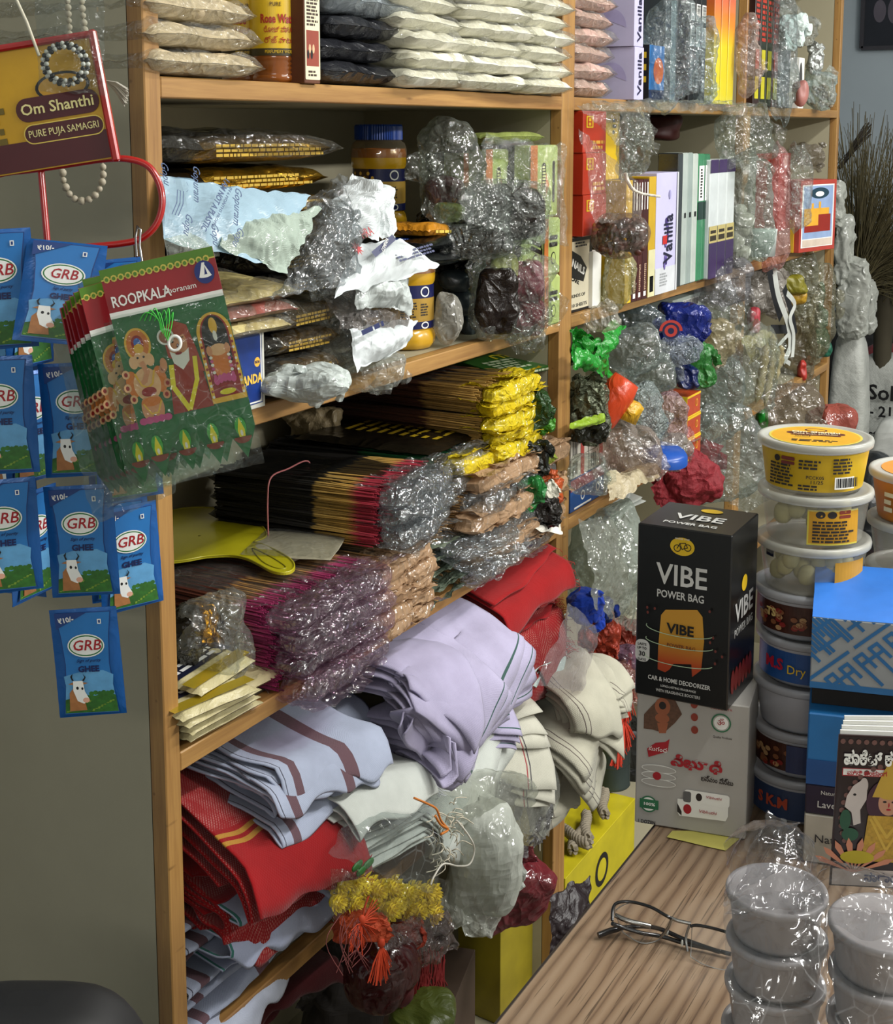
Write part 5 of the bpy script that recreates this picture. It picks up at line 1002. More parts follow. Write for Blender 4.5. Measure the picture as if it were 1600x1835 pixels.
fbag('film_bag', 'clear bag of dark parcels behind the picture box', 1430, 255, 1476, 300, .06, .06, film('#b8b0a4', .3, .3, 36), 420, .006, 80)
# ---------------- third shelf, middle and far bays ----------------
T, f, w_ = stand('toothpaste_carton', 'blue carton with red top and ring print at the foot of the middle post', 'box', 1022, 1082, SZ3 + .001, .052, .002, .08, [0] * 6, [mat('#1f4a86', .35)])
flat(T, f['front'], [(rect(0, .034, w_, .052), 1), (ell(w_ * .35, .02, .008, .008), 0), (ell(w_ * .35, .02, .0055, .0055), 2), (ell(w_ * .8, .02, .008, .008), 0), (ell(w_ * .8, .02, .0055, .0055), 2), (rect(w_ * .1, .003, w_ * .6, .006), 0)], [WHITE, mat('#8c3a48', .4), mat('#1f4a86', .35)], 'print')
for r in range(2):
    for c in range(2):
        T, f, w_ = stand('small_white_box', 'small white box with red print, %s row, %s the middle post' % (('lower', 'upper')[r], ('touching', 'away from')[c]), 'box', 1023 + 33 * c, 1054 + 33 * c, SZ3 + .054 + r * .033, .032, .004, .06, [0] * 6, [mat('#c6c0b4', .4)], 'small white boxes')
        flat(T, f['front'], [(rect(w_ * .55, .0, w_ * .75, .032), 0), (rect(w_ * .1, .005, w_ * .14, .027), 1), (rect(w_ * .2, .005, w_ * .24, .027), 1), (rect(w_ * .3, .005, w_ * .34, .027), 1)], [mat('#a84038', .4), BLACK], 'print')
fbag('foil_pouch', 'bundle of black green and silver foil pouches above the small white boxes', 1020, 668, 1088, 785, -.02, .07, crink('#5a5f4c', .18, .5, 70, 1.3, .6), 430, .010, 80)
fbag('dark_pouch', 'black pouch with yellow-green stripe poking out below the foil pouches', 1022, 755, 1085, 790, -.04, .05, crink('#1a1c12', .25, 0, 50, .9), 431, .006, 80)
psheet('green_band', 'yellow-green printed strip across the black pouch', 'packet', [(1020, 772), (1084, 758), (1082, 740), (1024, 756)], -.07, crink('#7d9a20', .3), 432, 20, 10, amp=.003)
T = thing('orange_roll', 'rolled orange-red and yellow packet by the foil pouches', 'packet', P(1095, 722, -.03), 0); g = G(); g.lathe([(0, -.045), (.02, -.045), (.026, -.03), (.028, .02), (.022, .045), (0, .046)], 30); o = g.build('roll', [crink('#b83c18', .3, 0, 40, .5)], T); o.rotation_euler = (.5, .3, 0)
o = G().lathe([(.0, 0), (.02, 0), (.022, .03), (.012, .036), (0, .036)], 24).build('yellow_end', crink('#c89a20', .25, 0, 60, 1), T); o.location = (.018, -.016, -.03); o.rotation_euler = (.3, .3, 0)
GF = film('#1f8a2c', .72, .35, 30, .9, .1)
T = thing('green_carrier_bag', 'bright green knotted carrier bag under the shelf edge by the middle post', 'bag', P(1066, 640, -.01)); c = P(1066, 640, -.01); g = G()
for q, pts in enumerate(([(1024, 590), (1060, 600), (1070, 640), (1028, 660)], [(1060, 660), (1100, 680), (1080, 610), (1040, 600)], [(1066, 640), (1085, 645), (1120, 585), (1095, 573)], [(1028, 660), (1078, 672), (1070, 632), (1030, 625)])):
    yy = -.01 - .012 * q; sheet(g, [P(a, b, yy) - c for a, b in pts], 30, 30, 44 + q, .007, 80, 0, .012, .003)
g.build('film', crink('#1d8226', .25, 0, 34, .8), T, smooth=False)
fbag('blue_packet', 'shiny dark blue packet with red ring emblem under the shelf', 1178, 545, 1258, 612, -.01, .06, crink('#14226a', .16, .1, 26, 1.1), 434, .006, 60, e=.55)
o = G(); c = P(1202, 595, -.055); T = thing('red_emblem', 'round red printed emblem on the blue packet', 'emblem', c, YC)
flat(T, Face((0, 0, 0), (1, 0, 0), (0, 0, 1), 1, 1), [(ell(0, .002, .02, .019, 24, 0, 3.3), 0), (ell(0, .002, .015, .0145), 1), (ell(0, .002, .011, .0105), 0), (ell(0, .002, .0055, .0055), 1)], [mat('#a8342c', .4), mat('#161c40', .4)], 'emblem_print')
T, f, w_ = stand('white_barcode_box', 'pale box with barcode lying high under the shelf edge', 'box', 1205, 1262, SZ3 + .255, .03, .02, .1, [0] * 6, [mat('#aab4ac', .4)]); barcode(T, f['front'], w_ * .3, .006, w_ * .8, .024, [WHITE, BLACK], 9)
CB = film('#cdd6d2', .20, .45, 32, 1.2, .07); i = 0
for (a, b, c_, d, y, m_, lab) in ((1080, 585, 1180, 665, .0, CB, 'large rounded clear bag beside the green carrier bag'), (1085, 545, 1190, 600, .03, film('#9fb0b8', .2, .45, 30), 'bluish clear film stuffed under the shelf edge'), (1130, 640, 1210, 700, -.03, CB, 'dome of clear film above the silver and pink bag'), (1115, 690, 1185, 790, -.04, film('#c8d6d4', .35, .6, 60, 1.6), 'clear bag of silvery threads on the third shelf'), (1160, 700, 1232, 795, -.04, film('#d8b8bc', .4, .45, 60, 1.4), 'clear bag of pink-white straws next to the small red and yellow boxes'), (1088, 760, 1180, 850, -.05, film('#cdbcb0', .3, .45, 40), 'pinkish clear bag spilling over the small white boxes'), (1150, 780, 1230, 830, -.05, film('#c8c4bc', .3, .45, 40), 'clear film strip sagging over the shelf front'), (1020, 820, 1090, 880, -.055, FS2, 'clear film over the blue carton by the post'), (1185, 605, 1250, 650, -.04, film('#c4d0e0', .45, .6, 90, 1.8), 'netted white film bundle below the blue packet'), (1255, 570, 1310, 650, -.03, film('#c8bc98', .4, .3, 30), 'clear bag with a cream lettered packet'), (1245, 520, 1330, 600, .0, CB, 'clear bag with white tubes under the shelf edge'), (1240, 640, 1330, 790, -.03, CB, 'wide clear bag hanging beside the red and yellow boxes'), (1280, 590, 1390, 740, -.04, FS2, 'clear bag with folded sheets in the middle of the hanging bags'), (1225, 740, 1360, 900, -.05, CB, 'long clear bag hanging down past the third shelf'), (1340, 700, 1452, 850, -.03, film('#bcae9c', .25, .4, 26, .9, .1), 'rounded brownish clear bag at the shelf end'), (1400, 560, 1460, 700, .02, film('#b0a68c', .3, .35, 30), 'clear bag with brown handles near the end panel'), (1320, 480, 1400, 560, .05, film('#9a948c', .6, .3, 30), 'grey patterned gift bag body'), (1380, 440, 1460, 560, .02, film('#b8b8a0', .3, .4, 34), 'clear bag of yellow and black boxes under the far bay shelf'), (1440, 470, 1495, 640, -.03, film('#c0bca0', .22, .4, 40), 'clear bag of green cloth idols at the end panel'), (1250, 470, 1340, 540, -.03, film('#b8b8bc', .25, .45, 34), 'clear film bag hanging from the shelf edge by the purple packs'), (1440, 180, 1441, 181, 0, CB, '')):
    i += 1
    if not lab: continue
    fbag('film_bag', lab, a, b, c_, d, y, .08, m_, 440 + i, .008, 55, e=.65, group='clear bags of the middle bay')
for k in range(3):
    T, f, w_ = stand('small_red_box', ('lowest', 'middle', 'top')[k] + ' small red and yellow box of three stacked at the white paper', 'box', 1231, 1255, SZ3 + .004 + k * .0405, .04, -.05, .055, [1, 0, 0, 0, 0, 0], [mat('#a8401e', .35), mat('#b8a81c', .35)], 'small red and yellow boxes')
    flat(T, f['front'], [(rect(0, .036, w_, .04), 0), (rect(0, 0, w_, .003), 0), (ell(w_ * .7, .022, .006, .007), 0), (ell(w_ * .7, .022, .0045, .0055), 1)], [YEL, mat('#a8401e', .35)], 'print')
fbag('green_packet', 'green-black packet standing on the small red and yellow boxes', 1232, 620, 1280, 690, -.045, .04, crink('#2a6a2c', .2, 0, 50, 1), 470, .005, 70, e=.5)
fbag('dark_blue_packet', 'dark blue packet tucked beside the green-black packet', 1205, 655, 1248, 692, -.04, .05, crink('#101c4c', .2, 0, 40, 1), 471, .004, 70, e=.5)
o = G(); sheet(o, [P(1160, 835, -.06), P(1258, 782, -.06), P(1256, 795, .02), P(1180, 830, .02)], 20, 10, 3, .002, 60, 0, 0); o = o.build('paper_liner', mat('#c8c4ae', .6)); tag(o, 'sheet of cream paper lining the third shelf edge', 'paper')
T = thing('blue_saucer', 'blue plastic saucer tucked in the film at the third shelf edge', 'saucer', P(1190, 812, -.07), YC); o = G().lathe([(0, .006), (.035, .006), (.04, 0), (.042, -.012)], 30).build('lid', mat('#14489c', .3), T); o.rotation_euler = (.2, .1, 0)
psheet('kraft_bag', 'creased beige paper-like bags under the third shelf edge', 'bag', [(1090, 900), (1180, 852), (1190, 818), (1088, 852)], (-.08, -.08, -.05, -.05), crink('#a89c80', .35, 0, 26, .7), 472, amp=.008, fr=60, bulge=.015)
# ribboned gift bag, spindles, green idols
RB = mat('#b9bcb6', .45)
T = thing('ribbon_handles', 'white ribbon handles looping down from the black and grey gift bag', 'ribbon', P(1400, 540, -.05)); c = P(1400, 540, -.05); g = G()
def ribbon(pts, w_, y, mi=0):
    p = smooth([P(a, b, y) for a, b in pts], 8) - c; d = np.gradient(p, axis=0); n = np.cross(d, [0.3, 1, 0]); n /= np.linalg.norm(n, axis=1)[:, None]; g.grid(np.stack([p - n * w_ / 2, p + n * w_ / 2], 1), mi)
ribbon([(1388, 488), (1395, 530), (1412, 580), (1416, 620), (1404, 648)], .018, -.05); ribbon([(1410, 525), (1424, 545), (1416, 570), (1422, 600), (1420, 640)], .013, -.055); ribbon([(1412, 600), (1392, 625), (1400, 640), (1416, 652)], .010, -.06)
g.build('ribbon', RB, T)
T = thing('gift_bag_strap', 'black cloth strap beside the white ribbon handles', 'strap', c); g = G(); ribbon([(1378, 480), (1388, 530), (1400, 570)], .024, -.03); ribbon([(1405, 515), (1418, 560), (1425, 600)], .02, -.035); ribbon([(1380, 590), (1400, 590), (1420, 590)], .02, -.03); g.build('strap', mat('#101216', .7), T)
for k, (a, b, L_, r_) in enumerate(((1368, 655, .10, .10), (1382, 635, .095, -.15), (1391, 660, .075, .05), (1378, 680, .12, .12), (1362, 690, .08, .3), (1398, 640, .06, -.3))):
    T = thing('wooden_spindle', 'pale turned wooden spindle hanging in the cluster, %s' % ('upper near one', 'upper middle one', 'far short one', 'longest one pointing down', 'slanting near one', 'small tilted one')[k], 'spindle', P(a, b, -.065), 0, 'wooden spindles')
    o = G().lathe([(0, -L_ / 2), (.006, -L_ * .35), (.010, -L_ * .1), (.0075, 0), (.0105, L_ * .12), (.006, L_ * .25), (.009, L_ * .35), (0, L_ / 2)], 14).build('spindle', mat('#9c8c62', .55, var=.15), T); o.rotation_euler = (.1, r_, 0)
psheet('fabric_bundle', 'olive-beige folded fabric bundle among the hanging bags', 'cloth', [(1340, 650), (1385, 640), (1378, 595), (1335, 600)], -.04, crink('#8a8258', .5, 0, 30, .7), 475, amp=.012, fr=60, bulge=.02)
for k, (a, b, c_, d, col) in enumerate(((1452, 585, 1488, 640, '#1c5a44'), (1462, 500, 1476, 560, '#1c5a44'), (1462, 555, 1484, 590, '#23604a'), (1395, 495, 1445, 525, '#7a7420'), (1405, 520, 1445, 545, '#b08a28'), (1340, 548, 1362, 600, '#b0404a'), (1430, 645, 1444, 680, '#b03830'), (1356, 730, 1376, 780, '#1d8a2c'), (1230, 870, 1262, 900, '#2c6a48'))):
    fbag(('green_idol_cloth', 'green_idol_tip', 'green_idol_bundle', 'yellow_black_box', 'gold_box', 'pink_pouch', 'red_tag', 'green_ball', 'green_bundle')[k], ('dark green wrapped bundle by the end panel, bulky lower piece', 'thin dark green tip above the wrapped bundle', 'dark green middle piece of the wrapped bundle', 'yellow and black packet under the far bay shelf', 'gold orange packet below the yellow and black one', 'pink-red pouch seen through the clear bags', 'small red tag hanging by the end panel', 'bright green lump inside the hanging clear bag', 'green bundle beside the red scarf bundle')[k], a, b, c_, d, -.0, .04, crink(col, .4, 0, 40, .6), 480 + k, .003, 60, cat='bundle')
REDF = cloth('#8e1420', wb=.6)
fbag('red_bundle', 'fluffy dark red tasselled bundle hanging below the third shelf paper', 1182, 805, 1288, 905, -.04, .08, mat('#7a101c', .7, bump=.9, bs=120), 495, .010, 60, e=.8, cat='bundle', amp=.15)
fbag('red_bundle', 'smaller dark red bundle hanging above the big one', 1232, 790, 1288, 850, -.02, .06, mat('#86121e', .7, bump=.9, bs=120), 496, .009, 60, e=.8, cat='bundle')
fbag('clay_pot_bag', 'bag of terracotta coloured lumps at the foot of the end panel', 1455, 722, 1530, 815, -.12, .1, film('#a8564a', .55, .3, 26), 497, .004, 40, contents=(14, (.05, .05, .05), mat('#7a3428', .6), (.7, .6, .7)))
# ---------------- third shelf: incense bundles ----------------
def stickmat(stops):
    k = ('stick', str(stops))
    if k in MC: return MC[k]
    t = NT('incense_sticks'); b = t.n('ShaderNodeBsdfPrincipled'); uv = t.n('ShaderNodeTexCoord').outputs['UV']; s = t.n('ShaderNodeSeparateXYZ'); t.l(uv, s.inputs[0])
    c = t.ramp(s.outputs[0], stops); wn = t.n('ShaderNodeTexWhiteNoise', noise_dimensions='1D'); t.l(s.outputs[1], wn.inputs['W'])
    c = t.mix(1.0, c, t.ramp(wn.outputs['Value'], [(0, (.55, .55, .55)), (1, (1.25, 1.2, 1.15))]), 'MULTIPLY')
    t.l(c, b.inputs['Base Color']); b.inputs['Roughness'].default_value = .75; t.l(b.outputs[0], t.out.inputs[0]); MC[k] = t.m; return t.m
def sticks(T, w_, h_, L_, n, m, seed, fan=.02, R=.0013, name='sticks'):
    r = np.random.default_rng(seed); g = G(); q = np.array([0, .28, .30, .62, 1.0]); rad = np.array([.72, .72, 1., 1., .95])
    th = np.linspace(0, 2 * np.pi, 5)[:-1]
    for i in range(n):
        x, z = r.uniform(-.5, .5), r.uniform(0, 1); 
        if r.random() < .45: z = r.uniform(.86, 1)
        elif r.random() < .4: x = -.5 + r.uniform(0, .05)
        dx, dz, y0 = x * fan + r.normal() * .003, r.normal() * .0012, r.normal() * .003
        px = x * w_ + dx * (1 - q); pz = h_ * (.08 + .86 * z) + dz * (1 - q) * 2 + .0015 * math.sin(i) * np.sin(q * 3); py = y0 + q * L_
        Pg = np.stack([px[:, None] + R * rad[:, None] * np.cos(th), np.repeat(py[:, None], 4, 1), pz[:, None] + R * rad[:, None] * np.sin(th)], -1)
        uv = np.stack([np.repeat(q[:, None], 4, 1), np.full((5, 4), i * .37)], -1); g.grid(Pg, 0, uv, cv=True); g.add(Pg[0], [[3, 2, 1, 0]], 0, uv[0])
    return g.build(name, m, T, kind='stuff', smooth=False)
BROWNS = stickmat([(0, '#8a1e54'), (.10, '#b04874'), (.16, '#b08a52'), (.31, '#a87c44'), (.34, '#5a2a1a'), (1, '#4a2014')])
TANS = stickmat([(0, '#b08a58'), (.36, '#a07a48'), (.40, '#7a5230'), (1, '#5c3a20')])
BLKR = stickmat([(0, '#9c2438'), (.10, '#b8384a'), (.17, '#c09a4c'), (.36, '#a88a48'), (.38, '#16130f'), (1, '#100e0c')])
BLKG = stickmat([(0, '#1c6a3c'), (.2, '#1c6a3c'), (.42, '#18582f'), (.45, '#12120f'), (1, '#100e0c')])
BRY = stickmat([(0, '#c09a50'), (.3, '#a07c44'), (.34, '#4c2a1a'), (1, '#38201a')])
PKF = film('#ecd8e6', .07, .8, 42, 1.2, .06, .3); CLF = film('#eaeef0', .08, .9, 46, 1.3, .06, .3); TANF = film('#b09070', .62, .3, 30, 1.0, .14); GYF = film('#6f7a68', .7, .35, 26, 1.0, .12); YLF = film('#c8b020', .8, .35, 40, 1.2, .1)
def bundle(label, px0, px1, z, h, L_, ye, n, m, seed, endf=None, group=None, endlen=.05, rz=0.0, wrap=True, endh=1.5, endy=None, bodyf=None, droop=.0, spread=1.15):
    x0, x1 = XA(px0, ye, z), XA(px1, ye, z); w_ = x1 - x0; T = thing('incense_bundle', label, 'incense', ((x0 + x1) / 2, ye, z), rz, group)
    sticks(T, w_, h, L_, n, m, seed)
    if wrap:
        g = G(); t, b, uv = pillowV(w_ * 1.04, L_ * .98, h * 1.1, seed, nu=24, nv=30, wr=.0012, cw=.002, p=6, fl=.02)
        for q_ in (t, b[::-1]): q_ = q_.copy(); q_[..., 1] += L_ / 2 + .012; g.grid(q_, 0)
        g.build('film_sleeve', bodyf or film('#dcdcd6', .05, .3, 22, .8, .1), T, smooth=True)
    if endf:
        g = G(); r = np.random.default_rng(seed); k = max(1, int(w_ / .045))
        for q in range(k):
            xc = -w_ / 2 + w_ * (q + .5) / k; a = w_ / k * .62 * spread
            for s_ in (0, 1):
                zt = h * (1.0 - s_ * .75); up = endh * h * (.35 - .6 * s_) * r.uniform(.5, 1.3)
                sheet(g, [(xc - a, .03, zt), (xc + a, .03, zt), (xc + a * r.uniform(.7, 1.2), -endlen * r.uniform(.7, 1.15), zt + up - droop), (xc - a * r.uniform(.7, 1.2), -endlen * r.uniform(.7, 1.15), zt + up - droop)], 22, 22, seed * 7 + q * 2 + s_, .0045, 95, 0, .008, .003)
            if endlen > .03: lump(g, (xc, -endlen * .45, h * .5 - droop * .5), (a * 2.0, endlen * .9, h * 1.15), seed * 5 + q, 22, 14, .6, .2, 40, 0, .004, 110, ears=4)
        g.build('film_end', endf, T, smooth=False)
    return T
ga, gb, gc = 'brown incense bundles with pink ends', 'tan wrapped incense bundles', 'brown incense bundles with yellow wraps'
ords = ('lowest', 'second', 'third', 'fourth', 'fifth', 'sixth', 'seventh')
for i in range(4):
    bundle(('lowest', 'second lowest', 'second highest', 'top')[i] + ' bundle of brown incense sticks with pink ends, by the near post', 497 - 6 * i, 632 + 3 * i, SZ3 + .001 + i * .0232, .022, .235, .0 + .004 * i, 230 if i == 3 else 150, BROWNS, 500 + i, PKF, ga, .055, rz=.03 * (-1) ** i, droop=.0 if i else .012, endh=1.6)
for i in range(5):
    bundle(ords[i] + ' tan paper-wrapped incense bundle counting up, behind the pinkish film', 650, 742, SZ3 + .001 + i * .0165, .0155, .235, .0 + .003 * i, 110, TANS, 520 + i, TANF, gb, .035, rz=.04 * (-1) ** i, endh=.8, spread=1.0)
for i in range(4):
    bundle(ords[i] + ' grey-green wrapped incense bundle counting up, right of the tan ones' if 0 else ords[i] + ' grey-green wrapped incense bundle counting up, between tan stacks', 748, 806, SZ3 + .001 + i * .0165, .0155, .235, .01 + .003 * i, 60, TANS, 530 + i, GYF, 'grey-green incense bundles', .03, endh=.7, spread=.95)
bundle('tan incense bundle whose clear film end hangs over the shelf edge', 770, 850, SZ3 + .069, .015, .235, .01, 80, TANS, 538, CLF, None, .075, droop=.035, endh=1.2)
for i in range(6):
    bundle(ords[i] + ' tan incense bundle counting up, in the clear-ended far stack', 812 + 3 * i, 960 + (i % 2) * 8, SZ3 + .001 + i * .0235, .022, .235, .004 + .003 * (i % 3), 130, TANS, 540 + i, (CLF, TANF)[i % 2], 'tan incense bundles in clear film', .045, rz=.03 * (-1) ** i, endh=1.1)
for i in range(3):
    T = bundle(('lowest', 'middle', 'top')[i] + ' bundle of black incense sticks with yellow and red ends, bound by a rubber band', 668, 765, SZ3 + .100 + i * .024, .0235, .23, .02, 260 if i == 2 else 140, BLKR, 560 + i, CLF, 'black incense bundles with yellow-red ends', .05, rz=.10, endh=1.6, bodyf=film('#2c2c2a', .25, .12, 14, .4, .2))
o = G(); c = np.array([XA(585, .1, 1.06) - .008, .145, SZ3 + .10]); o.tube(smooth([c + np.array(p) for p in [(-.056, 0, .005), (-.056, 0, .05), (-.044, .003, .0755), (.0, .008, .0765), (.05, .012, .0755), (.06, .012, .05), (.062, .012, .0)]], 6), .0011, 6); o = o.build('rubber_band', mat('#b06a6a', .5)); tag(o, 'pink rubber band around the black incense bundles', 'band')
for i in range(2):
    bundle(('lower', 'upper')[i] + ' bundle of black incense sticks with green ends behind the yellow-red ones', 768, 850, SZ3 + .118 + i * .026, .0245, .25, .04, 200 if i else 120, BLKG, 566 + i, CLF, 'black incense bundles with green ends', .05, rz=.06, endh=1.5, bodyf=film('#2c2c2a', .2, .12, 14, .4, .2))
bundle('brown incense bundle lying over the tan stack under the yellow wrapped ones', 800, 880, SZ3 + .142, .02, .25, .03, 120, BRY, 568, YLF, gc, .04)
for i in range(5):
    bundle(ords[i] + ' brown incense bundle with yellow wrapped end, counting up the far stack', 868 - 2 * i, 935 + 2 * (i % 2), SZ3 + .146 + i * .0215, .0205, .27, .012 + .004 * (i % 2), 150 if i < 4 else 220, BRY, 570 + i, YLF, gc, .035, rz=.02 * (-1) ** i, endh=1.2)
T = packet('black_yellow_packet', 'black packet with yellow lettering pattern lying under the brown incense bundles', 'packet', XA(690, .1, 1.06), XA(830, .1, 1.06), SZ3 + .170, .03, .22, .012, crink('#17130c', .25, 0, 30, .5), 580, wr=.001)
fine(T, Face((-.06, -.10, .0125), (1, 0, 0), (0, 1, 0), 1, 1), .01, .01, .12, .17, 9, mat('#b89a20', .4), 7, fill=.45)
T, f = carton('green_packet', 'flat dark green printed packet lying across the brown incense bundles', 'packet', (XA(880, .12, 1.16), .13, SZ3 + .2555), -.25, (.20, .24, .008), [0] * 6, [mat('#245c1e', .3, coat=.4)], tilt=(.12, 0))
txt(T, f['top'], 'SUNAGAR INDUSTRIES', .14, .03, .006, mat('#c8d0b0', .4), w=.09, rot=math.pi); fine(T, f['top'], .02, .01, .09, .06, 5, mat('#b8c4a0', .5), 3); txt(T, f['top'], 'DAMRU', .12, .075, .02, mat('#c8b828', .4), w=.12, rot=math.pi, bold=.03); fine(T, f['front'], .01, .001, .18, .006, 1, mat('#c8d0b0', .5), 3)
fbag('beige_bag', 'twisted beige net bag pushed to the back beside the brown incense', 522, 728, 608, 802, .27, .07, crink('#8a7a5c', .5, 0, 22, .8), 585, .008, 60)
# small end packets
for i, (a, b, c_, d, col) in enumerate(((935, 700, 985, 760, '#1f3a18'), (955, 735, 990, 770, '#3a7a1c'), (932, 790, 985, 850, '#14160f'), (945, 800, 992, 830, '#7d8a2c'), (930, 850, 975, 905, '#1c6a2c'), (960, 845, 1003, 900, '#a8481c'), (950, 890, 1003, 935, '#15110c'), (975, 860, 1000, 890, '#c8c4b4'))):
    fbag('foil_packet', ('dark green foil packet end near the divider, topmost', 'bright green foil packet end below the dark green one', 'black foil packet end with a gold edge by the divider', 'gold-green strip packet across the black one', 'green-white foil packet end in the middle by the divider', 'orange patterned foil packet end touching the divider', 'black foil packet end drooping at the shelf edge', 'white corner of a packet by the orange one')[i], a, b, c_, d, -.012 - .004 * i, .03, crink(col, .18, .1, 50, 1.2), 590 + i, .006, 90, e=.5, group='foil packet ends at the divider')
psheet('white_flap', 'small white paper flap stuck out at the end of the third shelf', 'paper', [(958, 950), (1006, 958), (1004, 940), (962, 930)], (-.04, -.045, -.02, -.01), mat('#d8d4c8', .5), 599, 14, 10, amp=.002)
# hand fan
g = G(); zf = 1.0
out = [(255, 985), (262, 950), (285, 926), (320, 913), (362, 910), (408, 915), (446, 928), (470, 944), (478, 957), (474, 966), (456, 973), (470, 977), (497, 989), (520, 1003), (529, 1015), (524, 1025), (508, 1029), (486, 1025), (462, 1012), (440, 1002), (412, 997), (370, 999), (330, 1006), (290, 1009), (262, 1002)]
q3 = smooth([Q(a, b, zf) for a, b in out], 4, closed=True); c = q3.mean(0); T = thing('hand_fan', 'flat yellow-green plastic hand fan lying on the brown incense bundles', 'fan', c); T.rotation_euler = (0, 0, 0)
top = q3 - c; n = len(top); g.add(top + [0, 0, .0012], [list(range(n))[::-1]]); g.add(top - [0, 0, .0012], [list(range(n))]); g.add(np.concatenate([top + [0, 0, .0012], top - [0, 0, .0012]]), [[i, (i + 1) % n, n + (i + 1) % n, n + i] for i in range(n)])
YF = mat('#a8a01a', .3, coat=.3, var=.05); g.build('fan_blade', YF, T, smooth=False)
g = G(); rim = top * [.985, .985, 1]; g.tube(top * .985 + [0, 0, .0014], .0012, 5, closed=True); g.build('raised_rim', YF, T)
h1 = np.array([Q(a, b, zf) for a, b in [(452, 985), (480, 997), (505, 1012), (512, 1020), (495, 1020), (470, 1008)]]) - c; G().tube(smooth(h1, 4, True) + [0, 0, .0015], .0008, 5, closed=True).build('handle_outline', mat('#8a8412', .35), T)
o = G().lathe([(0, .0016), (.002, .0016), (.002, .001)], 10).build('rivet', mat('#6a6410', .4), T); o.location = tuple(Q(358, 962, zf) - c)
q4 = [Q(a, b, 1.0) for a, b in [(432, 997), (592, 1004), (630, 950), (480, 952)]]; c = sum(q4) / 4; T = thing('paper_packet', 'flat greyish white paper packet beside the yellow hand fan', 'packet', c); g = G(); sheet(g, [q - c for q in q4], 30, 20, 12, .0012, 60, 0, .003); g.build('paper', crink('#b0aa94', .4, 0, 20, .3), T); g = G(); sheet(g, [(q - c) * 1.03 + [0, 0, .003] for q in q4], 30, 20, 13, .0015, 70, 0, .003); g.build('film_sleeve', film('#d8d8d0', .08, .4, 30, .9, .08), T)
for sgn in (0,):
    G().box((c[0] * 0, 0, -.004), (.10, .05, .004)).build('filler_card', mat('#9a947e', .6), T, smooth=False)
# gold sachets near the post
GSM = crink('#b49a2a', .22, .35, 55, .8); CRM = crink('#bcb288', .35, 0, 40, .6)
for i, (a, b, z, yf, dp, rz, tl) in enumerate(((316, 452, SZ3 + .001, -.012, .12, -.05, 0), (316, 448, SZ3 + .013, -.02, .12, -.03, 0), (317, 452, SZ3 + .025, -.026, .12, -.09, .0), (317, 446, SZ3 + .037, -.03, .12, -.16, .05), (316, 440, SZ3 + .052, -.01, .12, .1, .12))):
    T = packet('powder_sachet', ords[i] + ' gold and cream sachet counting up the little pile at the near post', 'sachet', XA(a, yf, .93) + .028, XA(b, yf, .93) + .018, z, yf, dp, .0125, [CRM, GSM], 600 + i, 'gold and cream sachets', rz=rz, tilt=tl, wr=.0012, cw=.0012)
    if i >= 3:
        f = Face((-.06, -dp / 2, .0135), (1, 0, 0), (0, 1, 0), .13, dp); w_ = XA(b, yf, .93) - XA(a, yf, .93)
        flat(T, f, [(rect(-.0 + .005, .03, .06 + w_ / 2 - .005, .065), 0), (rect(.005, .075, .06 + w_ / 2 - .005, .1), 1), (rect(.005, .007, .06 + w_ / 2 - .005, .022), 1)], [mat('#14182e', .3), mat('#b8a02c', .25, metal=.5)], 'printed_band')
        fine(T, f, .012, .034, w_ * .9 + .005, .061, 3, mat('#d8d8d8', .4), i, z=.001, fill=.5)
for i, (a, b, c_, d, yy) in enumerate(((375, 1198, 530, 1222, .03), (382, 1216, 505, 1242, .0))):
    x0, x1 = XA(a, yy, .95), XA(c_, yy, .95); z = P((a + c_) / 2, d, yy)[2]
    T = packet('powder_sachet', ('cream sachet with red print lying behind the gold sachets', 'cream and maroon sachet tilted over the shelf edge')[i], 'sachet', x0, x1, max(z, SZ3 + .003), yy, .1, .012, [CRM, CRM], 610 + i, rz=-.05, tilt=.1)
    txt(T, Face((-.05, -.04, .0155), (1, 0, 0), (0, 1, 0), 1, 1), 'W', .03, .03, .02, mat('#a83028', .4), z=.001)
BGC = crink('#14110c', .2, .2, 40, 1)
for i, (a, b, c_, d, m_) in enumerate(((312, 1090, 360, 1200, BGC), (330, 1085, 385, 1130, GLDS := crink('#c08a1c', .2, .9, 60, .9)), (352, 1125, 400, 1165, GLDS), (345, 1090, 398, 1200, BGC), (318, 1150, 380, 1200, crink('#8a8478', .3, 0, 40, .8)))):
    fbag('gold_black_packet', ('black packet with gold edge against the near post, in the clear bag', 'shiny gold packet top in the clear bag by the near post', 'second shiny gold packet, lower, in the clear bag', 'black packet between the gold ones in the clear bag', 'greyish packet at the bottom of the clear bag by the near post')[i], a, b, c_, d, .04 + .01 * i, .05, m_, 615 + i, .004, 80, e=.5, group='gold and black packets in a clear bag')
fbag('film_bag', 'clear bag of gold and black packets at the near end of the third shelf', 310, 1062, 440, 1238, .035, .1, film('#dfe2dc', .14, .5, 38, 1.2, .07), 622, .007, 60, e=.65)
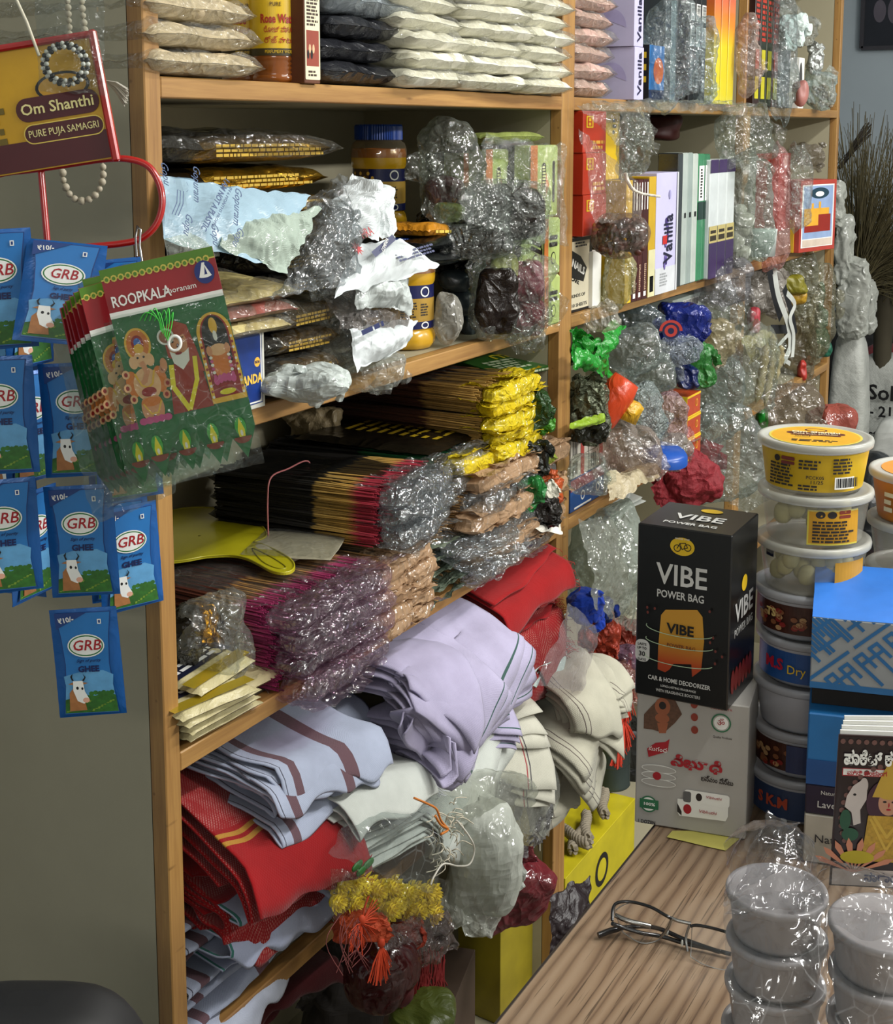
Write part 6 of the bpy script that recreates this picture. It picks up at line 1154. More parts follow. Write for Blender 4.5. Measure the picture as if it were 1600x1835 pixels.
# ---------------- folded cloths on the low shelf ----------------
def towel(name, label, pos, w_, dep, n, gap, m, seed, rot=(0, 0, 0), group=None, droop=0.0, d0=.03, nu=46, rag=.006, puff=.0, fringe=None, cat='towel', th=.0016, nose=.5, fan=0.0, curl=0.0, wav=.004, over=0.0):
    """cloth folded into n layers: a serpentine path front-back (y) and up (z), extruded along x"""
    r = np.random.default_rng(seed); T = thing(name, label, cat, pos, 0, group); T.rotation_euler = rot
    pts = []; h = 0.0
    for k in range(n):
        f_ = r.uniform(0, rag * 3) - fan * k; b_ = dep + r.uniform(-.01, .01); g_ = gap * r.uniform(.8, 1.2)
        if k == n - 1: f_ -= over
        ys = np.linspace(f_, b_, 9) if k % 2 == 0 else np.linspace(b_, f_, 9)
        for y in ys[1:-1]: pts.append((y, h + r.normal() * gap * .08))
        ye = ys[-1]; s_ = 1 if ye == b_ else -1
        if k < n - 1:
            pts += [(ye - s_ * .001, h + g_ * .06), (ye + s_ * g_ * nose, h + g_ * .5), (ye - s_ * .001, h + g_ * .94)]
        h += g_
    if curl:
        y0, h0 = pts[-1]; pts = pts[:-1] + [(y0 - .0 + curl * math.sin(t) * .8 - .01, h0 + curl * (1 - math.cos(t)) * .5) for t in (.3, 1, 1.8, 2.8, 3.8, 4.8)] if n % 2 == 0 else pts
    p = smooth([(a, b, 0) for a, b in pts], 3)[:, :2]; u = np.r_[0, np.cumsum(np.linalg.norm(np.diff(p, axis=0), axis=1))]
    v = np.linspace(0, 1, nu); U, Vv = np.meshgrid(u, v, indexing='ij')
    Y = np.repeat(p[:, 0][:, None], nu, 1); Z = np.repeat(p[:, 1][:, None], nu, 1); X = (Vv - .5) * w_
    q = np.stack([X, Y, Z * 3], -1)
    Z = Z + sn(q + seed, seed, 22, 2) * wav * (.4 + Z / max(h, .01)) + puff * np.sin(np.pi * Vv) * (Z / max(h, .01))
    Y = Y + sn(np.stack([X, Z * 4], -1) + seed, seed + 1, 35, 2) * rag * (Y < dep * .3)
    X = X + sn(np.stack([Y, Z * 5], -1) + seed, seed + 2, 30, 2) * rag * .9 * np.abs(Vv - .5) * 2
    dd = np.maximum(0, d0 - Y); Z = Z - droop * dd ** 1.5 * 6 ; Y = Y + droop * dd ** 1.6 * .8
    g = G(); g.grid(np.stack([X, Y, Z], -1), 0, np.stack([u[-1] - U, Vv * w_], -1)); o = g.build('cloth', m, T)
    md = o.modifiers.new('thickness', 'SOLIDIFY'); md.thickness = th; md.offset = 0
    if fringe:
        g = G(); col, side, nf, Lf = fringe
        for i in range(nf):
            j = r.integers(0, len(p)); xx = X[j, -1 if side > 0 else 0]; b = np.array([xx, Y[j, -1 if side > 0 else 0], Z[j, -1 if side > 0 else 0]]); e = b + np.array([side * Lf * r.uniform(.4, 1), r.normal() * .006 - .003, -Lf * r.uniform(.1, .8)])
            g.tube([b, (b + e) / 2 + r.normal(size=3) * .003, e], .00045, 3, cap=False)
        if fringe[0] is not None: g.build('fringe', col, T, kind='stuff')
    return T
REDC = cloth('#8c1216', ((.075, .081, '#a87c30'), (.086, .092, '#a87c30')), fleck=('#c8a098', .098), weave=500)
REDP = cloth('#861116', ((.1, .104, '#a87c30'), (.108, .112, '#a87c30')), fleck=('#b88a7c', .01), weave=500); REDS = cloth('#8c1416', ((.050, .0535, '#b08432'), (.058, .0615, '#b08432')), weave=700)
BLW = cloth('#a3abc0', ((.020, .034, '#5c3a3e'), (.118, .140, '#5c3a3e'), (.005, .0065, '#3c3a44')), across='v')
LAVC = cloth('#a9a3bd', ((.006, .0085, '#1f4a3c'),) , across='v'); LAVP = cloth('#a29cb6')
OFFW = cloth('#b4b2a4', ((.15, .152, '#8a2c34'), (.155, .157, '#3c3a40')), across='v'); CRMC = cloth('#aeab9a', ((.012, .0135, '#4a3e3c'), (.02, .0215, '#4a3e3c')), across='v')
WHT = cloth('#bcc0ba'); MESHW = cloth('#b9cdc6', weave=300, wb=.8)
fr = mat('#a8201f', .8); fy = mat('#b8822c', .8); fw = mat('#c8cbd2', .8)
def pc(px, py, y): return P(px, py, y)
gr, gl, gw = 'red towels with gold stripes', 'lavender-white dhotis', 'blue-white towels with maroon stripe'
# supporting stacks hidden below the frame rest on the fourth shelf
for i in range(6): towel('folded_towel', ords[i] + ' plain towel counting up from the low shelf under the red pile', (.14, .0, SZ4 + .002 + i * .021), .22, .26, 3, .0065, BLW, 690 + i, nu=12, group='supporting towels')
towel('crumpled_cloth', 'crumpled blue-white cloth under the red towels at the foot of the near post', [.155, -.05, pc(450, 1790, -.045)[2]], .2, .22, 5, .013, cloth('#a9b1cb', ((.0, .004, '#1f6a5a'),), across='v'), 700, (.22, .22, 0), gr + ' pile base', droop=1.6, rag=.014, wav=.012, fringe=(fw, 1, 160, .02), th=.002, nose=.9)
towel('crumpled_cloth', 'lower teal-edged white cloth poking out beneath the crumpled blue-white one', [.15, -.03, pc(500, 1835, -.03)[2]], .2, .2, 3, .012, cloth('#b0b6c8', ((.0, .012, '#1f7a6a'),), across='u'), 701, (.2, .2, .1), None, droop=1.5, rag=.012, wav=.01)
towel('dark_red_cloth', 'dark maroon cloth behind the teal-edged white cloth', pc(560, 1815, .03), .18, .2, 3, .014, cloth('#4a1418'), 702, (.2, .2, 0), None, droop=1., rag=.01)
for i, (a, b, d_, n_) in enumerate(((452, 1790, 1.2, 4), (455, 1758, 1.0, 4), (462, 1728, .8, 4))):
    towel('red_towel', ('lowest', 'second lowest', 'third')[i] + ' crumpled red and gold towel in the big pile by the near post', [.15 + .003 * i, -.04 + .004 * i, pc(a, b, -.06)[2]], .205, .24, n_, .0095, REDP if i < 2 else REDC, 705 + i, (.34, .27, .03 * i), gr, droop=d_, rag=.016, wav=.009, nose=1.0, fringe=((fr, fy)[i == 1], 1, 320, .024), th=.002)
T = towel('red_towel', 'top red towel with woven gold stripes draped toward the aisle, near post', [.156, -.06, pc(462, 1665, -.06)[2]], .225, .30, 4, .012, REDC, 710, (.42, .28, .02), gr, over=.075, droop=.42, rag=.007, wav=.004, nose=.9, fringe=(fr, 1, 120, .012), th=.002)
# blue-white towels
for i, (z_, dy) in enumerate(((1462, 0), (1436, .004), (1405, -.004), (1378, .0))):
    towel('blue_white_towel', ('lowest', 'second lowest', 'second highest', 'top')[i] + ' folded blue-white towel with maroon stripe in the middle of the low shelf', pc(612, z_, -.055 + dy), .20, .23, 3, .0078, BLW, 720 + i, (.16, .13, .05 * (-1) ** i), gw, droop=.8, rag=.010, wav=.005, nose=1.0, th=.0018, curl=.02 if i in (1, 3) else 0)
towel('blue_white_towel', 'blue-white towel rising behind the top one under the incense shelf', pc(590, 1345, .03), .2, .2, 3, .011, BLW, 726, (.35, .1, 0), gw, droop=.5, rag=.006, th=.0018)
# lavender dhotis: bodies laid with fold ends to the aisle
def drape(name, label, pts, w_, m, seed, layers=5, gap=.006, group=None, cat='cloth', amp=.004, dirx=None, fringe=None, edge=.0):
    """thick folded strip running along a 3d path; pts = (px, py, y); layered like a folded length of cloth"""
    p = smooth([P(a, b, y) for a, b, y in pts], 7); c = p.mean(0); p = p - c; T = thing(name, label, cat, c, 0, group)
    t = np.gradient(p, axis=0); t /= np.linalg.norm(t, axis=1)[:, None]; side = np.cross(t, [0, 0, 1.]); side[np.linalg.norm(side, axis=1) < .2] = [1, 0, 0]
    if dirx is not None: side = np.broadcast_to(np.array(dirx, float), p.shape) - t * (t @ np.array(dirx, float))[:, None]
    side /= np.linalg.norm(side, axis=1)[:, None]; up_ = np.cross(side, t); up_ *= np.sign(up_[:, 2:3] + 1e-9)
    r = np.random.default_rng(seed); nv = 30; u = np.r_[0, np.cumsum(np.linalg.norm(np.diff(p, axis=0), axis=1))]
    for L_ in range(layers):
        h = L_ * gap; v = np.linspace(-.5, .5, nv); cut = int(len(p) - L_ * 1.7 - r.integers(0, 2))
        ww = w_ * r.uniform(.93, 1.0); prof = (1 - np.abs(2 * v) ** 6) * .5 * gap
        for s_ in (1,):
            Vx = p[:cut, None] + side[:cut, None] * (v * ww)[None, :, None] + up_[:cut, None] * (h - (1 - prof / (.5 * gap)) * gap * .9)[None, :, None]
            q = Vx + seed; Vx = Vx + up_[:cut, None] * ((sn(q, seed + L_ // 2, 28, 3) + .35 * cr(q, seed + 40 + L_, 70, 6)) * amp)[..., None] + side[:cut, None] * (sn(q, seed + 9 + L_, 22, 1) * amp * .8)[..., None] + t[:cut, None] * (sn(q, seed + 17 + L_, 40, 2) * amp * (np.linspace(0, 1, cut) ** 3)[:, None])[..., None]
            uv = np.stack(np.meshgrid(u[cut - 1] - u[:cut], (v + .5) * ww, indexing='ij'), -1)
            g = G(); g.grid(Vx, 0, uv); o = g.build('cloth_layer', m, T); md = o.modifiers.new('thickness', 'SOLIDIFY'); md.thickness = .0022; md.offset = 0
    return T
LAVE = cloth('#a9a3bd', ((.007, .0085, '#1f4a3c'),), across='u')
drape('lavender_dhoti', 'upper lavender-white folded cloth with thin green lines flowing to the aisle', [(720, 1140, .10), (765, 1135, .05), (820, 1160, .01), (872, 1198, -.035), (905, 1235, -.05), (912, 1275, -.055)], .125, LAVE, 740, 7, .0072, gl, dirx=(1, -.15, 0), amp=.005)
drape('lavender_dhoti', 'middle lavender-white folded cloth with green line drooping over the roll', [(650, 1180, .10), (710, 1175, .05), (765, 1205, .01), (812, 1250, -.035), (855, 1290, -.055), (868, 1325, -.06)], .10, LAVE, 741, 6, .0075, gl, dirx=(1, -.35, 0), amp=.004)
drape('lavender_dhoti', 'lavender-white cloth falling below the middle one with a ragged thread edge', [(800, 1230, .02), (835, 1262, -.01), (850, 1305, -.03), (858, 1345, -.045)], .13, LAVE, 742, 3, .008, gl, dirx=(1, -.2, .25), amp=.005)
drape('lavender_roll', 'puffy rounded lavender-white cloth roll above the blue-white towels', [(640, 1215, .08), (690, 1200, .03), (745, 1215, -.01), (770, 1262, -.04), (765, 1310, -.055), (742, 1352, -.05)], .13, LAVP, 743, 5, .009, gl, dirx=(1, -.1, -.15), amp=.008)
drape('lavender_roll', 'lower curled end of the lavender-white cloth over the red-lined one', [(700, 1290, .03), (750, 1300, -.02), (790, 1318, -.05), (782, 1352, -.06), (745, 1368, -.05)], .09, LAVP, 744, 4, .009, gl, dirx=(1, -.1, 0), amp=.006)
drape('lavender_dhoti', 'small folded lavender end with green line at the bottom of the heap', [(735, 1330, .0), (775, 1335, -.04), (800, 1350, -.06), (790, 1372, -.062)], .07, LAVE, 745, 4, .007, gl, dirx=(1, -.2, .2))
# off white with red line, cream cloths
drape('red_lined_cloth', 'off-white folded cloth with a red and black line in the middle of the low shelf', [(760, 1310, .06), (830, 1330, .01), (870, 1375, -.03), (880, 1440, -.055)], .21, OFFW, 750, 6, .008, None, dirx=(1, -.2, .25), amp=.006)
drape('white_cloth', 'white cloth folds beneath the red-lined one, by the clear bag', [(700, 1400, .02), (760, 1392, -.01), (850, 1420, -.04), (900, 1470, -.055)], .2, WHT, 751, 4, .009, None, dirx=(1, -.1, .2), amp=.007)
drape('cream_cloth', 'cream cloth bundle spreading out beside the middle post', [(960, 1200, .02), (1010, 1215, -.03), (1040, 1255, -.07), (1046, 1315, -.08), (1030, 1370, -.08)], .11, CRMC, 752, 5, .008, 'cream cloths', dirx=(1, -.2, .3), amp=.013)
drape('cream_cloth', 'cream cloth corner with dark stripe jutting toward the aisle', [(1020, 1230, -.02), (1070, 1215, -.07), (1105, 1245, -.10), (1112, 1285, -.11)], .08, CRMC, 753, 4, .008, 'cream cloths', dirx=(.8, .2, .3), amp=.006)
drape('cream_cloth', 'lower cream cloth tails with dark lines pointing down', [(960, 1290, .0), (1000, 1310, -.05), (1040, 1350, -.09), (1075, 1400, -.10)], .10, CRMC, 754, 4, .008, 'cream cloths', dirx=(1, 0, .4), amp=.006)
drape('cream_cloth', 'cream striped cloth hanging at the middle post below the bags', [(940, 1350, .0), (975, 1400, -.03), (985, 1450, -.05), (985, 1490, -.05)], .10, CRMC, 755, 4, .007, 'cream cloths', dirx=(1, 0, .1), amp=.006)
for i, (a, b) in enumerate(((1005, 1212), (1000, 1188), (1012, 1165), (1004, 1140))):
    towel('mesh_cloth', ords[i] + ' pale green-white netted cloth counting up, behind the cream bundle', pc(a, b, -.05 + .01 * i), .10, .12, 4, .0045, MESHW, 756 + i, (.2, -.1, .15 * (-1) ** i), 'pale netted cloths', droop=.8, rag=.012, wav=.006, nu=26)
# red towels further along
for i, (a, b, n_) in enumerate(((965, 1200, 4), (968, 1168, 4), (970, 1135, 4))):
    towel('red_towel', ('bottom', 'lower', 'middle')[i] + ' frayed red towel of the pile by the middle post', pc(a, b, -.04 + .0 * i), .21, .2, n_, .0085, REDP, 765 + i, (.22, -.02, .04 * (-1) ** i), 'red towels by the middle post', droop=1.5, rag=.014, wav=.007, nose=1, fringe=(fr, 1, 420, .03))
towel('red_towel', 'top red towel with two thin gold stripes, by the middle post', pc(985, 1092, -.055), .215, .24, 4, .010, REDS, 769, (.34, -.10, -.03), 'red towels by the middle post', droop=1.0, rag=.006, wav=.004, nose=.9, fringe=(fr, 1, 120, .012))
# white stack in clear film with twine
for i in range(6):
    towel('white_cloth_pack', ords[i] + ' thin white cloth counting up the pack tied with orange twine', pc(722, 1556 - i * 20, -.085 + .002 * i), .19, .17, 2, .0062, WHT, 775 + i, (.12, .15, 0), 'white cloths packed in clear film', droop=.3, rag=.003, wav=.002, nose=1.0, fringe=(fw, 1, 60, .015), nu=30)
T = towel('white_cloth_pack', 'top white cloth of the pack tied with orange twine', pc(712, 1446, -.075), .185, .17, 3, .008, WHT, 782, (.16, .14, 0), 'white cloths packed in clear film', droop=.5, rag=.006, wav=.003, nose=.8, fringe=(fw, 1, 80, .02))
psheet('film_sheet', 'clear film wrapped around the white cloth pack', 'film', [(590, 1530), (775, 1600), (840, 1430), (650, 1400)], (-.10, -.11, -.09, -.01), film('#e4eae8', .04, .4, 22, .7, .08), 783, amp=.003, fr=40, bulge=.02, smooth=True)
g = G(); r = np.random.default_rng(5); c = pc(800, 1500, -.10)
for k in range(46):
    a, b = r.uniform(775, 818), r.uniform(1440, 1545); d = r.uniform(8, 34); an = r.uniform(-1.2, 1.8)
    g.tube(smooth([pc(a, b, -.095), pc(a + d * .5 * math.cos(an), b + d * .5 * math.sin(an), -.103), pc(a + d * math.cos(an + .7), b + d * math.sin(an + .7), -.10)], 3) - c, .0007, 4, cap=False)
T = thing('twine_knot', 'frayed white twine ends at the side of the white cloth pack', 'twine', c); g.build('threads', mat('#c4bca8', .8), T, kind='stuff')
g = G(); g.tube(smooth([pc(a, b, -.11) for a, b in [(818, 1470), (838, 1495), (850, 1520), (842, 1548), (820, 1552), (795, 1548), (778, 1570), (772, 1585)]], 5) - c, .0012, 5); g.build('loose_string', mat('#ccc8bc', .7), T)
g = G(); g.tube(smooth([pc(a, b, -.105) for a, b in [(742, 1430), (765, 1440), (782, 1450), (790, 1470), (800, 1482)]], 5) - c, .0014, 5); g.tube(smooth([pc(a, b, -.108) for a, b in [(780, 1462), (790, 1478), (803, 1486), (790, 1495)]], 5) - c, .0016, 5); g.build('orange_twine', mat('#c8762c', .7), T)
# plastic bags hanging
PB = film('#c8ccc2', .52, .35, 20, .7, .13); 
fbag('plastic_bag', 'milky plastic bag of white cloths bulging below the red-lined cloth', 800, 1420, 935, 1640, -.08, .09, PB, 790, .006, 40, e=.8, amp=.12)
fbag('white_cloth', 'white cloth lump showing through the milky plastic bag', 815, 1450, 920, 1610, -.07, .05, WHT, 7901, .010, 40, e=.7, cat='cloth')
psheet('plastic_bag', 'clear plastic bag mouth spread over the cream cloths', 'bag', [(830, 1450), (985, 1500), (1015, 1370), (780, 1390)], (-.09, -.09, -.07, -.06), film('#cdd0c6', .25, .4, 24, .9, .1), 791, amp=.007, fr=45, bulge=.03)
psheet('plastic_bag', 'grey crinkled clear film at the side of the milky bag', 'bag', [(905, 1560), (980, 1500), (1000, 1400), (900, 1400)], (-.085, -.08, -.07, -.07), film('#9a9a9c', .35, .5, 50, 1.3, .08), 792, amp=.008, fr=80, bulge=.015)
fbag('red_bag', 'translucent dark red plastic bag hanging under the milky one', 842, 1515, 985, 1668, -.05, .07, film('#6a262c', .7, .35, 22, .9, .12), 793, .006, 40, e=.75, amp=.14, taper=-.3)
# marigold garlands, tassels, dark red bag
MG = mat('#ffe030', .6, bump=.4, bs=200, var=.18); 
T = thing('marigold_garland', 'yellow artificial marigold garland heaped in clear film under the white pack', 'garland', pc(690, 1600, -.06)); c = pc(690, 1600, -.06); r = np.random.default_rng(3)
for k in range(24):
    a, b = 600 + (k % 12) * 16 + r.uniform(-4, 4), 1580 + (k // 12) * 36 + r.uniform(-8, 8) + (k % 12) * 1.5; o_ = pc(a, b, -.075 + r.uniform(-.01, .02)) - c; R_ = r.uniform(.012, .016); g = G()
    for L_ in range(4):
        for q in range(9):
            t = 6.283 * q / 9 + L_ * .35; rr = R_ * (1 - L_ * .22); e = np.array([math.cos(t) * rr, -abs(.2 * rr) - L_ * .003, math.sin(t) * rr]); s_ = np.array([-math.sin(t), 0, math.cos(t)]) * rr * .35
            g.add([o_ + e * .3, o_ + e + s_ * .8, o_ + e * 1.15 + [0, -.002, 0], o_ + e - s_ * .8], [[0, 1, 2, 3]])
    lump(g, o_, (R_ * 1.3,) * 3, k, 10, 7, 1, .1, 200)
    g.build('flower', MG, T, smooth=False)
g = G()
for a, b in ((640, 1552), (660, 1548), (648, 1560)): lump(g, pc(a, b, -.09) - c, (.02, .004, .008), int(a), 10, 7, .8, .2, 80)
g.build('leaf', mat('#2c6a2c', .5), T, kind='stuff')
psheet('film_sheet', 'clear film over the yellow marigold garland', 'film', [(595, 1650), (790, 1655), (800, 1570), (600, 1555)], (-.095, -.10, -.10, -.09), film('#e0dcc8', .02, .4, 34, 1.1, .08, .15), 795, amp=.006, fr=60, bulge=.01)
OT = mat('#c4401a', .7)
def tassel(px, py, L_, n, label, y=-.1, top=True, spread=.3, m=OT, rr=.0007):
    c = pc(px, py, y); T = thing('tassel', label, 'tassel', c); r = np.random.default_rng(int(px)); g = G()
    for k in range(n):
        a = r.normal() * spread; e = np.array([math.sin(a) * L_, r.normal() * .004, -math.cos(a) * L_ * r.uniform(.75, 1.05)]); g.tube([(0, 0, 0), e * .5 + [r.normal() * .002, 0, .002], e], rr, 4, cap=False)
    g.build('threads', m, T, kind='stuff'); g = G(); lump(g, (0, 0, .004), (.009, .009, .012), 3, 10, 7, .9, .05, 80); g.build('knot', m, T); return T
tassel(683, 1695, .040, 60, 'orange thread tassel hanging from the garland bundle', -.11)
tassel(648, 1655, .03, 50, 'orange thread tuft between the marigolds and the hanging tassel', -.10, spread=1.2)
fbag('orange_braid', 'orange woven braid lying under the marigold film', 610, 1640, 700, 1680, -.085, .04, mat('#b0421c', .7, bump=1, bs=160), 796, .006, 120, e=.7, cat='braid'); fbag('orange_braid', 'second orange woven braid near the dark red bag', 690, 1648, 760, 1690, -.075, .04, mat('#9c3218', .7, bump=1, bs=160), 797, .006, 120, e=.7, cat='braid')
fbag('dark_red_bag', 'clear bag of dark red threads hanging under the marigolds', 608, 1670, 752, 1800, -.07, .09, film('#6a2a2a', .4, .35, 24, .8, .12), 798, .004, 50, e=.85, amp=.1, contents=(40, (.03, .03, .03), mat('#4a1214', .7), (.5, .4, .5, .9)))
psheet('film_sheet', 'shiny clear film drooping over the dark red threads', 'film', [(700, 1760), (818, 1700), (800, 1630), (660, 1660)], (-.09, -.08, -.09, -.09), film('#b09a98', .2, .5, 40, 1.2, .08), 799, amp=.008, fr=70, bulge=.015)
g = G(); r = np.random.default_rng(8); c = pc(760, 1740, -.06)
for k in range(50):
    a = r.uniform(715, 800); b = r.uniform(1690, 1730); g.tube([pc(a, b, -.06) - c, pc(a + r.normal() * 4, b + 40, -.062) - c, pc(a + r.normal() * 8, b + r.uniform(60, 110), -.06) - c], .0016, 4, cap=False)
T = thing('red_thread_tassels', 'dark red thread tassels hanging behind the clear film', 'tassels', c); g.build('threads', mat('#7a1416', .7), T, kind='stuff')
g = G(); c = pc(620, 1700, -.1)
for k in range(14):
    x = r.uniform(600, 650); g.tube(smooth([pc(x, 1640 + r.uniform(0, 30), -.1), pc(x + r.normal() * 14, 1690, -.105), pc(x + r.normal() * 16, 1720 + r.uniform(0, 30), -.1)], 4) - c, .0005, 3, cap=False)
T = thing('loose_threads', 'loose reddish threads trailing from the crumpled red towels', 'threads', c); g.build('threads', mat('#8a4a48', .8), T, kind='stuff')
# things standing low: boxes, leaf print, bucket
CB_ = mat('#3c2c1e', .8, var=.1)
T, f = carton('cardboard_box', 'open brown cardboard box low under the hanging red threads', 'box', (XA(825, .04, .4), .10, SZ5 + .001), .25, (.15, .12, float(P(845, 1725, .05)[2]) - SZ5), [0] * 6, [CB_])
T, f, w_ = stand('yellow_text_carton', 'tall yellow carton with black lettering rows, low beside the middle post', 'box', 908, 988, SZ5 + .001, .40, .03, .08, [0] * 6, [mat('#8c7e18', .5)], rz=-.1)
fine(T, f['front'], w_ * .5, .23, w_ * .92, .36, 12, mat('#2c280c', .5), 5, fill=.45); txt(T, f['front'], '8 YEARS WARRANTY', w_ * .66, .375, .004, mat('#2c280c', .5), w=w_ * .5); flat(T, f['front'], [(ell(w_ * .3, .34, .014, .016), 0)], [BLACK], 'print')
fbag('leaf_print_packet', 'yellow-green printed packet lying at the very bottom under the red threads', 700, 1792, 818, 1850, -.08, .08, crink('#46501c', .4, 0, 40, .6), 801, .003, 60, e=.7, amp=.1, cat='packet')
T, f, w_ = stand('yellow_box', 'yellow box with black badge under the tall grey can, middle bay', 'box', 1013, 1138, SZ5 + .001, .172, .004, .2, [0] * 6, [mat('#b8aa18', .45)], rz=0, pxz=.27)
flat(T, f['front'], [(ell(w_ * .5, .11, .03, .03), 0), (ell(w_ * .5, .11, .02, .02), 1)], [BLACK, mat('#c0b218', .4)], 'badge'); fine(T, f['front'], w_ * .1, .02, w_ * .5, .05, 3, mat('#3c380c', .5), 3)
T = thing('metal_can', 'dull grey-green cylindrical can standing on the yellow box', 'can', (XA(1094, .065, .3), .065, SZ5 + .174)); CAN = mat('#3f4a48', .4, metal=.5, var=.25, vs=12)
G().lathe([(0, .001), (.036, .001), (.0375, .003), (.0365, .006), (.0365, .13), (.038, .133), (.0365, .136), (.034, .136), (.034, .12), (0, .12)], 40).build('can_body', CAN, T); G().lathe([(.0367, .045), (.0372, .047), (.0367, .049)], 40).build('ridge', CAN, T)
for k, (a, b, L_, an) in enumerate(((1036, 1500, .09, .2), (1050, 1520, .09, .5), (1030, 1520, .07, 1.2), (1080, 1528, .09, .45))):
    c = P(a, b, .03) * [1, 1, 0] + [0, 0, SZ5 + .184 + .004 * k]; T = thing('coir_rope', 'twisted pale rope piece on the yellow box, %s' % ('back', 'middle', 'near the post', 'away from the post')[k], 'rope', c, an, 'rope pieces'); g = G()
    t = np.linspace(0, 1, 40)
    for s_ in range(5): g.tube(np.stack([(t - .5) * L_, .006 * np.cos(t * 14 + s_ * 1.26) + .004 * np.sin(t * 5), .006 * np.sin(t * 14 + s_ * 1.26) + .002], -1), .0042, 7)
    g.build('strands', mat('#8c8270', .85, bump=.8, bs=200), T)
# middle bay: white film bags, blue and orange cloth, garland
fbag('plastic_bag', 'big milky plastic bag under the blue toothpaste-style carton' if 0 else 'big milky plastic bag filling the bay right under the blue carton', 1022, 905, 1150, 1080, -.02, .12, film('#c0cabf', .42, .45, 26, .9, .1), 810, .008, 45, e=.75)
psheet('plastic_bag', 'clear film bag edge sloping behind the tall black carton', 'bag', [(1070, 1090), (1150, 1150), (1150, 930), (1040, 930)], (-.09, -.06, -.03, -.05), film('#c8ccc0', .25, .5, 30, 1.1, .08), 811, amp=.007, fr=60, bulge=.02)
for i in range(4): towel('white_cloth', ords[i] + ' folded white cloth counting up, between the milky bag and the red bundle', pc(1145, 935 - i * 14, -.03), .12, .15, 2, .009, WHT, 812 + i, (.15, -.05, .1 * (-1) ** i), 'white cloths in the middle bay', rag=.01, wav=.005, nu=24)
fbag('blue_cloth', 'bright blue crumpled cloth beside the frayed red towels', 1028, 1055, 1082, 1120, -.06, .05, cloth('#10308c'), 820, .008, 60, cat='cloth'); fbag('blue_cloth', 'darker blue cloth tail next to the bright blue one', 1060, 1075, 1100, 1115, -.06, .04, cloth('#0c2468'), 821, .008, 60, cat='cloth')
fbag('orange_red_cloth', 'glittery orange-red cloth under the blue cloth', 1045, 1095, 1110, 1170, -.05, .05, crink('#8a2a14', .35, .2, 60, 1.1), 822, .008, 60, cat='cloth'); fbag('orange_red_cloth', 'second glittery red cloth next to the tall black carton', 1095, 1105, 1150, 1175, -.04, .05, crink('#7a2414', .35, .2, 60, 1.1), 823, .008, 60, cat='cloth')
fbag('mauve_bag', 'mauve translucent bag below the glittery red cloths', 1070, 1160, 1140, 1215, -.05, .05, film('#8a6a80', .5, .4, 30), 824, .007, 60)
for k, (a, b, L_) in enumerate(((1100, 1235, .06), (1122, 1225, .07), (1095, 1275, .06), (1118, 1290, .055), (1108, 1325, .045), (1128, 1180, .06))):
    tassel(a, b, L_, 90, 'fluffy orange-red garland tuft, %s behind the cream cloths' % ('upper near', 'upper far', 'middle near', 'middle far', 'lowest', 'topmost')[k], -.07, spread=.35, m=mat('#b83218', .7), rr=.0011)
fbag('film_bag', 'clear film pouch over the orange-red garland by the grey carton', 1090, 1195, 1140, 1260, -.08, .04, film('#d8a090', .2, .5, 40), 830, .006, 80)
psheet('film_sheet', 'clear film falling beside the frayed red towels', 'film', [(960, 1230), (1045, 1240), (1075, 1130), (1020, 1080)], (-.08, -.09, -.08, -.07), film('#d0ccd0', .16, .4, 24, .8, .1), 831, amp=.004, fr=45, bulge=.01)
psheet('dark_bag', 'dark maroon bag hanging below the middle post by the table', 'bag', [(985, 1800), (1050, 1640), (1060, 1570), (985, 1600)], (-.1, -.12, -.1, -.08), crink('#1c1014', .4, 0, 20, .6), 832, amp=.008, fr=50, bulge=.02)

for k, (a, b, c_, d, yy) in enumerate(((1012, 1380, 1085, 1500, .16), (1075, 1330, 1150, 1470, .2), (1040, 1290, 1150, 1400, .22))): fbag('black_sack', ('black sack in the dark behind the metal can', 'second black sack deeper behind the metal can', 'black sack higher behind the orange-red garland')[k], a, b, c_, d, yy, .12, crink('#0d0e0e', .5, 0, 16, .5), 840 + k, .006, 40, e=.5, cat='sack')  # near-black lumps added to darken the bay interior, in place of shade

for k, (a, b, c_, d, yy) in enumerate(((560, 1720, 700, 1835, .2), (700, 1660, 830, 1800, .24), (860, 1560, 960, 1700, .24))): fbag('dark_sack', ('dark cloth sack in the shadow under the red pile', 'dark cloth sack in the shadow behind the cardboard box', 'dark cloth sack behind the tall yellow carton')[k], a, b, c_, d, yy, .14, mat('#1c1714', .8), 845 + k, .006, 40, e=.5, cat='sack')  # dark lumps added so the pale low interior looks shaded
# ---------------- goods on the counter table ----------------
def zat(px, py, x, y):
    v = P(px, py, y); return float(v[2])
def boxon(name, label, A, B, z0, z1, dep, mats, fm, group=None):
    """carton whose front base edge runs from A to B (world xy)"""
    A, B = np.array(A[:2]), np.array(B[:2]); u = B - A; w_ = float(np.linalg.norm(u)); a = math.atan2(u[1], u[0]); n = np.array([-math.sin(a), math.cos(a)])
    c = (A + B) / 2 + n * dep / 2; return carton(name, label, 'box', (c[0], c[1], z0), a, (w_, dep, z1 - z0), fm, mats, group, .0012) + (w_,)
A = Q(1137, 1475, TZ); B = Q(1335, 1507, TZ); zt = zat(1137, 1245, 0, A[1]); VB = mat('#a5a29c', .45, var=.04)
T, f, w_ = boxon('paste_carton', 'white carton with red Telugu lettering standing on the counter under the black box', A, B, TZ + .001, zt, .085, [VB], [0] * 6)
F_ = f['front']; H = zt - TZ; s_ = w_ / 198.0
def vb(px, py): return ((px - 1137) * s_, H - (py - 1245 - (px - 1137) * .13) * (H / 232.0))
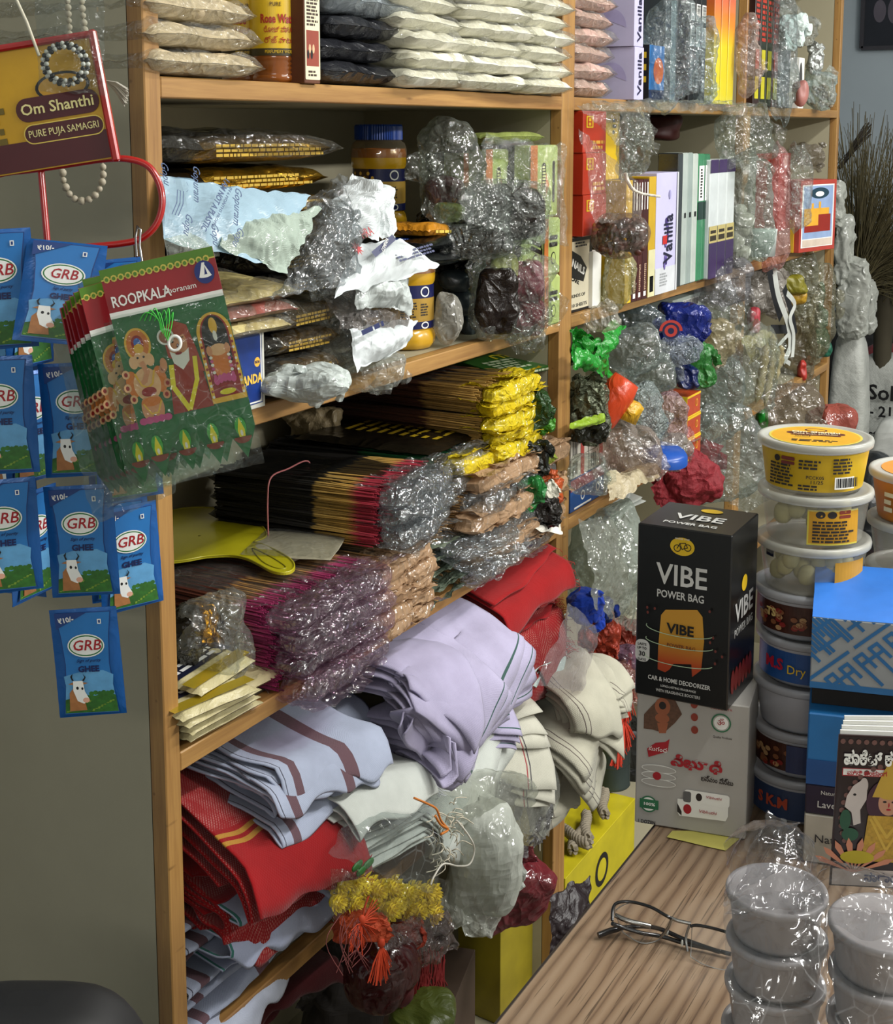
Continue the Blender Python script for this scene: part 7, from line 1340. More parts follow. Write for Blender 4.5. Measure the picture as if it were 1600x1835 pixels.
R1 = mat('#a01c28', .4); DKP = mat('#221c1c', .4); GRP = mat('#2c6a48', .4)
S = [([vb(1150, 1310), vb(1150, 1285), vb(1166, 1268), vb(1186, 1250), vb(1206, 1262), vb(1218, 1285), vb(1206, 1300), vb(1186, 1318), vb(1166, 1312)], 0), (ell(*vb(1183, 1272), .0075, .009), 1), (ell(*vb(1183, 1270), .0035, .004), 2), (ell(*vb(1183, 1292), .007, .005), 1), ([vb(1174, 1300), vb(1194, 1300), vb(1190, 1318), vb(1178, 1318)], 1)]
S += [(ell(*vb(1287, 1300), .0095, .0095), 3), (ell(*vb(1287, 1300), .0080, .0080), 4), (ell(*vb(1287, 1300), .0068, .0068), 5)]
S += [([vb(1157, 1345), vb(1172, 1335), vb(1190, 1333), vb(1197, 1328), vb(1194, 1350), vb(1160, 1360)], 6)]
S += [(ell(*vb(x, y), .0034, .004), 7) for x, y in ((1239, 1268), (1240, 1290), (1241, 1312))]
S += [(ell(*vb(1179, y), .017, .0042), 5) for y in (1381, 1393, 1405)] + [(ell(*vb(1179, y), .0163, .0034), 4) for y in (1381, 1393, 1405)] + [(ell(*vb(1176, 1393), .0042, .0042), 6)]
S += [(ell(*vb(1162, 1443), .0085, .0085), 3), (ell(*vb(1162, 1443), .0070, .0070), 5), (rect(vb(1146, 1449)[0], vb(1146, 1449)[1], vb(1180, 1437)[0], vb(1180, 1437)[1]), 3)]
S += [([vb(1214, 1455), vb(1214, 1432), vb(1304, 1442), vb(1304, 1462), vb(1300, 1470), vb(1218, 1462)], 5), ([vb(1214, 1455), vb(1214, 1440), vb(1222, 1455), vb(1222, 1462)], 2), (rrect(vb(1226, 1437)[0], vb(1226, 1437)[1], vb(1306, 1420)[0], vb(1306, 1424)[1] - .001, .003), 5), (rrect(vb(1224, 1437)[0], vb(1224, 1437)[1], vb(1238, 1420)[0], vb(1238, 1420)[1], .002), 8), (ell(*vb(1232, 1450), .004, .005), 6), (ell(*vb(1252, 1429), .003, .004), 2)]
flat(T, F_, S, [mat('#5c4030', .5, var=.3, vs=300), mat('#9c5a3c', .5), DKP, GRP, VB, WHITE, R1, mat('#8a3424', .5), mat('#5c5c5c', .4)], 'front_print', zs=.00003)
txt(T, F_, '\u0c35\u0c3f\u0c2d\u0c42\u0c27\u0c3f', vb(1246, 1372)[0], vb(1246, 1372)[1], .0105, R1, w=.050, bold=.06, z=.0012, rot=-.03)
txt(T, F_, '\u0c2d\u0c38\u0c4d\u0c2e\u0c02 \u0c2a\u0c47\u0c38\u0c4d\u0c1f\u0c41', vb(1283, 1400)[0], vb(1283, 1400)[1], .0050, DKP, w=.031, bold=.03, z=.0012, rot=-.03); txt(T, F_, '\u0c38\u0c41\u0c17\u0c02\u0c27', *vb(1177, 1346), .0042, WHITE, w=.018, z=.0014)
txt(T, F_, '\u0950', *vb(1287, 1300), .0062, R1, z=.0014); txt(T, F_, 'MANIKANTA', *vb(1287, 1276), .0024, R1, w=.02, z=.001); txt(T, F_, 'Quality Products', *vb(1290, 1325), .0022, DKP, w=.018, z=.001); txt(T, F_, '100%', *vb(1163, 1443), .0030, WHITE, w=.011, z=.0014, bold=.03)
txt(T, F_, '1 DOZEN', *vb(1159, 1475), .0036, DKP, w=.017, z=.001, bold=.03); txt(T, F_, 'Vibhuthi', *vb(1268, 1455), .0034, R1, w=.017, shear=.2, z=.0014); txt(T, F_, 'Vibhuthi', *vb(1278, 1430), .0028, R1, w=.015, shear=.2, z=.0014)
A2 = Q(1137, 1242, zt + .001); B2 = Q(1303, 1275, zt + .001); z2 = zat(1133, 944, 0, A2[1]); BK = mat('#0a0a0b', .32, var=.1, coat=.15)
T, f, w_ = boxon('deodorizer_box', 'tall black printed carton with amber device picture, stacked on the white carton', A2, B2, zt + .001, z2, .088, [BK], [0] * 6)
F_ = f['front']; H = z2 - zt; WT = mat('#c8c8c4', .4)
def vp(px, py): return ((px - 1133) / 172 * w_, H - (py - 944 - (px - 1133) * .15) / 300 * H)
am = NT('amber_print'); b = am.n('ShaderNodeBsdfPrincipled'); sp = am.n('ShaderNodeSeparateXYZ'); am.l(am.co(), sp.inputs[0]); am.l(am.ramp(am.math('MULTIPLY', sp.outputs[2], 1 / H), [(.1, '#8a2c14'), (.22, '#a8401a'), (.36, '#b8862a'), (.42, '#c08c30')]), b.inputs[0]); b.inputs['Roughness'].default_value = .35; am.l(b.outputs[0], am.out.inputs[0])
S = [([vp(1176, 1200), vp(1176, 1160), vp(1180, 1105), vp(1188, 1096), vp(1246, 1096), vp(1256, 1108), vp(1260, 1150), vp(1256, 1200), vp(1240, 1212), vp(1238, 1190), vp(1205, 1190), vp(1198, 1200), vp(1190, 1205)], 0), (ell(*vp(1216, 988), .0120, .0088), 1), (rrect(vp(1133, 1192)[0], vp(1133, 1185)[1], vp(1160, 1150)[0], vp(1160, 1150)[1], .006), 2)]
S += [(q, 3) for c0, c1 in ((988, .0035), ) for xx in (1207, 1226) for q in band([(vp(xx, 990)[0] + .0032 * math.cos(t), vp(xx, 990)[1] + .0032 * math.sin(t)) for t in np.linspace(0, 6.28, 14)], .0008)] + [(q, 3) for q in band([vp(1207, 990), vp(1212, 982), vp(1222, 982), vp(1226, 990), vp(1216, 992), vp(1212, 982)], .0008)]
S += [(q, 4) for dy, ry in ((0, 12), (22, 10), (52, 10)) for q in band([vp(1216 + 62 * math.cos(t), 1130 + dy + ry * math.sin(t) - 18 * math.cos(t) * -.5) for t in np.linspace(.2, 3.3, 26)], .0007)]
rr_ = np.random.default_rng(2)
for k in range(26):
    x, y = rr_.uniform(1140, 1300), rr_.uniform(1085, 1215)
    if 1172 < x < 1262: continue
    S.append((ell(*vp(x, y), .0012, .0016, 6), 5))
flat(T, F_, S, [am.m, YEL, WT, BLACK, mat('#a8c0a0', .4), mat('#6a2c24', .5)], 'front_print', zs=.00003)
for s, x, y, h, ww in (('VIBE', 1217, 1040, .0205, .050), ('POWER BAG', 1215, 1073, .0075, .046)): txt(T, F_, s, *vp(x, y), h, WT, w=ww, bold=.02, z=.001)
txt(T, F_, 'VIBE', *vp(1217, 1131), .0098, BLACK, w=.027, bold=.04, z=.0016); txt(T, F_, 'POWER BAG', *vp(1219, 1160), .0038, mat('#5c2412', .5), w=.028, z=.0016); txt(T, F_, 'CAR & HOME DEODORIZER', *vp(1216, 1222), .0044, WT, w=.062, z=.001, bold=.02); txt(T, F_, 'LONG-LASTING FRAGRANCE', *vp(1215, 1233), .0022, WT, w=.035, z=.001); txt(T, F_, 'WITH FRAGRANCE BOOSTERS', *vp(1215, 1242), .0030, WT, w=.044, z=.001)
for s, y, h in (('LASTS', 1156, .0024), ('UP TO', 1163, .0024), ('30', 1173, .0048), ('DAYS', 1183, .0024)): txt(T, F_, s, *vp(1146, y), h, BLACK, z=.001, bold=.02)
txt(T, F_, 'SINCE 1948', *vp(1216, 975), .0016, WT, w=.014, z=.001)
tp = f['top']; txt(T, tp, 'VIBE', tp.w * .52, tp.h * .45, .018, WT, w=.05, bold=.02); txt(T, tp, 'POWER BAG', tp.w * .5, tp.h * .18, .007, WT, w=.052, bold=.01); flat(T, tp, [(ell(tp.w * .55, tp.h * .8, .011, .007), 0)], [YEL], 'round_logo')
sd = f['right']; txt(T, sd, 'VIBE', sd.w * .5, H * .52, .02, mat('#a8a8a6', .4), w=.06, bold=.02); txt(T, sd, 'POWER BAG', sd.w * .5, H * .41, .008, mat('#a8a8a6', .4), w=.06); flat(T, sd, [(ell(sd.w * .5, H * .66, .009, .008), 0)] + [(ell(sd.w * (.15 + .13 * k), H * .14, .006, .012), 1) for k in range(6)], [YEL, mat('#6a1c18', .4)], 'print')
fbag('paper_note', 'x', 0, 0, 1, 1, 0, 1, CLEAR, 0) if 0 else None
q4 = [Q(1195, 1500, TZ + .0012), Q(1300, 1524, TZ + .0012), Q(1340, 1490, TZ + .0012), Q(1205, 1488, TZ + .0012)]; c = sum(q4) / 4; g = G(); sheet(g, [q - c for q in q4], 12, 8, 2, .0003, 40, 0, 0); o = g.build('paper_note', mat('#b8b05a', .5), loc=c); tag(o, 'yellow-white paper slip sticking out under the white carton', 'paper')
# tubs
TP = NT('frosted_plastic'); b = TP.n('ShaderNodeBsdfPrincipled'); b.inputs['Base Color'].default_value = rgb('#b9b8b0'); b.inputs['Roughness'].default_value = .3; b.inputs['Alpha'].default_value = .55; TP.l(b.outputs[0], TP.out.inputs[0])
def frost(col, al, ro=.3):
    t = NT('frosted_plastic'); b = t.n('ShaderNodeBsdfPrincipled'); b.inputs['Base Color'].default_value = rgb(col); b.inputs['Roughness'].default_value = ro; b.inputs['Alpha'].default_value = al; t.l(b.outputs[0], t.out.inputs[0]); return t.m
LIDM = frost('#c2c2ba', .62); TUBC = frost('#b4b2a6', .30, .18); TUBG = frost('#a9aab0', .85)
LIDG = frost('#a4a6ac', .85); TUBW = frost('#9c9694', .94, .4); LIDW = frost('#a8a4a4', .95, .38)
def tub(name, label, c, R, h, mb, ml, group, ang=0, tex=None):
    T = thing(name, label, 'tub', c, ang, group); g = G(); g.lathe([(0, .0015), (R * .76, .0015), (R * .80, .0), (R * .82, .003), (R * .93, h * .86), (R * .93, h * .9)], 48); g.build('tub_body', mb, T)
    g = G(); g.lathe([(R * .93, h * .84), (R * .97, h * .82), (R * .99, h * .84), (R, h * .92), (R * .985, h * .97), (R * .95, h * .985), (R * .9, h * .975), (R * .88, h * .955), (R * .3, h * .95), (0, h * .95)], 56); g.build('lid', ml, T); return T
AC = -1.347; R_ = .0555; HT = .0505; c0 = Q(1437, 1478, TZ); u_ = (c0[:2] - CAM[:2]) / np.linalg.norm(c0[:2] - CAM[:2]); cx, cy = c0[:2] + u_ * R_ * .7
ptop = cx, cy
gt = 'round plastic tubs stacked in a tower'
labs = ('bottom tub of the tower with blue and red lettered label', 'second tub up the tower, nut picture label', 'third tub up the tower, plain grey without print', 'fourth tub up the tower with blue dry fruit label', 'fifth tub up the tower with brown nut picture label', 'sixth tub up, clear with pale lumps, label turned away', 'seventh tub up, clear with yellow printed label at one side', 'topmost tub of the tower, fully wrapped in yellow label')
CHK = mat('#b4ac74', .6, var=.12)
offs = ((.002, .004), (.003, .002), (.0, .001), (.001, -.001), (0, .003), (-.004, -.001), (-.003, -.001), (.001, .002)); zz = TZ + .0005
for k in range(8):
    T = tub('plastic_tub', labs[k], (cx + offs[k][0], cy + offs[k][1], zz), R_ if k > 4 else R_ * .97, HT if k > 4 else HT * .96, TUBC if k > 4 else TUBG, LIDM if k > 4 else LIDG, gt); zz += (HT if k > 4 else HT * .96) - .0012
    f = cylface(R_ * .885, AC); f2 = cylface(R_ * .905, AC)
    if k == 7:
        g = G(); g.lathe([(R_ * .83, .0035), (R_ * .925, HT * .82)], 60); g.build('label_sleeve', mat('#c4a018', .4), T, smooth=True); f2 = cylface(R_ * .925, AC)
        cfine(T, f2, -.046, .008, -.018, .030, 7, DKP, 1); cfine(T, f2, -.014, .026, .008, .036, 3, DKP, 2); cfine(T, f2, -.014, .006, .004, .012, 2, DKP, 3); cfine(T, f2, .018, .022, .042, .038, 5, DKP, 4)
        cflat(T, f2, [(ell(-.037, .034, .0035, .0032), 0), (rrect(-.032, .0335, -.018, .037, .001), 1), (rrect(-.032, .0295, -.018, .0325, .001), 1)], [DKP, mat('#6a2418', .4)], 'logo', z=.0006); ctxt(T, f2, 'PCCK05', .0015, .019, .0032, DKP, w=.0165, z=.0012, bold=.02); ctxt(T, f2, '11/25', .003, .0145, .0032, DKP, w=.0115, z=.0012, bold=.02)
        S = [(rect(.020, .008, .041, .0195), 0)]; x = .0215
        for q in range(13): l = .0006 + .0006 * ((q * 7) % 3); S.append((rect(x, .0095, x + l, .0185), 1)); x += l + .0007
        cflat(T, f2, S, [WHITE, BLACK], 'barcode', z=.0006)
        ft = Face((0, 0, HT * .957), (math.cos(AC), math.sin(AC), 0), (-math.sin(AC), math.cos(AC), 0), 0, 0); flat(T, ft, [(ell(0, 0, R_ * .8, R_ * .8, 40), 0), (ell(0, 0, R_ * .76, R_ * .76, 40), 1), (rrect(-.028, .006, .028, .016, .004), 2), (rrect(-.024, .0, .024, .0052, .002), 2), (ell(0, .026, .011, .007), 2), (ell(0, .026, .009, .005), 1)], [mat('#c9bb52', .4), mat('#cf9c22', .4), mat('#5a2418', .4)], 'lid_label', z=.0002)
        txt(T, ft, 'Om Shanthi', 0, .011, .0065, CREAMP, w=.046, z=.0014, bold=.03); txt(T, ft, 'PURE PUJA SAMAGRI', 0, .0026, .003, CREAMP, w=.042, z=.0014); txt(T, ft, 'WICKS', -.012, -.008, .0035, DKP, z=.0014); fine(T, ft, -.022, -.028, .022, -.018, 2, DKP, 3)
    elif k >= 5:
        g = G(); r = np.random.default_rng(k)
        for q in range(22):
            a = r.uniform(0, 6.28); rr = R_ * .62 * math.sqrt(r.uniform(0, 1)); lump(g, (rr * math.cos(a), rr * math.sin(a), r.uniform(.010, .034)), (.021, .017, .02), q, 10, 8, .8, .08, 60)
        g.build('contents', CHK, T, kind='stuff')
        if k == 6: cflat(T, f2, [(rect(-.006, .004, .046, .038), 0), (rect(-.0045, .0055, .046, .0365), 1), (ell(.006, .0335, .0045, .0035), 2), (ell(.017, .0335, .0045, .0035), 2), (rrect(.024, .034, .036, .0375, .001), 3), (rrect(.024, .030, .036, .033, .001), 3)], [mat('#cabb40', .4), mat('#c08c1a', .4), DKP, mat('#7a2c18', .4)], 'label', zs=.0001); cfine(T, cylface(R_ * .915, AC), -.001, .006, .044, .028, 7, DKP, 9)
        if k == 5: cflat(T, f2, [(rect(.022, .004, .06, .036), 0), (rect(-.052, .034, -.040, .040), 1)], [mat('#b8861c', .4), mat('#141c34', .4)], 'label')
    elif k in (4, 1):
        nb = mat('#3c1c12', .4, var=.4, vs=90); cflat(T, f, [(rect(-.075, .008, .03, .036), 0)], [nb], 'label'); r = np.random.default_rng(k)
        cflat(T, f2, [(ell(r.uniform(-.055, .0), r.uniform(.011, .03), .0035, .0026, 8, r.uniform(0, 1), 7), i_ % 3) for i_ in range(26)], [mat('#7a4a2c', .5), mat('#a8845a', .5), mat('#7a1c18', .5)], 'nut_print', zs=0, z=.0006)
        if k == 4: ctxt(T, f2, 'TS', -.036, .026, .008, mat('#c8b070', .4), z=.0012, bold=.04)
        else: cflat(T, f2, [(rect(-.016, .008, .02, .036), 0)], [mat('#24345c', .4)], 'blue_patch', z=.0008)
    elif k in (3, 0):
        cflat(T, f, [(rect(-.075, .006, .03, .036), 0)], [mat('#1c4a86', .4) if k == 3 else mat('#2c3c5c', .4)], 'label')
        if k == 3: ctxt(T, f2, 'M.S', -.036, .022, .011, mat('#a81c34', .4), w=.022, z=.0014, bold=.05); ctxt(T, f2, 'Dry', -.012, .019, .009, YEL, w=.018, z=.0014)
        else: ctxt(T, f2, 'S K.M', -.027, .022, .011, mat('#b0462c', .4), w=.034, z=.0014, bold=.05)
# second tower: orange tub
d2 = D(1655, 950, Zd((cx, cy, 1.1)) + .02); zz = TZ + .0005; ORM = mat('#b8701e', .4)
for k in range(7):
    T = tub('plastic_tub', ('lowest clear tub of the far tower behind the blue patterned box', 'second clear tub of the far tower behind the patterned box', 'third clear tub of the far tower behind the patterned box', 'fourth clear tub of the far tower behind the patterned box', 'fifth clear tub of the far tower behind the patterned box', 'clear tub directly under the orange labelled tub', 'orange labelled tub on top of the far tower at the picture edge')[k], (d2[0], d2[1], zz), R_, HT, TUBC if k < 6 else ORM, LIDM, 'tubs of the far tower'); zz += HT - .001
    if k == 6: ft = Face((0, 0, HT * .957), (math.cos(AC), math.sin(AC), 0), (-math.sin(AC), math.cos(AC), 0), 0, 0); flat(T, ft, [(ell(0, 0, R_ * .78, R_ * .78, 40), 0)], [mat('#cc8a3c', .4)], 'lid_label'); cfine(T, cylface(R_ * .9, AC), -.046, .01, -.026, .032, 3, CREAMP, 5)
# blue patterned display box with cartons under it
A3 = Q(1438, 1545, TZ); B3 = A3 + np.array([.03, -.135, 0]); yy = A3[1]
zs_ = [zat(1443, q, 0, yy) for q in (1455, 1405, 1285, 1243, 1122)]
T, f, w_ = boxon('white_carton', 'plain white carton at the bottom beneath the dark lavender carton', A3, B3, TZ + .001, zs_[0], .08, [mat('#a9a498', .5)], [0] * 6); txt(T, f['front'], 'Naturals', .03, (zs_[0] - TZ) * .5, .008, mat('#2a2a30', .5), w=.04)
T, f, w_ = boxon('lavender_carton', 'dark purple carton lettered in white under the blue display box', A3, B3, zs_[0] + .0005, zs_[1], .08, [mat('#1c1630', .4)], [0] * 6); txt(T, f['front'], 'Lavender', .028, (zs_[1] - zs_[0]) * .35, .0065, WT, w=.034); txt(T, f['front'], 'Natural', .022, (zs_[1] - zs_[0]) * .75, .0038, WT, w=.016)
T, f, w_ = boxon('display_box', 'blue display box with grey geometric maze pattern and a dark slot', A3, B3, zs_[1] + .0005, zs_[2], .095, [mat('#1f6aa8', .45)], [0] * 6); hb = zs_[2] - zs_[1]; flat(T, f['front'], [(rect(0, 0, w_, hb * .35), 0)], [mat('#164a86', .45)], 'print')
h4 = zs_[3] - zs_[2]; h5 = zs_[4] - zs_[2]; u3 = (B3 - A3)[:2] / w_; g = G()
g.box((0, .01, hb + h4 / 2), (w_ - .004, .07, h4), fm=[0] * 6); g.build('dark_interior', mat('#15100c', .8), T, smooth=False)
g = G(); g.box((0, 0, hb + h4 + (h5 - h4) / 2), (w_, .093, h5 - h4), bev=.001); g.build('pattern_band', mat('#8a8f92', .45), T, smooth=False)
F5 = Face((-w_ / 2, -.0468, hb + h4), (1, 0, 0), (0, 0, 1), 0, 0); hh = h5 - h4; bl = mat('#1f5f94', .45); LW = .0031; S = [(rect(0, 0, w_, .006), 0)]
def clip(q, x0, y0, x1, y1):
    q = [tuple(p) for p in q]
    for ax, lim, sg in ((0, x0, 1), (0, x1, -1), (1, y0, 1), (1, y1, -1)):
        o = []
        for i, p in enumerate(q):
            r_ = q[i - 1]; a_, b_ = (r_[ax] - lim) * sg, (p[ax] - lim) * sg
            if (a_ >= 0) != (b_ >= 0): t_ = a_ / (a_ - b_); o.append((r_[0] + (p[0] - r_[0]) * t_, r_[1] + (p[1] - r_[1]) * t_))
            if b_ >= 0: o.append(p)
        q = o
        if len(q) < 3: return []
    return q
def dia(x, y): return ((x - y) * .0062 + .02, (x + y) * .0055 + .004)
for i in range(-4, 16):
    for seg in (((i * 2, -3), (i * 2, 1)), ((i * 2, 1), (i * 2 + 1, 1)), ((i * 2 + 1, 1), (i * 2 + 1, -1)), ((i * 2 - 1, 3), (i * 2 - 1, 9)), ((i * 2, 2), (i * 2 + 4, 2)) if i % 3 == 0 else ((i * 2, 4), (i * 2, 8)), ((i, i % 4 * 2), (i + 3, i % 4 * 2)), ((i + .5, 5 - i % 3), (i + .5, 8 - i % 3))):
        for q in band([dia(*p_) for p_ in seg], LW):
            q = clip(q, .0, .0, w_, hh)
            if len(q) > 2: S.append((q, 0))
flat(T, F5, S, [bl], 'maze_pattern', zs=.000004)
g = G(); sheet(g, [(-w_ / 2, -.046, h5 + hb), (w_ / 2, -.046, h5 + hb), (w_ / 2, .05, h5 + hb + .022), (-w_ / 2, .05, h5 + hb + .022)], 14, 10, 5, .0006, 40, 0, .0005); o = g.build('open_flap', mat('#2a6cc0', .5), T, smooth=False)
# booklets
mB = frame(D(1565, 1455, 1.0), -.06, -.02); fB = FP(mB); BW_, BH = .088, .115
for k in range(5):
    m4 = frame(D(1565, 1455, 1.0), -.06, -.02 + .01 * k) @ Matrix.Translation((.002 * k - .0, .0028 * k, -.0022 * k))
    T = thing('pocket_almanac', ('front dark almanac booklet with Kannada title and deity cover', 'second almanac booklet, only its white top edge showing', 'third almanac booklet, its top edge higher than the second', 'fourth almanac booklet of the leaning stack', 'rearmost almanac booklet touching the display box')[k], 'booklet', mw=m4, group='stack of pocket almanacs')
    G().box((.016, 0, 0), (BW_, BH, .0014)).build('pages', WHITE if k else mat('#2a1618', .35), T, smooth=False)
    if k == 0:
        def bp(px, py): x, y = fB(px, py); return (x, y)
        x0 = .016 - BW_ / 2; S = [(rect(x0 + .001, -BH / 2 + .014, x0 + BW_ - .001, BH / 2 - .001), 0), (rect(x0 + .0015, -BH / 2 + .001, x0 + BW_ - .001, -BH / 2 + .0135), 1), (rect(x0 + .004, BH / 2 - .0305, x0 + .038, BH / 2 - .0245), 2), (rect(x0 + .0046, BH / 2 - .0299, x0 + .0374, BH / 2 - .0251), 3)]
        for q in range(20): a = math.pi * (.25 + q / 19 * .9); S.append((ell(.011 + .034 * math.cos(a), -.004 + .040 * math.sin(a), .002, .002, 8), 4))
        for q in range(16): S.append((ell(x0 + .003 + q * .0055, BH / 2 - .0045, .0019, .002, 8), 4))
        fx, fy = .010, .008; S += [(ell(fx, fy, .016, .018), 5), ([(fx - .012, fy + .004), (fx - .006, fy + .022), (fx, fy + .034), (fx + .006, fy + .022), (fx + .012, fy + .004)], 6), (ell(fx, fy, .0075, .0095), 7), (ell(fx, fy + .0065, .0078, .004), 6), (ell(fx - .003, fy + .0008, .0014, .0008, 8), 8), (ell(fx + .003, fy + .0008, .0014, .0008, 8), 8), (ell(fx, fy - .005, .0018, .0008, 8), 2), (ell(fx, fy - .0016, .0006, .002, 6), 2)]
        S += [([(fx - .014, fy - .010), (fx + .014, fy - .010), (fx + .019, fy - .045), (fx - .017, fy - .045)], 9)] + [(q, 6) for q in band([(fx - .010, fy - .011), (fx, fy - .026), (fx + .010, fy - .011)], .0022) + band([(fx - .012, fy - .013), (fx, fy - .036), (fx + .012, fy - .013)], .0018)]
        S += [([(x - .022, y + .006) for x, y in [(.002, .006), (.006, .014), (.011, .018), (.016, .014), (.016, .004), (.012, -.004), (.013, -.014), (.008, -.016), (.006, -.006), (.001, -.002)]], 10), (ell(-.0085, .0205, .003, .006), 10), (ell(-.0145, .0135, .0012, .001, 6), 8), (ell(-.02, -.006, .004, .008, 12), 11), (ell(-.016, -.017, .006, .005), 11)]
        for q in range(8): a = .45 + q * .32; S.append(([(-.012, -.046), (-.012 + .026 * math.cos(a - .09), -.046 + .022 * math.sin(a - .09)), (-.012 + .031 * math.cos(a), -.046 + .027 * math.sin(a)), (-.012 + .026 * math.cos(a + .09), -.046 + .022 * math.sin(a + .09))], 12))
        S += [(ell(-.010, -.034, .012, .005), 13)]
        flat(T, XYF, S, [mat('#1c1014', .35, coat=.3), mat('#b4a8a0', .4), R1, WHITE, mat('#6a4a44', .5), mat('#3a1c2c', .5), mat('#b8963a', .4), mat('#b48468', .5), BLACK, mat('#a8842c', .5, var=.3, vs=300), mat('#b8aea8', .5), mat('#1f4a34', .5), mat('#b8785c', .5), mat('#a8961c', .5)], 'cover_print', z=.0009, zs=.00002)
        txt(T, XYF, '\u0caa\u0cbe\u0c95\u0cc6\u0c9f\u0ccd \u0c95\u0ccd\u0caf\u0cbe\u0cb2\u0cc6\u0c82\u0ca1\u0cb0\u0ccd', x0 + .044, BH / 2 - .017, .0095, WHITE, w=.08, bold=.05, z=.0024); txt(T, XYF, '\u0cae\u0cbf\u0ca8\u0cbf \u0caa\u0c82\u0c9a\u0cbe\u0c82\u0c97', x0 + .021, BH / 2 - .0275, .0032, R1, w=.028, bold=.03, z=.0026); txt(T, XYF, '\u0ca8\u0cbe\u0cb0\u0cbe\u0caf\u0ca3', x0 + .042, -BH / 2 + .008, .0062, NAVY, w=.036, bold=.04, z=.0024)
# small tubs in a clear bag
zz = TZ + .0005; RB_ = .0362; HB = .036; qa = Q(1394, 1592, TZ + .0005 + 4 * (HB - .0006)); qb = Q(1588, 1652, TZ + .0005 + 4 * (HB - .0006)); 
for nm, q, gr_ in (('near', qa, 'near stack'), ('far', qb, 'second stack')):
    for k in range(4):
        T = tub('small_tub', '%s small white tub %s inside the clear bag' % (('lowest', 'second lowest', 'second highest', 'topmost')[k], 'of the stack nearer the eyeglasses' if nm == 'near' else 'of the stack at the picture edge'), (q[0] + .001 * math.sin(k * 3), q[1] + .001 * math.cos(k * 2), TZ + .0005 + k * (HB - .0006)), RB_ * (1 if nm == 'near' else 1.05), HB, TUBW, LIDW, 'small white tubs in the clear bag')
c = qa; BF = film('#d6d6d8', .05, .35, 30, .7, .10, .5)
def zsheet(label, pts, seed, amp=.005, fr=60, bulge=.015, m=BF, nm='film_sheet'):
    q = [D(a, b, z) for a, b, z in pts]; cc = sum(q) / 4; T = thing(nm, label, 'film', cc, 0, 'clear bag over the small tubs'); g = G(); sheet(g, [x - cc for x in q], 54, 54, seed, amp, fr, 0, bulge, .002); g.build('film', m, T, smooth=True)
zq = Zd(qa)
zsheet('clear bag film rising to a peak above the small tub stack', [(1300, 1640, zq - .05), (1480, 1620, zq - .03), (1460, 1500, zq + .03), (1370, 1440, zq + .05)], 901, bulge=.02)
zsheet('clear bag film down the front of the small tub stack', [(1312, 1850, zq - .11), (1490, 1850, zq - .11), (1486, 1600, zq - .065), (1298, 1600, zq - .05)], 902, amp=.003, fr=40)
zsheet('clear bag film crossing over to the second small tub stack', [(1420, 1640, zq - .07), (1640, 1700, zq - .09), (1640, 1580, zq - .03), (1440, 1530, zq - .01)], 903, amp=.006, bulge=.02)
zsheet('clear bag film down the front of the second tub stack', [(1495, 1860, zq - .14), (1640, 1860, zq - .14), (1640, 1640, zq - .11), (1480, 1620, zq - .09)], 904, amp=.003, fr=40)
zsheet('clear bag side flap leaning on the white carton', [(1296, 1620, zq - .03), (1400, 1560, zq - .02), (1440, 1470, zq + .06), (1310, 1500, zq + .06)], 905, amp=.006, bulge=.02)
# eyeglasses
EG = thing('eyeglasses', 'black and silver half-rim eyeglasses lying folded on the wooden counter', 'eyeglasses', Q(1200, 1670, TZ)); c = Q(1200, 1670, TZ); FM = mat('#101114', .25, coat=.5); SM = mat('#9c9c9a', .25, metal=1)
def eg(l, z0=.012): return smooth([Q(a, b, TZ + z) - c for a, b, z in l], 6)
G().tube(eg([(1097, 1650, .020), (1098, 1630, .026), (1106, 1618, .030), (1130, 1616, .031), (1165, 1625, .031), (1192, 1640, .030), (1203, 1646, .028)]), .0014, 8).build('brow_bar', FM, EG)
G().tube(eg([(1237, 1660, .026), (1250, 1658, .028), (1280, 1664, .028), (1310, 1673, .028), (1340, 1685, .026)]), .0013, 8).build('brow_bar', FM, EG)
G().tube(eg([(1203, 1645, .028), (1215, 1650, .027), (1238, 1655, .026)]), .0015, 8).build('bridge', SM, EG)
G().tube(eg([(1204, 1646, .028), (1198, 1660, .02), (1190, 1672, .012), (1182, 1680, .006)]), .0012, 8).build('silver_rim', SM, EG); G().tube(eg([(1236, 1657, .026), (1229, 1680, .015), (1232, 1705, .006)]), .0011, 8).build('silver_rim', SM, EG)
LN = NT('lens'); a_ = LN.n('ShaderNodeBsdfTransparent'); b_ = LN.n('ShaderNodeBsdfGlossy'); b_.inputs['Roughness'].default_value = .02; m_ = LN.n('ShaderNodeMixShader', i_0=.07); LN.l(a_.outputs[0], m_.inputs[1]); LN.l(b_.outputs[0], m_.inputs[2]); LN.l(m_.outputs[0], LN.out.inputs[0])
for pts in ([(1100, 1632, .022), (1130, 1618, .03), (1170, 1628, .030), (1202, 1648, .027), (1186, 1680, .004), (1150, 1690, .001), (1112, 1668, .003)], [(1240, 1660, .026), (1280, 1665, .027), (1325, 1680, .025), (1310, 1735, .002), (1265, 1730, .001), (1234, 1712, .003)]):
    g = G(); q = eg(pts)[:-1]; n = len(q); k = q.mean(0); g.add(np.concatenate([q, [k + [0, 0, .001]]]), [[i, (i + 1) % n, n] for i in range(n)]); g.build('lens', LN.m, EG); G().tube(q, .0004, 4, closed=True).build('lens_edge', mat('#8a8c8a', .2), EG)
G().tube(eg([(1097, 1655, .016), (1110, 1660, .012), (1150, 1672, .008), (1185, 1678, .005), (1225, 1690, .004), (1270, 1700, .004), (1310, 1710, .004)]), [.0018] * 37, 8).build('temple_arm', FM, EG)
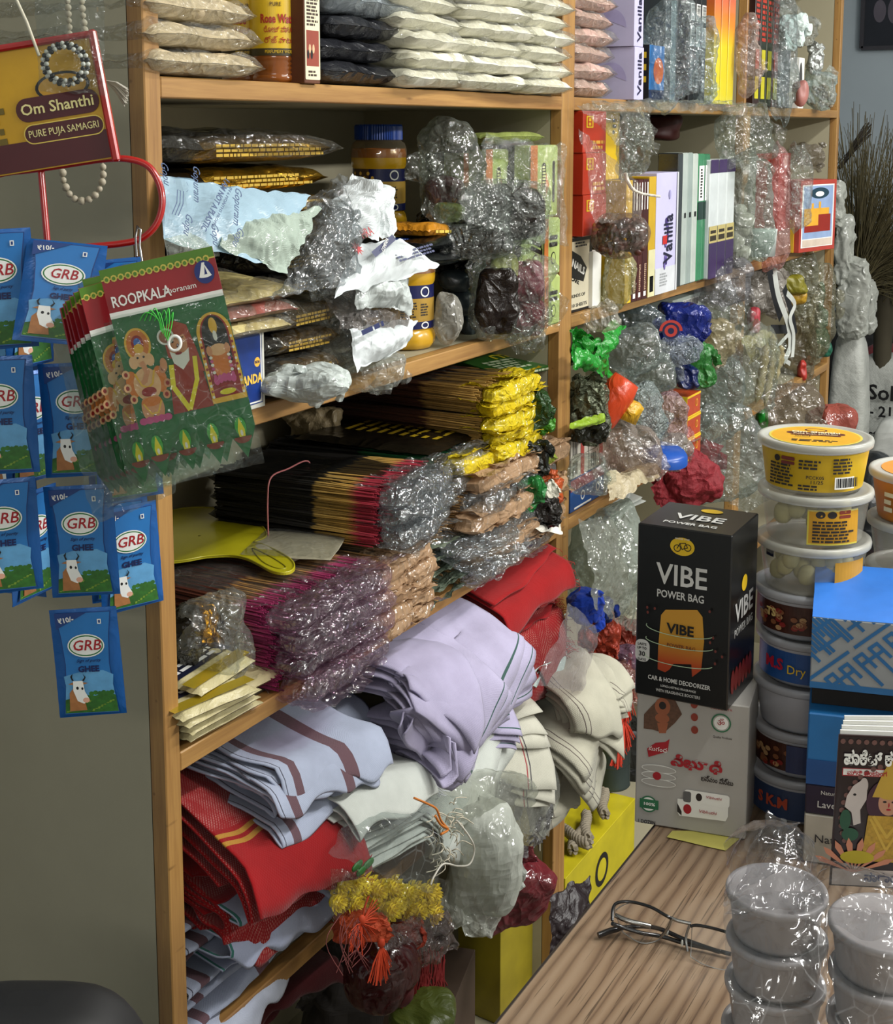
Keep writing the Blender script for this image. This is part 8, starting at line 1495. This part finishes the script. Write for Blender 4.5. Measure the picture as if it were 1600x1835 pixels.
G().tube(eg([(1072, 1676, .004), (1100, 1666, .006), (1140, 1660, .007), (1180, 1664, .008), (1230, 1685, .008), (1290, 1706, .008)]), [.0026] * 8 + [.0019] * 23, 8).build('temple_arm', FM, EG)
G().tube(eg([(1102, 1640, .018), (1125, 1650, .016), (1150, 1656, .014), (1165, 1660, .012)]), .0021, 8).build('temple_plate', SM, EG)
for a, b in ((1196, 1672), (1222, 1690)): g = G(); lump(g, Q(a, b, TZ + .008) - c, (.003, .002, .006), 4, 10, 8, .9, 0, 1); g.build('nose_pad', frost('#c8c8c0', .6), EG)
# ---------------- beyond the shelving ----------------
def W(px, py, x): return at(px, py, 0, x)
q = W(1585, 20, 4.29); s_ = Zd(q) / F; T = thing('framed_picture', 'dark framed picture of two pale figures on the blue-grey wall', 'picture', (4.285, q[1] - .02, q[2]), 0)
g = G(); w_, h_ = .19, .26
for (y, z, a, b) in ((w_ / 2, 0, .014, h_), (-w_ / 2, 0, .014, h_), (0, h_ / 2, w_, .014), (0, -h_ / 2, w_, .014)): g.box((0, y, z), (.02, a, b))
g.build('frame', mat('#2c2a30', .4), T, smooth=False); f = Face((-.004, w_ / 2, -h_ / 2), (0, -1, 0), (0, 0, 1), w_, h_)
flat(T, f, [(rect(0, 0, w_, h_), 0), (ell(.06, .13, .022, .04), 1), (ell(.11, .13, .022, .045), 1), (ell(.062, .19, .012, .016), 1), (ell(.11, .195, .012, .016), 1), (rect(.05, .225, .12, .24), 2)], [mat('#14161f', .3), mat('#4c4650', .5), mat('#2c3c50', .5)], 'picture_print')
GR = mat('#574f32', .85, var=.35, vs=40)
def broom(label, px, py, x, L_, n, seed, lean, spr=.5, droop=.5):
    c = W(px, py, x); T = thing('grass_broom', label, 'broom', c, 0, 'dry grass brooms'); g = G(); r = np.random.default_rng(seed)
    for k in range(n):
        a = lean + r.normal() * spr; b = r.normal() * .25; Lk = L_ * r.uniform(.55, 1.1); t = np.linspace(0, 1, 6); d = np.array([b, -math.sin(a), math.cos(a)])
        p = d[None] * t[:, None] * Lk + np.outer(t ** 2, [0, -math.sin(a) * .3, -droop * abs(math.sin(a)) - .05]) * Lk * r.uniform(.4, 1.4); p = p + r.normal(size=3) * .01; p[:, 1] = np.minimum(p[:, 1], .35 - c[1]); g.tube(p, np.linspace(.0018, .0008, 6), 3, cap=False)
    g.build('grass_stems', GR, T, kind='stuff'); g = G(); g.tube([(0, 0, -.35), (0, 0, -.1), (0, 0, .05)], [.022, .028, .034], 12); g.build('bound_handle', mat('#3c3626', .8), T)
broom('large dry grass broom fanned out behind the shelf end, nearer one', 1535, 520, 3.05, .5, 620, 1, .15, .45, .8); broom('second dry grass broom spreading toward the picture edge', 1585, 540, 3.2, .52, 520, 2, -.2, .5, .8)
T = thing('twig_bundle', 'thin dark twig bundle poking up above the brooms', 'twigs', W(1505, 300, 3.0)); g = G(); r = np.random.default_rng(4)
for k in range(26): e = W(1548 + r.uniform(-6, 14), 228 + r.uniform(-10, 14), 3.0) - W(1505, 300, 3.0); g.tube([r.normal(size=3) * .004, e * .5 + r.normal(size=3) * .003, e], .0013, 4, cap=False)
g.build('twigs', mat('#2c261c', .8), T, kind='stuff')
SK = NT('woven_sack'); b = SK.n('ShaderNodeBsdfPrincipled'); v = SK.co('Object', (1, 1, 1)); br = SK.n('ShaderNodeTexChecker'); br.inputs['Scale'].default_value = 260; SK.l(v, br.inputs['Vector']); c_ = SK.mix(.1, SK.ramp(SK.noise(9, v, 4), [(.3, '#8f928c'), (.7, '#b4b6b0')]), SK.mix(br.outputs['Fac'], '#80827c', '#c4c4be')); SK.l(c_, b.inputs[0]); b.inputs['Roughness'].default_value = .55; SK.l(SK.bump(SK.noise(16, v, 4), .5, .02), b.inputs['Normal']); SK.l(b.outputs[0], SK.out.inputs[0])
def sack(name, label, px, x, ztop, w_, d, seed, m=SK.m, z0=0.0, h=None):
    c = W(px, 700, x); T = thing(name, label, 'sack', (c[0], c[1], z0), 0); g = G(); h = ztop - z0; lump(g, (0, 0, h / 2), (d, w_, h), seed, 44, 40, .5, .035, 9, 0, .004, 30); g.build('sack_body', m, T); return T
pz = lambda px, py, x: float(W(px, py, x)[2])
sack('rolled_sack', 'tall white woven roll standing beside the shelf end', 1522, 2.98, pz(1520, 598, 2.98), .105, .11, 11)
T = sack('printed_sack', 'white woven sack with black stencilled letters behind the roll', 1600, 3.25, pz(1590, 628, 3.25), .24, .2, 12)
o = T; c = np.array(T.location); f = Face((-.101, .12, 0), (0, -1, 0), (0, 0, 1), 0, 0)
for s, px, py, h in (('Solv', 1588, 705, .045), ('- 21', 1580, 738, .032), ('st -', 1572, 778, .028)):
    p_ = W(px, py, 3.15); txt(T, Face((-.108, 0, 0), (0, -1, 0), (0, 0, 1), 0, 0), s, -(p_[1] - c[1]), p_[2], h, BLACK, bold=.03, z=.001)
sack('red_striped_sack', 'sack top with red stripes behind the stencilled sack', 1590, 3.45, pz(1590, 608, 3.45), .22, .2, 13, crink('#7a2c30', .5, 0, 14, .6))
sack('small_white_sack', 'small white plastic sack at the picture edge below the stencils', 1605, 3.02, pz(1600, 745, 3.02), .12, .12, 14, crink('#b0b2ae', .35, 0, 16, .5))
sack('white_sack', 'rumpled white sack low between the tubs and the roll', 1548, 3.0, pz(1560, 845, 3.0), .09, .1, 15, crink('#9fa29c', .4, 0, 16, .5))
for k, (a, b, c_, d, yv) in enumerate(((1496, 385, 1530, 500, 3), (1498, 465, 1562, 610, 3), (1530, 500, 1575, 600, 3.1), (1492, 330, 1512, 400, 2.9))):
    p0, p1 = W(a, d, yv - .1), W(c_, b, yv - .1); T = thing('hanging_bag', ('milky plastic bag loop hanging by the shelf end, upper', 'big milky plastic bag bulging over the white roll', 'milky plastic bag fold toward the brooms', 'small grey plastic bag caught beside the picture box')[k], 'bag', ((p0 + p1) / 2)); g = G(); lump(g, (0, 0, 0), (.06, abs(p1[1] - p0[1]), abs(p1[2] - p0[2])), 20 + k, 80, 60, .55, .14, 12, 0, .010, 60, ears=4); g.build('film', film('#b9bcb4', .55, .35, 20, .8, .14), T)
for k, (px, py, x, w_, h) in enumerate(((1570, 900, 2.3, .16, .5), (1590, 1000, 2.0, .2, .75), (1600, 480, 3.9, .5, .95))):
    c = W(px, py, x); T = thing('dark_bag', ('black bag on the floor past the tubs', 'dark bundle behind the tub tower', 'dark heap of sacks behind the brooms')[k], 'bag', (c[0], c[1], 0)); g = G(); zt_ = (.75, .6, 1.0)[k]; lump(g, (0, 0, zt_ / 2), (.3, w_, zt_), 30 + k, 30, 30, .7, .12, 9, 0, .006, 30); g.build('bag_body', crink('#0e1214', .3, 0, 16, .7) if k < 2 else crink('#1a1a1a', .7, 0, 9, .7), T)
# bag at the lower edge
c = D(55, 1880, .95); T = thing('black_bag', 'tall black bag whose rounded top shows at the lower corner by the shelving', 'bag', (c[0], c[1], 0), YC); zt_ = float(D(55, 1778, .95)[2]); g = G(); lump(g, (0, 0, zt_ / 2), (.2, .12, zt_), 40, 40, 40, .5, .008, 6); g.build('bag_body', mat('#0b0a0b', .6), T)
G().tube([(-.03, 0, zt_ - .012), (-.02, -.03, zt_ - .03), (.02, -.03, zt_ - .03), (.03, 0, zt_ - .012)], .006, 8).build('handle', mat('#141416', .5), T)
# fit the lettering to its printed width and turn it into plain meshes
bpy.context.view_layer.update()
for o, w_ in TXT:
    d = o.dimensions.x / max(o.scale.x, 1e-6)
    if d > 1e-6: o.scale.x = w_ / d
bpy.context.view_layer.update()
dg = bpy.context.evaluated_depsgraph_get(); seen = {}; BD = {o.name: R for o, R in BEND}
for o in [q for q in SC.objects if q.type == 'FONT']:
    k = o.data.name
    if k not in seen: seen[k] = bpy.data.meshes.new_from_object(o.evaluated_get(dg))
    me = seen[k]; n = bpy.data.objects.new('lettering', me); COL.objects.link(n); n.parent = o.parent
    n.matrix_local = o.matrix_local.copy()
    if o.name in BD:
        R = BD[o.name]; sx = o.scale.x
        for v in me.vertices:
            a = v.co.x * sx / R; zz = v.co.z; v.co.x = (R + zz) * math.sin(a) / sx; v.co.z = (R + zz) * math.cos(a) - R
    bpy.data.objects.remove(o)
bpy.context.view_layer.update()
